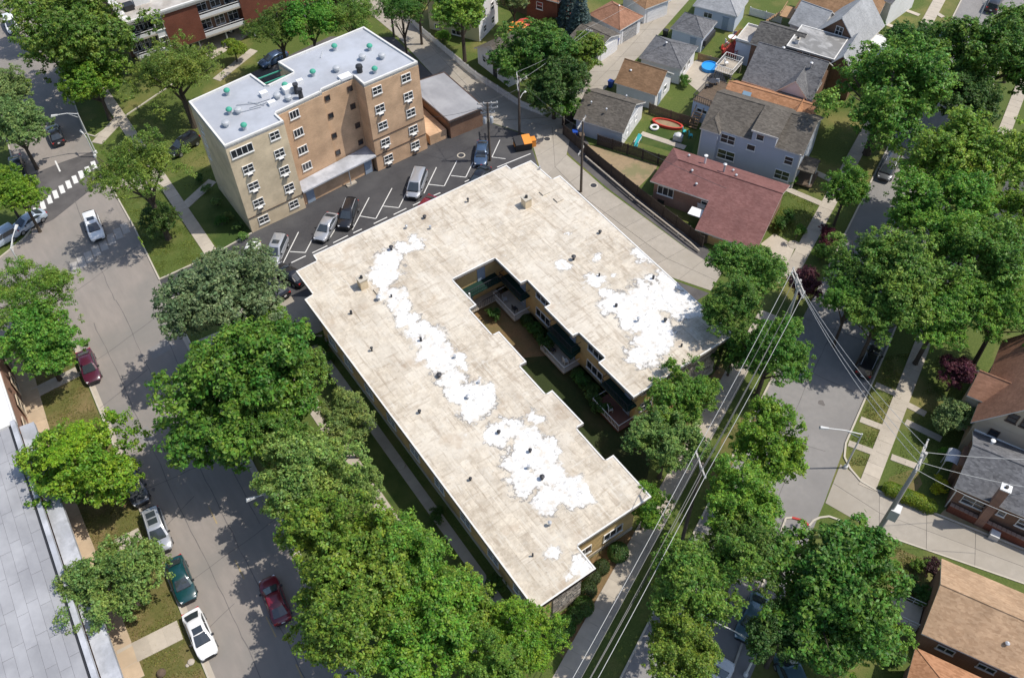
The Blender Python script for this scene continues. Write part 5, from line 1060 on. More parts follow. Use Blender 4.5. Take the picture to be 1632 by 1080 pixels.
TREES = [
 # top left
 (120, 66, 94, 9, 'big', C_MAPLE, 'large dense round tree beside the road in the top left', g5), (150, 132, 50, 6, 'maple', C_LIND, 'lighter small tree overlapping the big round top left tree', g5),
 (278, 112, 80, 9, 'locust', C_LOC, 'wide feathery tree left of the silver roofed brick block', g5), (218, 262, 78, 11.5, 'locust', C_LOC, 'feathery tree hanging over the end of the zebra crossing', g1),
 (256, 350, 32, 3.2, 'small', C_DARK, 'short dark tree on the lawn by the lime crossing sign', g1), (22, 200, 46, 7, 'maple', C_SILV, 'grey green tree at the left edge by the upper road', g1),
 (8, 150, 40, 7, 'maple', C_SILV, 'topmost grey green tree cut by the left edge', g1), (30, 310, 40, 6, 'maple', C_BRIGHT, 'bright green tree left of the zebra crossing', g1), (-6, 285, 34, 7, 'maple', C_LIND, 'bright tree half out of frame beside the parked black car', g1),
 (52, 475, 74, 7.5, 'locust', C_LOC, 'thin feathery tree over the left pavement above the maroon car', g1), (58, 548, 62, 6, 'maple', C_LIND, 'bushy tree between the maroon car and the pink shop front', g1),
 (128, 736, 86, 6.2, 'maple', C_BRIGHT, 'bright broad tree with yellow sprays over the dark grey parked car', g1), (188, 926, 78, 5.0, 'maple', C_LIGHT, 'glossy light green tree between the grey roof and the green car', g1),
 (440, 38, 52, 8.5, 'locust', C_MAPLE, 'tree with visible branches behind the silver roof left end', g5), (492, 34, 46, 8.5, 'big', C_MAPLE, 'dark tree above the middle of the silver roof', g5), (560, 22, 46, 8.5, 'locust', C_LOC, 'yellowish tree above the right end of the silver roof', g5),
 (372, 78, 18, 2.2, 'small', C_BRIGHT, 'little yellow green tree on the strip by the concrete drive', g5), (640, 18, 34, 8, 'big', C_DARK, 'dark tree beside the left lamp pole at the top', g5), (664, -8, 36, 8, 'big', C_MAPLE, 'tree hanging in from the top edge beside the picket fence', g5), (40, -6, 36, 8, 'big', C_MAPLE, 'tree cut off by the top edge right of the white car', g5),
 # right of the road
 (358, 482, 102, 9, 'maple', C_SILV, 'silver green tree beside the two black parked cars', g2), (425, 525, 42, 6, 'maple', C_LIND, 'yellow green tree tucked under the silver green tree', g2),
 (384, 630, 128, 9.5, 'maple', C_MAPLE, 'biggest olive green tree overhanging the road shadow', g2, 1.0, 2), (455, 612, 78, 8.5, 'maple', C_MAPLE, 'olive green tree by the shaded side lawn', g2), (552, 664, 52, 7, 'maple', C_LIGHT, 'small pale green tree closest to the long eave', g2),
 (497, 758, 92, 8, 'maple', C_LIGHT, 'pale leaved tree above the street lamp on the road', g2), (558, 888, 114, 9, 'maple', C_LIND, 'leafy tree right of the red parked car', g2), (654, 915, 84, 8, 'linden', C_LIND, 'bright tree beside the dark lawn under the long eave', g2),
 (566, 988, 108, 9, 'linden', C_LIND, 'wide tree along the bottom edge beside the road', g2), (690, 1015, 100, 8.5, 'maple', C_LIND, 'tree at the bottom edge between two bright crowns', g2), (735, 965, 64, 7, 'linden', C_LIND, 'tree left of the roof south corner', g2),
 (836, 1004, 62, 7.5, 'maple', C_BRIGHT, 'bright tree covering the south corner of the pale roof', g2), (792, 1068, 60, 8, 'linden', C_LIND, 'tree on the bottom edge below the south roof corner', g2),
 (430, 690, 62, 8.5, 'maple', C_MAPLE, 'olive green tree filling the row above the pale leaved one', g2), (572, 778, 42, 6.5, 'maple', C_LIGHT, 'pale tree nearest the tan strip of side pavement', g2),
 # courtyard mouth and right street
 (1080, 636, 66, 6.5, 'maple', C_LIND, 'bright tree at the open end of the courtyard', g3), (1062, 706, 64, 6, 'maple', C_LIGHT, 'light tree beside the courtyard mouth terrace', g3), (1030, 800, 42, 5, 'maple', C_LIND, 'small tree beside the lower east roof corner', g3),
 (1188, 434, 60, 9, 'maple', C_MAPLE, 'tree beside the white blotched roof and the maroon house wing', g3), (1166, 492, 52, 9.5, 'linden', C_MAPLE, 'tree touching the shaded east corner of the pale roof', g3), (1228, 562, 68, 7, 'linden', C_MAPLE, 'tree under the overhead wires beside the shaded street', g3), (1170, 560, 36, 4, 'small', C_DARK, 'dark low tree against the flagstone end wall', g3),
 (1222, 706, 72, 8, 'maple', C_BRIGHT, 'bright tree between the double wire pole and the grey street', g3), (1176, 796, 70, 9.5, 'linden', C_LIND, 'tall bright tree right of the wire pole crossarm', g3), (1180, 880, 72, 9.5, 'linden', C_MAPLE, 'tree behind the alley mouth beside the wide dark maple', g3), (1112, 932, 84, 10.5, 'linden', C_LIND, 'broad tree on the bottom right of the long pavement', g3), (1082, 1026, 66, 10, 'linden', C_LIND, 'tree at the bottom edge between wires and lower street', g3),
 (1312, 935, 122, 8.5, 'maple', C_MAPLE, 'huge deep green maple below the alley junction', g3), (1250, 1010, 62, 7, 'maple', C_DARK, 'dark tree above the lower street lamp', g3), (1375, 1010, 62, 5.5, 'maple', C_LIND, 'low bright tree between the huge maple and tan house', g3),
 (1414, 152, 102, 9, 'big', C_MAPLE, 'large even green tree in front of the orange roofed house', g3), (1458, 78, 46, 6, 'maple', C_DARK, 'darker small tree beyond the large even green tree', g3), (1580, 92, 84, 9, 'maple', C_MAPLE, 'dense tree at the upper right beside the street', g3), (1535, 165, 50, 7, 'maple', C_DARK, 'dark hollow tree between the upper right crowns', g3), (1638, 50, 40, 8, 'maple', C_MAPLE, 'tree cut by the upper right edge', g3),
 (1560, 268, 100, 9.5, 'big', C_LIND, 'wide bright crown in the middle of the right edge', g3), (1508, 338, 84, 9.5, 'big', C_MAPLE, 'tree right of the grey van on the right street', g3), (1438, 442, 90, 9.5, 'big', C_MAPLE, 'massive tree over the dark parked wagon', g3), (1540, 430, 94, 9, 'big', C_MAPLE, 'large tree above the purple bush on the right', g3), (1625, 350, 62, 8, 'big', C_LIND, 'tree on the right edge below the wide bright crown', g3), (1600, 500, 66, 8, 'big', C_MAPLE, 'tree on the right edge above the brown steep roof', g3), (1380, 422, 66, 8.5, 'big', C_MAPLE, 'left hand tree of the right mass behind the crimson bush', g3),
 (1350, 298, 40, 6, 'linden', C_MAPLE, 'narrow tree beside the maroon roofed ranch and grey van', g3),
 (1500, 500, 66, 8, 'big', C_MAPLE, 'tree over the shaded pavement above the purple tree', g3), (1402, 502, 58, 8, 'big', C_MAPLE, 'lowest crown of the mass above the dark parked wagon', g3), (1358, 478, 44, 7.5, 'big', C_MAPLE, 'small crown at the left tip of the right mass below the crimson bush', g3),
 # rear alley
 (850, 92, 64, 6.5, 'maple', C_MAPLE, 'big rounded tree hiding the white gable garage', g4), (884, 134, 56, 5.5, 'maple', C_DARK, 'darker tree at the alley corner picket fence', g4), (932, 82, 36, 5, 'small', C_LIND, 'bright slim tree over the low taupe garage roof', g4), (735, 8, 56, 9, 'maple', C_LIND, 'tall tree with bare dark trunk in front of the yellow house', g4), (820, -4, 28, 6, 'small', C_SILV, 'small grey green tree by the brown back fence', g4), (898, 172, 30, 2.8, 'small', C_LIND, 'low bright bushy tree at the kerb of the alley corner', g4),
]
for t in TREES:
    e = tree(*t)
    if 'yellow sprays' in t[6]:
        for x, y, z, q in ((.4, -.6, 4.3, 1.5), (-1.3, -1.0, 4.2, 1.6), (1.5, .6, 4.1, 1.3)):
            f = link('yellow_spray', CR['shrub', 0], e, (x, y, t[3] + z - 1.1), x, (q, q, q * .6)); f.color = (.22, .38, .02, 1)
for (u, v, r, hc, lab) in ((1282, 452, 30, 3.5, 'dark purple leaved tree below the double wire pole'), (1527, 592, 28, 3.2, 'dark purple tree in the lawn beside the brown steep roof')):
    tree(u, v, r, hc, 'small', C_PURP, lab, 'purple leaved trees')
tree(1522, 664, 32, 2.6, 'small', C_SILV, 'grey green small tree in front of the tan gabled house', None)
c = P(925, 24, 4); e = empty('spruce_tree', (c.x, c.y, 0), 'blue grey spruce behind the brown hip roofed garage', 'tree', g4)
MB().tube([(0, 0, -.1), (0, 0, 8.2)], [.16, .03], 7).build('trunk', M['bark'], e); s = link('crown', CR['spruce', 0], e, (0, 0, .6)); s.color = (*C_SPR, 1)
c = P(908, 8, 4); e2 = copy_tree(e); e2.location = (c.x, c.y, 0); e2['label'] = 'second blue grey spruce nearer the red brick cottage'
# shrubs
cb = 'clipped round shrubs beside the front path'
for i, ((u, v, r), lab) in enumerate(zip(((959, 903, .75), (943, 919, .85), (937, 940, .85), (930, 966, .95), (916, 980, .8), (899, 998, 1.05), (888, 1012, 1.0), (985, 880, 1.0)),
        ('round clipped shrub by the roof notch window', 'second round clipped shrub from the notch window', 'round clipped shrub on the orange mulch bed', 'darker round shrub beside the flagstone panel', 'round shrub below the flagstone panel corner', 'bright round shrub second from the bottom bed', 'lowest round shrub next to the bright corner tree', 'reddish twiggy shrub beneath the long end window'))):
    bush(u, v, r, lab, (.07, .10, .03) if i < 3 else C_DARK, 'ball', 'shrub', 'clipped_shrub', cb)
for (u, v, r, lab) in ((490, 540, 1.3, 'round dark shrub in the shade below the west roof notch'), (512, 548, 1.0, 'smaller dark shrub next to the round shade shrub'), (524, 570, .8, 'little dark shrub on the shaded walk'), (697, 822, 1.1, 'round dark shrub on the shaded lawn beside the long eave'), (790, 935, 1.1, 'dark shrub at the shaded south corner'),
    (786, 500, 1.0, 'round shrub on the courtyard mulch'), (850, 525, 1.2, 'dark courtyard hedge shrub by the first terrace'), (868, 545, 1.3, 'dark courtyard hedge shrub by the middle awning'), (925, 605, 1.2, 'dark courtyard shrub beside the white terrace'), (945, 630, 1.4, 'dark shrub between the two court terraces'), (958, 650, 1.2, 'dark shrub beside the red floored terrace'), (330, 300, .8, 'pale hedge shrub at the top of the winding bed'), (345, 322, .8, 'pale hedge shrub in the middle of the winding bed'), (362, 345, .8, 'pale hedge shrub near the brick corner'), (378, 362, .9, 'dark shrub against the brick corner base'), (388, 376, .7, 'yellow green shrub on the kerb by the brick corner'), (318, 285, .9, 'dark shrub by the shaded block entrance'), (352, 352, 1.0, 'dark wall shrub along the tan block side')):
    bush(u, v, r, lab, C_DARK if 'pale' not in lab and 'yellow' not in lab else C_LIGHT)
for (u, v, r, col, lab) in ((1318, 375, 1.6, (.10, .016, .03), 'crimson leaved bush beside the pavement and clipped green bush'), (1308, 404, 1.5, C_MAPLE, 'wide clipped green bush under the crimson one'), (1245, 356, 1.3, C_DARK, 'dark bush by the maroon house front'), (1258, 345, 1.0, C_DARK, 'smaller dark bush by the maroon house front wall'), (1497, 772, 1.1, (.36, .38, .02), 'golden yellow bush beside the bungalow wall'), (1485, 905, 1.2, (.05, .016, .02), 'reddish bush at the tan roof corner'), (1470, 900, 1.0, C_LIND, 'green bush at the tan roof corner'), (1470, 950, 1.2, C_DARK, 'dark bush beside the tan house stoop'), (1455, 930, .9, C_DARK, 'low bush in the tan house front garden'), (1428, 1050, 1.1, C_DARK, 'dark bush left of the orange hipped roof'), (1505, 720, .7, C_LIND, 'thin light bush beside the bungalow hood'), (1090, 128, 1.2, C_MAPLE, 'bush between the brown gable garage and roof deck'), (1398, 42, 1.4, C_DARK, 'dark clipped bush by the top house path'), (705, 58, 1.3, C_LIND, 'light bush inside the picket fence'), (875, 40, 1.6, C_MAPLE, 'round bush in front of the brick cottage'), (1277, 366, .8, C_LIND, 'thin bush by the sweeping maroon roof corner'), (1262, 290, .8, C_LIND, 'small bush beside the grey house porch')):
    bush(u, v, r, lab, col)
# clipped hedge beside the low alley
def hedge(a, b, w, h, label):
    rng = np.random.default_rng(3); d = (b - a).to_2d(); L = d.length; n = 7000; ang = math.atan2(d.y, d.x)
    x = rng.uniform(0, L, n); f = rng.random(n); th = rng.uniform(-.2, math.pi + .2, n)
    y = np.cos(th) * w / 2 * (1 + rng.normal(size=n) * .05); z = h * .5 + np.sin(th) * h * .5 * (1 + rng.normal(size=n) * .04); endk = np.clip(np.minimum(x, L - x) / .5, .25, 1) ** .5; y *= endk; z = z * (.6 + .4 * endk); z[f < .2] *= rng.random((f < .2).sum())
    nr = np.stack([np.zeros(n), np.cos(th), np.sin(th)], axis=1) + unit_rand(rng, n) * .5
    me = leaf_mesh('hedge_foliage', np.stack([x, y, z], axis=1), nr / np.linalg.norm(nr, axis=1)[:, None], .08, rng)
    e = empty('hedge', (a.x, a.y, 0), label, 'hedge', None, ang); f = link('foliage', me, e); f.color = (.15, .23, .02, 1)
    MB().box((L / 2, 0, h * .3), (L - .5, w * .55, h * .6)).build('stem', M['bark'], e)
hedge(P(1405, 778), P(1490, 815), 1.4, 1.15, 'bright clipped hedge along the concrete alley below the big wire pole')

# short turf standing on the lawns, too fine to count
def tufts(name, poly, n, col, size=.07, seed=1):
    rng = np.random.default_rng(seed); pl = np.array([(p[0], p[1]) for p in poly]); lo, hi = pl.min(0), pl.max(0); out = []
    while sum(len(o) for o in out) < n:
        q = rng.uniform(lo, hi, (n, 2)); ins = np.zeros(n, bool); j = len(pl) - 1
        for i in range(len(pl)):
            a, b = pl[i], pl[j]; c = ((a[1] > q[:, 1]) != (b[1] > q[:, 1])) & (q[:, 0] < (b[0] - a[0]) * (q[:, 1] - a[1]) / (b[1] - a[1] + 1e-9) + a[0]); ins ^= c; j = i
        dens = np.sin(q[:, 0] * 1.7 + np.sin(q[:, 1] * .9) * 2) + np.sin(q[:, 1] * 2.3 + q[:, 0] * .6) + rng.normal(size=n) * .9
        out.append(q[ins & (dens > -.2)])
    q = np.vstack(out)[:n]; p = np.column_stack([q, rng.uniform(.02, .06, n)]); nr = np.array([0, 0, .7]) + unit_rand(rng, n) * .7
    o = link(name, leaf_mesh('grass_tufts', p, nr / np.linalg.norm(nr, axis=1)[:, None], size, rng, .5)); o.color = (*col, 1); tag(o, kind='stuff')
G1, G2 = (.15, .165, .035), (.24, .20, .075)
dp = [(-10.2, 78), (-4.95, 80), (-7.05, 37.2), (-8.4, 20), (-11, 20), (-10.9, 60)]
tufts('grass', dp, 9000, G1, seed=1); tufts('dry_grass', dp, 6000, G2, seed=2)
tufts('grass', [(7.9, 102), (12.7, 99), (12.8, 84.5), (7.2, 84.4)], 6000, (.14, .185, .03), seed=3)
rl = [(66.4, 27.2), (69.5, 25.6), (54.6, 18.9), (52.6, 20.2), (54.2, 21.8)]; tufts('grass', rl, 3500, (.13, .18, .03), seed=4); tufts('dry_grass', rl, 1200, G2, seed=5)
rr_ = [(70.6, 24.2), (74, 18), (60, 11), (54.6, 17)]; tufts('grass', rr_, 5000, (.12, .17, .03), seed=6)
tufts('grass', px((1190, 350), (1262, 300), (1312, 325), (1275, 400)), 5000, (.15, .20, .03), seed=7); tufts('dry_grass', px((1400, 860), (1478, 893), (1450, 985), (1420, 960)), 3000, G1, seed=8)
tufts('grass', [(24, 104), (44, 100), (44, 98), (20, 97), (15.5, 97), (15.5, 116), (22, 120)], 5000, (.13, .175, .03), seed=9)
# ------------------------------------------------------------------ cars
def car_meshes(kind):
    if kind == 'sedan':
        st = [(-2.34, .66, .38, .62, .84), (-2.22, .82, .30, .66, .97), (-1.7, .89, .26, .68, 1.02), (-.6, .915, .24, .68, 1.0), (.6, .915, .24, .68, .98), (1.15, .90, .24, .66, .95), (1.8, .88, .26, .62, .88), (2.15, .80, .30, .56, .78), (2.34, .62, .36, .50, .66)]
        gb, gr, zr, wb, wr = (-1.85, 1.12), (-1.02, .22), 1.44, .80, .62
    elif kind == 'suv':
        st = [(-2.30, .76, .42, .72, 1.02), (-2.22, .86, .36, .74, 1.12), (-1.6, .92, .32, .76, 1.12), (-.4, .93, .30, .76, 1.10), (.8, .93, .30, .76, 1.08), (1.2, .92, .30, .74, 1.05), (1.85, .90, .32, .70, .99), (2.2, .82, .36, .62, .88), (2.36, .66, .42, .56, .74)]
        gb, gr, zr, wb, wr = (-2.24, 1.18), (-1.98, .28), 1.72, .83, .67
    else:                                                            # van
        st = [(-2.45, .80, .40, .75, 1.05), (-2.38, .92, .34, .78, 1.15), (-1.6, .96, .30, .78, 1.15), (0, .96, .28, .78, 1.12), (1.2, .95, .28, .76, 1.06), (1.9, .92, .32, .70, .96), (2.3, .84, .36, .62, .84), (2.5, .66, .42, .56, .70)]
        gb, gr, zr, wb, wr = (-2.4, 1.75), (-2.2, .75), 1.78, .86, .70
    def prof(h, zl, zm, zt):
        half = [(h * .84, zl), (h * .97, zl + .10), (h, zm - .06), (h * .99, zm + .05), (h * .93, zt - .05), (h * .78, zt), (h * .4, zt + .03)]
        return half + [(0, zt + .035)] + [(-y, z) for y, z in half[::-1]]
    b = MB(); rings = [[(x, y, z) for y, z in prof(h, zl, zm, zt)] for x, h, zl, zm, zt in st]; n = len(rings[0])
    vs = [p for r in rings for p in r]; fs = []
    for i in range(len(rings) - 1):
        for k in range(n): fs.append((i * n + k, i * n + (k + 1) % n, (i + 1) * n + (k + 1) % n, (i + 1) * n + k))
    fs.append(tuple(range(n))[::-1]); fs.append(tuple((len(rings) - 1) * n + k for k in range(n))); b.add(vs, fs)
    zb = st[3][4] - .03; N = 5
    def gq(t, x0, x1, w0, w1, za): return None
    # cabin: body coloured frame with a crowned roof
    xb0, xb1 = gb; xr0, xr1 = gr
    rows = [(0, xb0, xb1, wb, zb - .02), (.5, (xb0 * .45 + xr0 * .55), (xb1 * .45 + xr1 * .55), wb * .45 + wr * .55, zb + (zr - zb) * .52), (.9, xr0 - .06, xr1 + .10, wr + .03, zr - .07), (1, xr0 + .10, xr1 - .12, wr - .07, zr)]
    vs = []; fs = []
    for t, x0, x1, w, z in rows:
        c = .10 * (1 - abs(t - .5) * .6)
        vs += [(x0 + c, -w, z), (x1 - c, -w, z), (x1, -w * .7, z), (x1 + .04, 0, z), (x1, w * .7, z), (x1 - c, w, z), (x0 + c, w, z), (x0, w * .7, z), (x0 - .03, 0, z), (x0, -w * .7, z)]
    for i in range(3):
        for k in range(10): fs.append((i * 10 + k, i * 10 + (k + 1) % 10, (i + 1) * 10 + (k + 1) % 10, (i + 1) * 10 + k))
    x0, x1, w = rows[3][1], rows[3][2], rows[3][3]; base = len(vs); vs.append(((x0 + x1) / 2, 0, zr + .04)); fs += [(30 + k, 30 + (k + 1) % 10, base) for k in range(10)]
    b.add(vs, fs)
    body = b
    glass = {}
    def lift(pts, o): return [(p[0] + o[0], p[1] + o[1], p[2] + o[2]) for p in pts]
    def L3(a, c, t): return tuple(a[i] + (c[i] - a[i]) * t for i in range(3))
    def panel(a, c, d, e, o):                                      # a..e bottom left, bottom right, top right, top left
        f = MB(); q = [L3(L3(a, c, s), L3(e, d, s), t) for t in (.06, .5, .94) for s in (.04, .5, .96)]; q = lift(q, o)
        f.add(q, [(0, 1, 4, 3), (1, 2, 5, 4), (3, 4, 7, 6), (4, 5, 8, 7)]); return f
    zt_ = zr - .07; zb_ = zb + .03
    ws = [(xb1 + .03, -wb * .80, zb_), (xb1 + .03, wb * .80, zb_), (xr1 + .12, wr * .80, zt_), (xr1 + .12, -wr * .80, zt_)]
    m = MB()
    cx = lambda p, k: (p[0] + k, 0, p[2])
    m.add(lift([ws[0], cx(ws[0], .05), ws[1], ws[2], cx(ws[2], .05), ws[3]], (.035, 0, .035)), [(0, 1, 4, 5), (1, 2, 3, 4)]); glass['windshield'] = m
    rw = [(xb0 - .02, wb * .78, zb_ + .02), (xb0 - .02, -wb * .78, zb_ + .02), (xr0 - .09, -wr * .78, zt_), (xr0 - .09, wr * .78, zt_)]
    m = MB(); m.add(lift([rw[0], cx(rw[0], -.04), rw[1], rw[2], cx(rw[2], -.04), rw[3]], (-.035, 0, .035)), [(0, 1, 4, 5), (1, 2, 3, 4)]); glass['rear_window'] = m
    for sgn in (-1, 1):
        m = MB(); x_ = [xb0 + .28, (xb0 + xb1) / 2 - .12, (xb0 + xb1) / 2 - .06, xb1 - .34]; xt = [xr0 + .12, (xr0 + xr1) / 2 - .08, (xr0 + xr1) / 2 - .02, xr1 - .10]
        for i in (0, 2): m.add([(x_[i], sgn * (wb + .012), zb_ + .02), (x_[i + 1], sgn * (wb + .012), zb_ + .02), (xt[i + 1], sgn * (wr + .055), zt_ - .02), (xt[i], sgn * (wr + .055), zt_ - .02)], [(0, 1, 2, 3) if sgn < 0 else (3, 2, 1, 0)])
        glass['side_window' + str(sgn)] = m
    me = {'body': body.mesh('car_body', M['trim'], True)}
    for k, q in glass.items(): me[k] = q.mesh('car_glass', M['carglass'])
    wh = MB(); prof_ = [(.20, -.11), (.315, -.11), (.335, -.08), (.335, .08), (.315, .11), (.20, .11)]
    wh.lathe(prof_, (0, 0, 0), 14); wm = wh.mesh('tyre', M['tyre'], True); wm.transform(Matrix.Rotation(R(90), 4, 'X')); me['tyre'] = wm
    rm = MB().lathe([(.205, -.118), (.205, .118)], (0, 0, 0), 10).mesh('rim', M['rim']); rm.transform(Matrix.Rotation(R(90), 4, 'X')); me['rim'] = rm
    f, r = st[-2], st[1]
    me['headlight'] = MB().box((0, 0, 0), (.30, .34, .13)).mesh('headlight', M['headlight']); me['taillight'] = MB().box((0, 0, 0), (.14, .34, .16)).mesh('taillight', M['taillight'])
    me['mirror'] = MB().box((0, 0, 0), (.16, .20, .13)).mesh('mirror', M['trim']); me['sunroof'] = MB().box((0, 0, 0), (.62, .84, .02)).mesh('sunroof', M['carglass'])
    me['grille'] = MB().box((0, 0, 0), (.06, .8, .16)).mesh('grille', M['trim']); me['plate'] = MB().box((0, 0, 0), (.03, .32, .15)).mesh('plate', M['white'])
    me['cowl'] = MB().box((0, 0, 0), (.14, 1.25, .05)).mesh('cowl', M['trim'])
    me['bumper'] = MB().box((0, 0, 0), (.22, 1.25, .16)).mesh('bumper', M['trim']); me['rail'] = MB().box((0, 0, 0), (1.9, .05, .05)).mesh('roof_rail', M['metal'])
    me['info'] = dict(hx=f[0] - .04, hw=f[1] * .70, hz=f[4] - .10, tx=r[0] - .02, tw=r[1] * .74, tz=r[4] - .12, mx=xb1 - .30, mw=wb + .16, mz=zb + .08, rx=(xr0 + xr1) / 2, rz=zr + .035, wr=wr, fx=st[-1][0], bx=st[0][0], w=st[3][1])
    return me
CARS = {k: car_meshes(k) for k in ('sedan', 'suv', 'van')}
PAINT = {}
def paint(name, c, rough=.32, metal=.0):
    if name not in PAINT: PAINT[name] = plain('paint_' + name, c, rough, metal, .5, .8)
    return PAINT[name]
def car(kind, col, rear, front, label, group=None, z=.7, sunroof=0, rails=False, name=None, roofglass=None):
    me = CARS[kind]; I = me['info']; a, b = P(*rear, z), P(*front, z); c = (a + b) / 2; d = b - a; rz = math.atan2(d.y, d.x)
    e = empty(name or {'sedan': 'parked_car', 'suv': 'parked_suv', 'van': 'parked_van'}[kind], (c.x, c.y, .01), label, {'sedan': 'car', 'suv': 'car', 'van': 'van'}[kind], group, rz)
    o = link('body', me['body'], e); o.material_slots[0].link = 'OBJECT'; o.material_slots[0].material = col
    link('windshield', me['windshield'], e); link('rear_window', me['rear_window'], e); link('side_window', me['side_window-1'], e); link('side_window', me['side_window1'], e)
    for x in (-1.42, 1.42):
        for y in (-1, 1):
            w = link('wheel', me['tyre'], e, (x, y * (I['w'] - .10), .335)); link('rim', me['rim'], w)
    for y in (-1, 1):
        link('headlight', me['headlight'], e, (I['hx'], y * I['hw'], I['hz']), -y * .35); link('taillight', me['taillight'], e, (I['tx'], y * I['tw'], I['tz']), y * .2)
        q = link('mirror', me['mirror'], e, (I['mx'], y * I['mw'], I['mz']));
        if rails: link('roof_rail', me['rail'], e, (I['rx'], y * (I['wr'] - .06), I['rz'] - .02))
    link('grille', me['grille'], e, (I['fx'] + .0, 0, .58)); link('bumper', me['bumper'], e, (I['fx'] - .06, 0, .42)); link('bumper', me['bumper'], e, (I['bx'] + .08, 0, .48)); link('plate', me['plate'], e, (I['bx'] - .02, 0, .72))
    link('cowl', me['cowl'], e, (I['mx'] + .36, 0, I['mz'] - .075))
    for i in range(sunroof): link('sunroof', me['sunroof'], e, (I['rx'] + .42 - i * .78, 0, I['rz'] - .005))
    return e
WH, SI, BK, DG = paint('white', (.78, .78, .77)), paint('silver', (.45, .46, .48), .3, .5), paint('black', (.012, .012, .014)), paint('dark_grey', (.06, .065, .075), .3, .3)
MA, GN, RD, BL, LB, GY, TB = paint('maroon', (.075, .012, .028)), paint('dark_green', (.004, .045, .05)), paint('red', (.16, .010, .020)), paint('steel_blue', (.06, .10, .17), .3, .3), paint('light_blue', (.45, .52, .60), .3, .2), paint('grey', (.11, .115, .125), .3, .3), paint('teal_blue', (.10, .17, .20), .3, .3)
ga, gb_, gc = 'cars on the wide main road', 'cars in the parking court', 'cars on the right hand street'
car('suv', WH, (12, 25), (24, 54), 'white car on the road at the top left corner', ga, name='driving_car')
car('sedan', BK, (95, 231), (80, 197), 'black car in tree shade above the zebra crossing', ga)
car('suv', WH, (144, 345), (156, 379), 'white car driving beside the tree shadow on the second crossing', ga, sunroof=1, name='driving_car')
car('sedan', MA, (133, 560), (149, 607), 'maroon car at the kerb by the dry lawn', ga); car('suv', DG, (204, 750), (224, 796), 'dark grey car half under the bright broad tree', ga)
car('suv', SI, (240, 812), (262, 879), 'silver car with two sunroof panes behind the dark green one', ga, sunroof=2, rails=True); car('sedan', GN, (276, 889), (301, 957), 'dark green car between the silver and the white ones', ga)
car('sedan', WH, (303, 973), (334, 1046), 'white car with sunroof lowest in the kerbside row', ga, sunroof=1); car('sedan', RD, (450, 987), (426, 924), 'dark red car partly under leaves on the road right side', ga)
car('sedan', BK, (22, 245), (33, 288), 'black car parked at the far left kerb above the crossing', ga); car('sedan', LB, (64, 340), (24, 366), 'pale silver car under the bright tree on the side street', ga); car('van', LB, (12, 374), (-20, 392), 'light blue vehicle cut by the left edge', ga)
car('suv', SI, (449, 380), (432, 419), 'silver car with dark sunroof in the parking court', gb_, sunroof=1); car('sedan', SI, (531, 341), (508, 382), 'silver car next to the black one in the parking court', gb_)
car('suv', BK, (563, 320), (547, 364), 'black boxy car beside the silver one in the parking court', gb_, rails=True); car('van', SI, (671, 274), (657, 313), 'silver van like car nearest the red roof peeking over the eave', gb_, rails=True)
car('sedan', RD, (690, 316), (664, 348), 'red car nearly hidden by the eave of the pale roof', gb_); car('sedan', BL, (770, 226), (765, 262), 'steel blue car beside the utility pole and dumpster', gb_)
car('sedan', WH, (405, 390), (392, 428), 'pale car dappled by the silver green tree', gb_); car('sedan', BK, (452, 469), (421, 441), 'black car with red tail lights on the concrete apron', gb_); car('sedan', BK, (484, 449), (439, 424), 'black car half hidden by the west roof corner', gb_); car('sedan', BK, (774, 268), (752, 300), 'black car peeking over the north eave', gb_)
car('sedan', BL, (452, 84), (418, 102), 'dark blue car parked behind the silver roofed block', 'cars behind the tan brick block'); car('suv', BK, (306, 222), (280, 240), 'dark car in deep shade left of the tan brick block', 'cars behind the tan brick block'); car('sedan', WH, (368, 26), (361, 47), 'white car in the open car port of the balcony block', 'cars behind the tan brick block')
car('van', GY, (1426, 248), (1407, 286), 'grey van with roof rack under the right street trees', gc, rails=True); car('sedan', TB, (1512, 42), (1497, 78), 'teal blue car at the kerb of the upper right street', gc); car('suv', BK, (1577, 21), (1592, -9), 'black car at the far kerb on the upper right', gc)
car('suv', BK, (1372, 604), (1398, 548), 'black wagon at the kerb in deep tree shade', gc, rails=True); car('sedan', TB, (1208, 958), (1188, 1007), 'blue grey car in shade near the lower street lamp', gc); car('sedan', WH, (1130, 1108), (1150, 1068), 'white car cut by the bottom edge of the street', gc); car('van', TB, (1275, 1105), (1256, 1062), 'blue grey van under the huge maple at the bottom edge', gc)

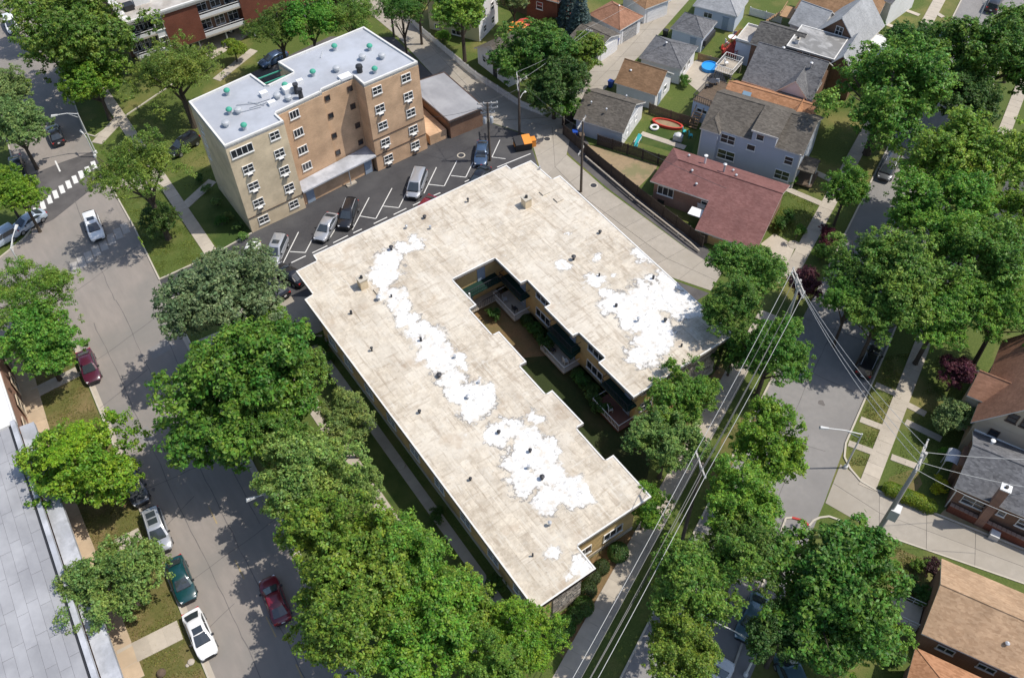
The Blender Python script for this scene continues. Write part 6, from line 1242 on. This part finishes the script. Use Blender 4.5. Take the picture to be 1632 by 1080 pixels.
# ------------------------------------------------------------------ poles, lamps, wires
def pole(u, v, h, label, arms=((-.5, 2.4),), ang=0.0, r=.15, mat='pole', lamp=None, trans=0, lean=(0, 0)):
    c = u if isinstance(u, Vector) else P(u, v); e = empty('utility_pole', (c.x, c.y, 0), label, 'utility pole', 'utility poles', ang); tip = Vector((lean[0], lean[1], h))
    MB().tube([(0, 0, -.3), tip * .5, tip], [r * 1.2, r, r * .72], 10).build('shaft', M[mat], e, True); pts = []
    at = lambda z: Vector((lean[0] * z / h, lean[1] * z / h, z))
    for dz, w in arms:
        q = at(h + dz); a = MB().box((q.x, q.y + .16, q.z), (w, .12, .14)).build('crossarm', M['palewood'], e); 
        for sx in (-.46, -.18, .18, .46):
            p = (q.x + sx * w, q.y + .16, q.z + .07); MB().lathe([(.05, 0), (.07, .1), (.03, .2)], p, 8).build('insulator', M['insul'], a); pts.append(Vector((p[0] * math.cos(ang) - p[1] * math.sin(ang) + c.x, p[0] * math.sin(ang) + p[1] * math.cos(ang) + c.y, p[2] + .2)))
        MB().tube([(q.x - w * .3, q.y + .1, q.z), (q.x, q.y + .1, q.z - .7), (q.x + w * .3, q.y + .1, q.z)], .03, 5).build('brace', M['metal'], a)
    for i in range(trans):
        q = at(h * .72); s = (1, -1)[i % 2]; MB().lathe([(.0, -.5), (.24, -.48), (.25, .3), (.18, .42), (.0, .44)], (q.x + .42 * s, q.y, q.z), 12).build('transformer', M['metal'], e, True)
    if lamp:
        q = at(h * lamp[0]); d = Vector((math.cos(lamp[1]), math.sin(lamp[1]), 0)); a = MB().tube([q, q + d * lamp[2] * .6 + Vector((0, 0, .5)), q + d * lamp[2] + Vector((0, 0, .45))], .04, 6).build('lamp_arm', M['lampmetal'], e)
        MB().lathe([(.0, -.1), (.14, -.08), (.18, .02), (.08, .12)], tuple(q + d * lamp[2] + Vector((0, 0, .42))), 10).build('lamp_head', M['lampmetal'], a, True)
    return e, pts
def wire(a, b, sag, label, r=.028, mat='wire', group='overhead wires'):
    a, b = Vector(a), Vector(b); o = MB().tube([a.lerp(b, t) - Vector((0, 0, sag * 4 * t * (1 - t))) - a for t in [i / 14 for i in range(15)]], r, 5).build('power_line', M[mat], loc=a)
    tag(o, label, 'power line', group); return o
_, pA = pole(926, 306, 10.2, 'leaning utility pole standing on the alley edge beside the pale roof', ((-.25, 2.6), (-4.2, 1.8)), R(30), lean=(.7, .5))
_, pB = pole(828, 217, 9.3, 'utility pole on the alley corner with white bracket arms', ((-.3, 2.2), (-1.6, 1.6)), R(60), lamp=(.62, R(-40), 1.4))
_, pC = pole(781, 256, 9.0, 'utility pole with three crossarms beside the parked steel blue car', ((-.2, 2.6), (-.9, 2.6), (-1.6, 1.8)), R(-30), trans=2)
_, pD = pole(628, 58, 8.5, 'utility pole with transformer behind the silver roof', ((-.3, 1.6),), R(10), trans=1)
_, pE = pole(934, 128, 8.0, 'thin wooden pole by the low garage on the rear alley', ((-.3, .9),), R(-60), r=.10, mat='palewood')
_, pG = pole(1395, 853, 14.0, 'tall pale pole with white box transformer at the alley mouth', ((-.2, 3.0), (-1.0, 3.0)), R(25), .2, 'palewood')
q = P(1395, 853); MB().box((.15, -.35, 4.4), (.9, .8, 1.5)).build('transformer', M['lampmetal'], bpy.data.objects['utility_pole.005'])
bq = P(1276, 446, 13.4); bq.z = 0; hq = P(1120, 738, 13.4); hq.z = 0; _, pF = pole(bq, 0, 13.4, 'double crossarm pole in the trees above the shaded street', ((-.1, 3.4), (-.7, 3.4)), R(62), .17, 'palewood')
_, pH = pole(hq, 0, 13.4, 'wire pole with one crossarm among the bright trees', ((-.15, 2.6),), R(65), .15)
off = P(872, 1190, 12.4)
wl = ('outermost left wire', 'second wire from the left', 'third wire from the left', 'outermost right wire')
for i in range(4):
    wire(pF[i], pH[i], .7, wl[i] + ' running down the long pavement from the double crossarm pole', .026, 'wire' if i in (0, 3) else 'darkwire')
    d = Vector((math.cos(R(65)), math.sin(R(65)), 0)) * (i - 1.5) * .75
    wire(pH[i], off + d, .6, wl[i] + ' leaving the frame at the bottom over the pavement', .026, 'wire' if i in (0, 3) else 'darkwire')
for i, w in enumerate(('upper', 'middle', 'lower')):
    wire(pF[4 + i], pG[i], 1.0, w + ' wire of three crossing the shaded street to the tall pale pole', .021)
    e_ = P(1700 + 40 * i, 850 - 60 * i, 10); wire(pG[4 + i], e_, .6, w + ' wire running off right over the slate bungalow roof', .022)
wire(Vector((bq.x, bq.y, 11.4)), hq + Vector((0, 0, 11.4)), .9, 'thick black cable below the four pavement wires', .035, 'darkwire'); wire(hq + Vector((.3, 0, 11.4)), off + Vector((0, 0, -1.8)), .8, 'thick black cable over the pavement at the bottom edge', .035, 'darkwire')
wire(pB[0], pE[0], .5, 'left wire of the pair along the rear alley', .016); wire(pB[3], pE[3], .5, 'right wire of the pair along the rear alley', .016)
wire(pE[0], P(1110, -60, 8), .5, 'left wire continuing up the rear alley from the thin pole', .014); wire(pC[0], pB[4], .3, 'short dark wire joining the two alley corner poles', .025, 'darkwire')
wire(pA[0], pB[1], .5, 'wire from the leaning pole to the alley corner pole', .02, 'darkwire'); wire(pA[3], Vector((U.o.x + 26, U.o.y + 1, 12)), .6, 'thin dark wire from the leaning pole along the side alley', .02, 'darkwire'); wire(pD[0], pC[1], .8, 'wire behind the silver roof towards the parking court pole', .02, 'darkwire'); wire(pC[5], Vector((44.7, 86.0, 5.2)), .4, 'dark service wire to the tan brick block', .02, 'darkwire')
def lamp(u, v, h, ang, arm, label, cobra=True):
    c = P(u, v); e = empty('street_lamp', (c.x, c.y, 0), label, 'street lamp', 'street lamps', ang)
    MB().tube([(0, 0, -.2), (0, 0, h)], [.10, .065], 10).build('post', M['lampmetal'], e, True)
    MB().lathe([(.22, 0), (.2, .35), (.11, .42)], (0, 0, 0), 10).build('base', M['lampmetal'], e)
    a = MB().tube([(0, 0, h - .1), (arm * .5, 0, h + .30), (arm, 0, h + .38)], .05, 8).tube([(0, 0, h - .7), (arm * .45, 0, h + .18)], .035, 6).build('arm', M['lampmetal'], e, True)
    m = MB(); m.add([(arm - .1, -.10, h + .30), (arm + .75, -.16, h + .30), (arm + .75, .16, h + .30), (arm - .1, .10, h + .30), (arm - .1, -.07, h + .44), (arm + .65, -.11, h + .50), (arm + .65, .11, h + .50), (arm - .1, .07, h + .44)], [(3, 2, 1, 0), (4, 5, 6, 7), (0, 1, 5, 4), (1, 2, 6, 5), (2, 3, 7, 6), (3, 0, 4, 7)])
    hd = m.build('lamp_head', M['lampmetal'], e); MB().lathe([(.0, -.07), (.12, -.05), (.14, 0)], (arm + .38, 0, h + .30), 10).build('lens', M['headlight'], hd, True)
lamp(1347, 745, 5.9, R(138), 3.2, 'street lamp at the kerb corner by the alley junction'); lamp(1188, 1075, 6.6, R(118), 4.2, 'street lamp at the bottom edge of the lower street')
lamp(474, 846, 7.4, R(168), 2.2, 'street lamp under the pale leaved tree over the main road'); lamp(58, 462, 6.8, R(60), 2.6, 'street lamp beside the thin feathery tree at the side street'); lamp(153, 244, 6.4, R(165), 2.4, 'street lamp on the corner above the zebra crossing'); lamp(1548, 60, 6, R(140), 2.0, 'street lamp head over the upper right street'); lamp(152, 250, 3.2, R(100), .6, 'short lamp post next to the taller corner lamp')

# ------------------------------------------------------------------ fences
def fence(pts, h, label, mat='darkwood', bay=2.4, pick=False, name='wood_fence', board=.15, post=.12, gapb=.02):
    pts = [Vector((p[0], p[1])) for p in pts]; o = pts[0]; e = empty(name, (o.x, o.y, 0), label, 'fence'); cache = {}; first = True
    for i in range(len(pts) - 1):
        a, b = pts[i] - o, pts[i + 1] - o; d = b - a; L = d.length; d.normalize(); ang = math.atan2(d.y, d.x); n = max(1, round(L / bay)); w = L / n; key = round(w, 3)
        if key not in cache:
            m = MB(); k = max(2, round((w - post) / board)); bw = (w - post) / k
            for j in range(k):
                x = post / 2 + bw * (j + .5)
                if pick:
                    q = h - .08 + .0; m.prism([(x - bw * .30, -.012), (x + bw * .30, -.012), (x + bw * .30, .012), (x - bw * .30, .012)], .06, q)
                    m.add([(x - bw * .30, -.012, q), (x + bw * .30, -.012, q), (x, -.012, q + .08), (x - bw * .30, .012, q), (x + bw * .30, .012, q), (x, .012, q + .08)], [(0, 1, 2), (5, 4, 3), (0, 2, 5, 3), (1, 4, 5, 2)])
                else: m.box((x, .006 * (j % 2), h / 2 - .03 + .012 * ((j * 7) % 3)), (bw - gapb, .025, h - .08))
            for z in ((.3, h - .35) if h > 1 else (.25, h - .3)): m.box((w / 2, .035, z), (w - post, .04, .09))
            cache[key] = m.mesh('fence_panel', M[mat])
        for j in range(n):
            p = a + d * (w * j); link('fence_panel', cache[key], e, (p.x, p.y, 0), ang)
            if 'post' not in cache: cache['post'] = MB().box((0, 0, (h + .06) / 2 - .05), (post, post, h + .16)).mesh('fence_post', M[mat])
            link('fence_post', cache['post'], e, (p.x, p.y, 0), ang)
    p = pts[-1] - o; link('fence_post', cache['post'], e, (p.x, p.y, 0), ang); return e
v2 = lambda u, v: P(u, v).to_2d()
fence([(64.4, 79.2), (62.6, 79.4), (61.2, 77.8), (61.0, 70), (61.2, 60), (61.6, 51.0)], 1.75, 'long dark brown fence along the side alley behind the maroon house'); fence([v2(952, 231), v2(1048, 262), v2(1072, 268)], 1.7, 'dark fence between the play lawn and bare dirt yard')
fence([v2(1034, 180), v2(1068, 192), v2(1105, 203)], 1.6, 'brown fence behind the red sandbox lawn', 'wood'); fence([v2(1113, 388), (62.4, 51.2)], 1.5, 'short fence return at the maroon house wing', 'wood')
fence([(58.75, 119), (58.8, 105.7), (58.9, 95.6), (60.1, 86.3), (61.4, 82.9), (63.0, 82.6)], 1.15, 'white picket fence beside the yellow house and garage', 'white', 2.2, True, 'picket_fence', .16, .10); fence([v2(1194, 24), v2(1244, 38)], 1.3, 'white board fence behind the top garden', 'whitesiding')
fence([v2(1112, 96), v2(1150, 106)], 1.2, 'tan wood fence between the pool and red deck', 'tanwood'); fence([v2(797, 8), v2(866, 36)], 1.6, 'brown back fence below the brick cottage', 'wood')
# low brick wall along the low alley
a, b_ = v2(1508, 812), v2(1650, 880); d = b_ - a; L = d.length; rz = math.atan2(d.y, d.x); e = empty('brick_wall', (a.x, a.y, 0), 'low dark brick garden wall below the slate bungalow', 'wall', None, rz)
MB().box((L / 2, 0, .5), (L, .3, 1.1)).build('wall', M['redbrick'], e)
cm = MB().box((0, 0, 0), (.38, .38, .07)).mesh('coping_stone', M['pinkbrick'])
for i in range(int(L / .42)): link('coping_stone', cm, e, (.21 + i * .42, 0, 1.085))
# pipe rail along the alley
e = empty('guard_rail', (60.4, 72, 0), 'long pale pipe rail along the alley fence', 'rail'); MB().tube([(0, 0, .5), (-.1, -10, .5), (.2, -20, .5), (.25, -21.5, .3)], .11, 8).build('rail', M['conc'], e, True)
for y in (-.4, -4.5, -9, -13.5, -18): MB().tube([(0, y, -.1), (0, y, .5)], .05, 6).build('post', M['metal'], e)

# ------------------------------------------------------------------ street furniture and yard things
c = P(833, 236); e = empty('dumpster', (c.x, c.y, 0), 'black and orange dumpster at the corner of the parking court', 'dumpster', None, R(-20))
m = MB(); m.add([(-1.1, -.7, .12), (1.1, -.7, .12), (1.1, .6, .12), (-1.1, .6, .12), (-1.1, -.8, 1.15), (1.1, -.8, 1.15), (1.1, .75, 1.45), (-1.1, .75, 1.45)], [(3, 2, 1, 0), (0, 1, 5, 4), (1, 2, 6, 5), (2, 3, 7, 6), (3, 0, 4, 7), (4, 5, 6, 7)]); m.build('bin', M['trim'], e)
for x, mt in ((-.56, 'trim'), (.56, 'orangep')): m = MB(); m.add([(x - .54, -.85, 1.17), (x + .54, -.85, 1.17), (x + .54, .8, 1.47), (x - .54, .8, 1.47), (x - .54, -.85, 1.24), (x + .54, -.85, 1.24), (x + .54, .8, 1.54), (x - .54, .8, 1.54)], [(3, 2, 1, 0), (4, 5, 6, 7), (0, 1, 5, 4), (1, 2, 6, 5), (2, 3, 7, 6), (3, 0, 4, 7)]); m.build('lid', M[mt], e)
for x in (-1.15, 1.15): MB().box((x, 0, .8), (.1, .8, .18)).build('lift_sleeve', M['orangep'], e)
for x in (-.9, .9):
    for y in (-.5, .45): MB().lathe([(.1, -.04), (.1, .04)], (x, y, .09), 8).build('caster', M['tyre'], e)
c = P(846, 232); e = empty('waste_bin', (c.x, c.y, 0), 'orange waste box beside the black dumpster', 'bin', None, R(-20)); MB().box((0, 0, .5), (1.2, .9, 1.0)).build('bin', M['orangep'], e); MB().box((0, 0, 1.05), (1.26, .96, .1)).build('lid', M['orangep'], e)
def cart(u, v, rz, mat, label):
    c = P(u, v); e = empty('wheelie_bin', (c.x, c.y, 0), label, 'bin', 'wheeled bins along the alley', rz)
    m = MB(); m.add([(-.25, -.25, .08), (.25, -.25, .08), (.25, .25, .08), (-.25, .25, .08), (-.32, -.36, 1.0), (.32, -.36, 1.0), (.32, .34, 1.0), (-.32, .34, 1.0)], [(3, 2, 1, 0), (4, 5, 6, 7), (0, 1, 5, 4), (1, 2, 6, 5), (2, 3, 7, 6), (3, 0, 4, 7)]); m.build('bin', M[mat], e)
    MB().box((0, -.01, 1.04), (.68, .76, .07)).build('lid', M[mat], e); MB().tube([(-.3, .4, .98), (.3, .4, .98)], .03, 6).build('handle', M['trim'], e)
    for x in (-.28, .28): w = MB().lathe([(.12, -.03), (.12, .03)], (0, 0, 0), 8).mesh('wheel', M['tyre']); w.transform(Matrix.Rotation(R(90), 4, 'Y')); link('wheel', w, e, (x, .3, .12))
cart(984, 70, R(20), 'blue', 'blue wheeled bin between the low grey and brown hip garages'); cart(1021, 31, R(20), 'blue', 'blue wheeled bin beyond the brown hip garage'); cart(1026, 26, R(20), 'trim', 'black wheeled bin next to the blue one by the brown hip garage'); cart(1031, 22, R(20), 'trim', 'black wheeled bin nearest the tan roofed alley garage')
cart(945, 98, R(20), 'trim', 'black wheeled bin under the slim bright tree'); cart(952, 93, R(30), 'blue', 'dark bin beside the low grey garage corner'); cart(916, 219, R(-30), 'blue', 'blue bin inside the dark corner fence'); cart(927, 224, R(-30), 'wood', 'brown bin next to the blue bin in the fence corner'); cart(973, 139, R(20), 'blue', 'blue bin against the brown gable garage'); cart(1060, 58, R(20), 'trim', 'black bin at the end of the hip roofed alley garage')
# school crossing sign
c = P(236, 408); e = empty('crossing_sign', (c.x, c.y, 0), 'lime diamond pedestrian crossing sign at the road edge', 'road sign', None, R(-80)); MB().tube([(0, 0, -.1), (0, 0, 3.0)], .035, 6).build('post', M['metal'], e)
dm = MB().add([(0, -.03, -.62), (.62, -.03, 0), (0, -.03, .62), (-.62, -.03, 0), (0, 0, -.62), (.62, 0, 0), (0, 0, .62), (-.62, 0, 0)], [(0, 1, 2, 3), (7, 6, 5, 4), (0, 4, 5, 1), (1, 5, 6, 2), (2, 6, 7, 3), (3, 7, 4, 0)]).build('sign_face', M['limesign'], e, loc=(0, -.03, 2.7))
m = MB().box((0, -.045, .22), (.10, .012, .10)).box((0, -.045, .05), (.10, .012, .22)).box((-.07, -.045, -.16), (.06, .012, .24), 0).box((.07, -.045, -.16), (.06, .012, .24)).box((.0, -.045, .08), (.30, .012, .05)); m.build('pedestrian_symbol', M['blacksign'], dm)
pl = MB().box((0, -.05, 1.75), (.62, .03, .34)).build('arrow_plate', M['limesign'], e); MB().box((0, -.075, 1.75), (.36, .012, .05)).add([(-.18, -.075, 1.66), (-.18, -.075, 1.84), (-.28, -.075, 1.75)], [(0, 1, 2)]).build('arrow_symbol', M['blacksign'], pl)
MB().box((0, .05, 2.7), (.9, .03, .9)).build('rear_face', M['limesign'], e) if False else None
# manholes
for (u, v, lab) in ((872, 222, 'round manhole cover on the alley junction'), (946, 296, 'round manhole cover on the side alley'), (735, 248, 'drain cover beside the parking bays')):
    c = P(u, v); e = empty('manhole_cover', (c.x, c.y, 0), lab, 'manhole cover', 'manhole covers'); MB().lathe([(.55, .03), (.55, .05), (.42, .052)], (0, 0, 0), 20).build('ring', M['curb'], e); MB().lathe([(.40, .03), (.40, .058)], (0, 0, 0), 18).build('lid', M['darkmetal'], e)
# pool, decks and garden things
c = P(1131, 107, .3); e = empty('paddling_pool', (c.x, c.y, 0), 'round bright blue pool on the patio', 'pool'); MB().lathe([(1.15, 0), (1.2, .55), (1.1, .55), (1.08, .3)], (0, 0, 0), 24).build('wall', M['pool'], e, True); MB().lathe([(1.09, .36), (1.09, .40)], (0, 0, 0), 24).build('water_surface', M['pool'], e)
def deck(name, pa, pb, depth, z, label, mat, rail, items=(), base=None):
    A, B = P(*pa, z), P(*pb, z); d = (B - A).to_2d(); L = d.length; rz = math.atan2(d.y, d.x); e = empty(name, (A.x, A.y, 0), label, 'deck', None, rz)
    n = int(depth / .16); pm = MB().box((0, 0, 0), (L, .145, .05)).mesh('plank', M[mat])
    for i in range(n): link('plank', pm, e, (L / 2, .08 + i * .16, z))
    if base: MB().prism([(.05, .05), (L - .05, .05), (L - .05, depth - .05), (.05, depth - .05)], -.1, z - .04).build('base_wall', M[base], e)
    else:
        for x in (.1, L - .1):
            for y in (.1, depth - .1): MB().box((x, y, z / 2), (.14, .14, z)).build('post', M[mat], e)
    r = MB(); h = .95
    for a, b in (((0, 0), (L, 0)), ((L, 0), (L, depth)), ((0, depth), (0, 0)), ((0, depth), (L, depth))):
        a, b = Vector(a), Vector(b); ll = (b - a).length; an = math.atan2(b.y - a.y, b.x - a.x); mid = (a + b) / 2
        for zz in (h, .15): r.box((mid.x, mid.y, z + zz), (ll, .06, .06), an)
        k = max(2, int(ll / .3))
        for i in range(k + 1): q = a.lerp(b, i / k); r.box((q.x, q.y, z + h / 2), (.045, .045, h))
    r.build('railing', M[rail], e); return e, L
deck('red_deck', (1150, 84), (1172, 92), 5.6, 1.1, 'red stained wood deck full of garden furniture', 'reddeck', 'reddeck'); e_, L_ = deck('roof_deck', (1104, 160), (1141, 174), 6.2, 3.0, 'brown roof deck on top of the pale blue garage', 'wood', 'darkmetal', base='bluesiding'); deck('white_deck', (1139, 112), (1166, 121), 3.6, 1.6, 'white railed deck behind the grey gable house', 'conc', 'white')
w_, p_, xs_ = window_mesh(1.5, .6, 2); o = link('window', w_, e_, (L_ * .45, .04, 1.9)); [link('pane', p_, o, (x, -.012, 0)) for x in xs_]
def table_set(u, v, z, label, top='darkmetal', n=4):
    c = P(u, v, z); e = empty('patio_table', (c.x, c.y, z), label, 'table'); MB().lathe([(.6, .70), (.62, .74)], (0, 0, 0), 16).build('tabletop', M[top], e); MB().tube([(0, 0, .02), (0, 0, .7)], .05, 6).build('leg', M['darkmetal'], e)
    return c
def chair(u, v, z, label, mat='darkmetal', rz=0.0):
    c = P(u, v, z); e = empty('patio_chair', (c.x, c.y, z), label, 'chair', 'garden chairs', rz); MB().box((0, 0, .42), (.5, .5, .06)).build('seat', M[mat], e); MB().box((0, .24, .72), (.5, .05, .55)).build('backrest', M[mat], e)
    lm = MB().box((0, 0, .2), (.05, .05, .42)).mesh('leg', M[mat])
    for x in (-.22, .22):
        for y in (-.22, .22): link('leg', lm, e, (x, y, 0))
table_set(1166, 66, 1.15, 'round table in the middle of the red deck', 'white'); chair(1158, 72, 1.15, 'white chair on the red deck left of the table', 'white', 1.2); chair(1172, 74, 1.15, 'red chair on the red deck right of the table', 'red', -.8); chair(1170, 58, 1.15, 'grey chair at the far side of the red deck', 'metal', 2.5); chair(1152, 82, 1.15, 'red chair at the near corner of the red deck', 'red', .3)
table_set(1135, 136, 3.05, 'dark round table on the brown roof deck'); chair(1126, 140, 3.05, 'dark chair left on the brown roof deck', 'darkmetal', .8); chair(1143, 134, 3.05, 'pale chair at the far end of the roof deck', 'white', 2.2); chair(1130, 128, 3.05, 'dark chair at the back of the roof deck', 'darkmetal', 2.9); chair(1157, 104, 1.65, 'pale lounge chair on the white railed deck', 'white', 1.0)
c = P(1064, 198, .2); e = empty('sandbox', (c.x, c.y, 0), 'red boat shaped sandbox on the play lawn', 'sandbox', None, R(-60)); m = MB(); n = 20
rg = [(math.cos(2 * math.pi * i / n) * 2.1, math.sin(2 * math.pi * i / n) * .8) for i in range(n)]
m.add([(x, y, 0) for x, y in rg] + [(x * 1.05, y * 1.05, .42) for x, y in rg] + [(x * .9, y * .88, .42) for x, y in rg] + [(x * .88, y * .86, .12) for x, y in rg], [(k * n + i, k * n + (i + 1) % n, (k + 1) * n + (i + 1) % n, (k + 1) * n + i) for k in range(3) for i in range(n)]); m.build('rim', M['red'], e); MB().poly([(x * .9, y * .88, .2) for x, y in rg]).build('sand', M['dirt'], e)
c = P(1043, 203, .2); e = empty('ring_trampoline', (c.x, c.y, 0), 'white ring shaped toy on the play lawn', 'toy'); ring = MB(); ring.tube([(math.cos(t * math.pi / 10) * .48, math.sin(t * math.pi / 10) * .48, .2) for t in range(21)], .15, 8); ring.build('ring', M['white'], e, True)
c = P(1017, 224, .4); e = empty('toy_slide', (c.x, c.y, 0), 'small pale blue toy slide on the play lawn', 'toy slide', None, R(30)); m = MB().add([(-.9, -.25, .1), (-.9, .25, .1), (.5, .25, 1.0), (.5, -.25, 1.0), (-.9, -.25, .04), (-.9, .25, .04), (.5, .25, .94), (.5, -.25, .94)], [(0, 3, 2, 1), (4, 5, 6, 7), (0, 4, 7, 3), (1, 2, 6, 5)]); m.build('chute', M['teal'], e)
for y in (-.28, .28): MB().box((-.2, y, .66), (1.5, .05, .2)).build('side_rail', M['lampmetal'], e)
MB().box((.6, 0, .5), (.1, .5, 1.0)).build('ladder', M['teal'], e)
for (u, v, lab, mt) in ((1090, 213, 'teal patio chair by the grey house back door', 'teal'), (1100, 219, 'second teal chair nearer the grey house wall', 'teal')): chair(u, v, 0, lab, mt, 1.0)
c = P(1080, 224); e = empty('grill', (c.x, c.y, 0), 'grey covered grill beside the teal chairs', 'grill', None, R(-60)); MB().box((0, 0, .45), (1.2, .7, .8)).build('cabinet', M['metal'], e); MB().lathe([(.5, .85), (.48, 1.0), (.3, 1.15), (.02, 1.18)], (0, 0, 0), 12).build('lid', M['lampmetal'], e, True)
c = P(1104, 205); e = empty('garden_stair', (c.x, c.y, 0), 'tan wooden stair at the back of the grey house', 'stair', None, R(25))
for i in range(7): MB().box((-.0 + i * .3, 0, .2 + i * .25), (.3, 1.1, .05)).build('stair_tread', M['tanwood'], e)
MB().tube([(-.1, -.55, .9), (2.0, -.55, 2.7)], .05, 5).tube([(-.1, .55, .9), (2.0, .55, 2.7)], .05, 5).build('handrail', M['tanwood'], e)
for (u, v, mt, lab) in ((746, 43, 'orangep', 'orange parasol on the yellow house patio'), (828, 38, 'orangep', 'orange garden parasol in front of the brown back fence'), (836, 33, 'red', 'red garden parasol beside the orange one'), (1398, 75, 'orangep', 'orange parasol in the silver roof house front yard')):
    if u == 746: continue
    c = P(u, v, 2); e = empty('garden_parasol', (c.x, c.y, 0), lab, 'parasol', 'garden parasols'); MB().tube([(0, 0, 0), (0, 0, 2.1)], .03, 6).build('pole', M['metal'], e); MB().lathe([(1.15, 1.75), (.6, 2.05), (.05, 2.25)], (0, 0, 0), 8).build('canopy', M[mt], e)
c = P(815, 44); e = empty('play_mat', (c.x, c.y, .01), 'orange play patch in the cottage garden', 'play mat'); MB().box((0, 0, .06), (2.0, 1.4, .12), .5).build('base', M['orangep'], e); MB().box((.4, .2, .3), (.8, .6, .4), .3).build('toy_box', M['orangep'], e)
for (u, v, lab, r) in ((305, 1055, 'pale round stone on the dry parkway lawn', .32), (299, 1060, 'smaller pale stone beside the round one', .18)):
    c = P(u, v); tag(MB().lathe([(r * .8, 0), (r, r * .35), (r * .8, r * .7), (r * .3, r * .85)], (0, 0, 0), 9).build('boulder', M['conc'], None, True, loc=(c.x, c.y, 0)), lab, 'stone')
c = P(258, 1073); tag(MB().lathe([(.35, 0), (.42, .2), (.3, .4), (.1, .45)], (0, 0, 0), 9).build('mulch_mound', M['wood'], None, True, loc=(c.x, c.y, 0)), 'small brown mound at the bottom of the dry lawn', 'mound')
c = P(1265, 390); e = empty('sapling', (c.x, c.y, 0), 'bare sapling in a round mulch ring by the pavement', 'tree'); MB().tube([(0, 0, 0), (.05, 0, 1.8)], .035, 6).tube([(.03, 0, 1.1), (.5, .2, 1.9)], .02, 5).tube([(.03, 0, 1.3), (-.4, .3, 2.0)], .02, 5).build('trunk', M['bark'], e); MB().lathe([(.7, .01), (.7, .05), (.3, .08)], (0, 0, 0), 16).build('mulch_ring', M['conc'], e)
fl = link('crown', CR['shrub', 0], e, (0, 0, 1.9), 0, (.5, .5, .5)); fl.color = (*C_MAPLE, 1)

for (x, y, rz, mt, lab) in ((37.6, 46.2, 1.4, 'white', 'white garden chair on the middle courtyard terrace'), (37.4, 48.2, 1.8, 'darkmetal', 'dark garden chair on the middle courtyard terrace'), (37.5, 38.6, 1.2, 'white', 'white garden chair on the red floored courtyard terrace'), (37.5, 55.4, 1.6, 'darkmetal', 'dark garden chair on the inner courtyard terrace'), (37.4, 57.2, 1.2, 'metal', 'grey garden chair on the inner courtyard terrace')):
    e = empty('patio_chair', (x, y, .53), lab, 'chair', 'garden chairs', rz); MB().box((0, 0, .42), (.5, .5, .06)).build('seat', M[mt], e); MB().box((0, .24, .72), (.5, .05, .55)).build('backrest', M[mt], e); lm = MB().box((0, 0, .2), (.05, .05, .42)).mesh('leg', M[mt])
    for a in (-.22, .22):
        for b in (-.22, .22): link('leg', lm, e, (a, b, 0))
for i, (y, r, lab) in enumerate(((53.4, .8, 'low shrub under the upper court window'), (52.2, .75, 'second low shrub under the upper court window'), (51.0, .8, 'third low shrub under the upper court window'), (44.2, .8, 'low shrub under the lower court window'), (43.0, .8, 'second low shrub under the lower court window'), (41.8, .75, 'third low shrub under the lower court window'))):
    e = empty('shrub', (37.75, y, 0), lab, 'shrub', 'courtyard wall shrubs'); MB().tube([(0, 0, -.1), (0, 0, .5)], [.05, .03], 5).build('stem', M['bark'], e); f = link('foliage', CR['ball', 0], e, (0, 0, .6), i, (r, r, .75)); f.color = (.05, .10, .022, 1)
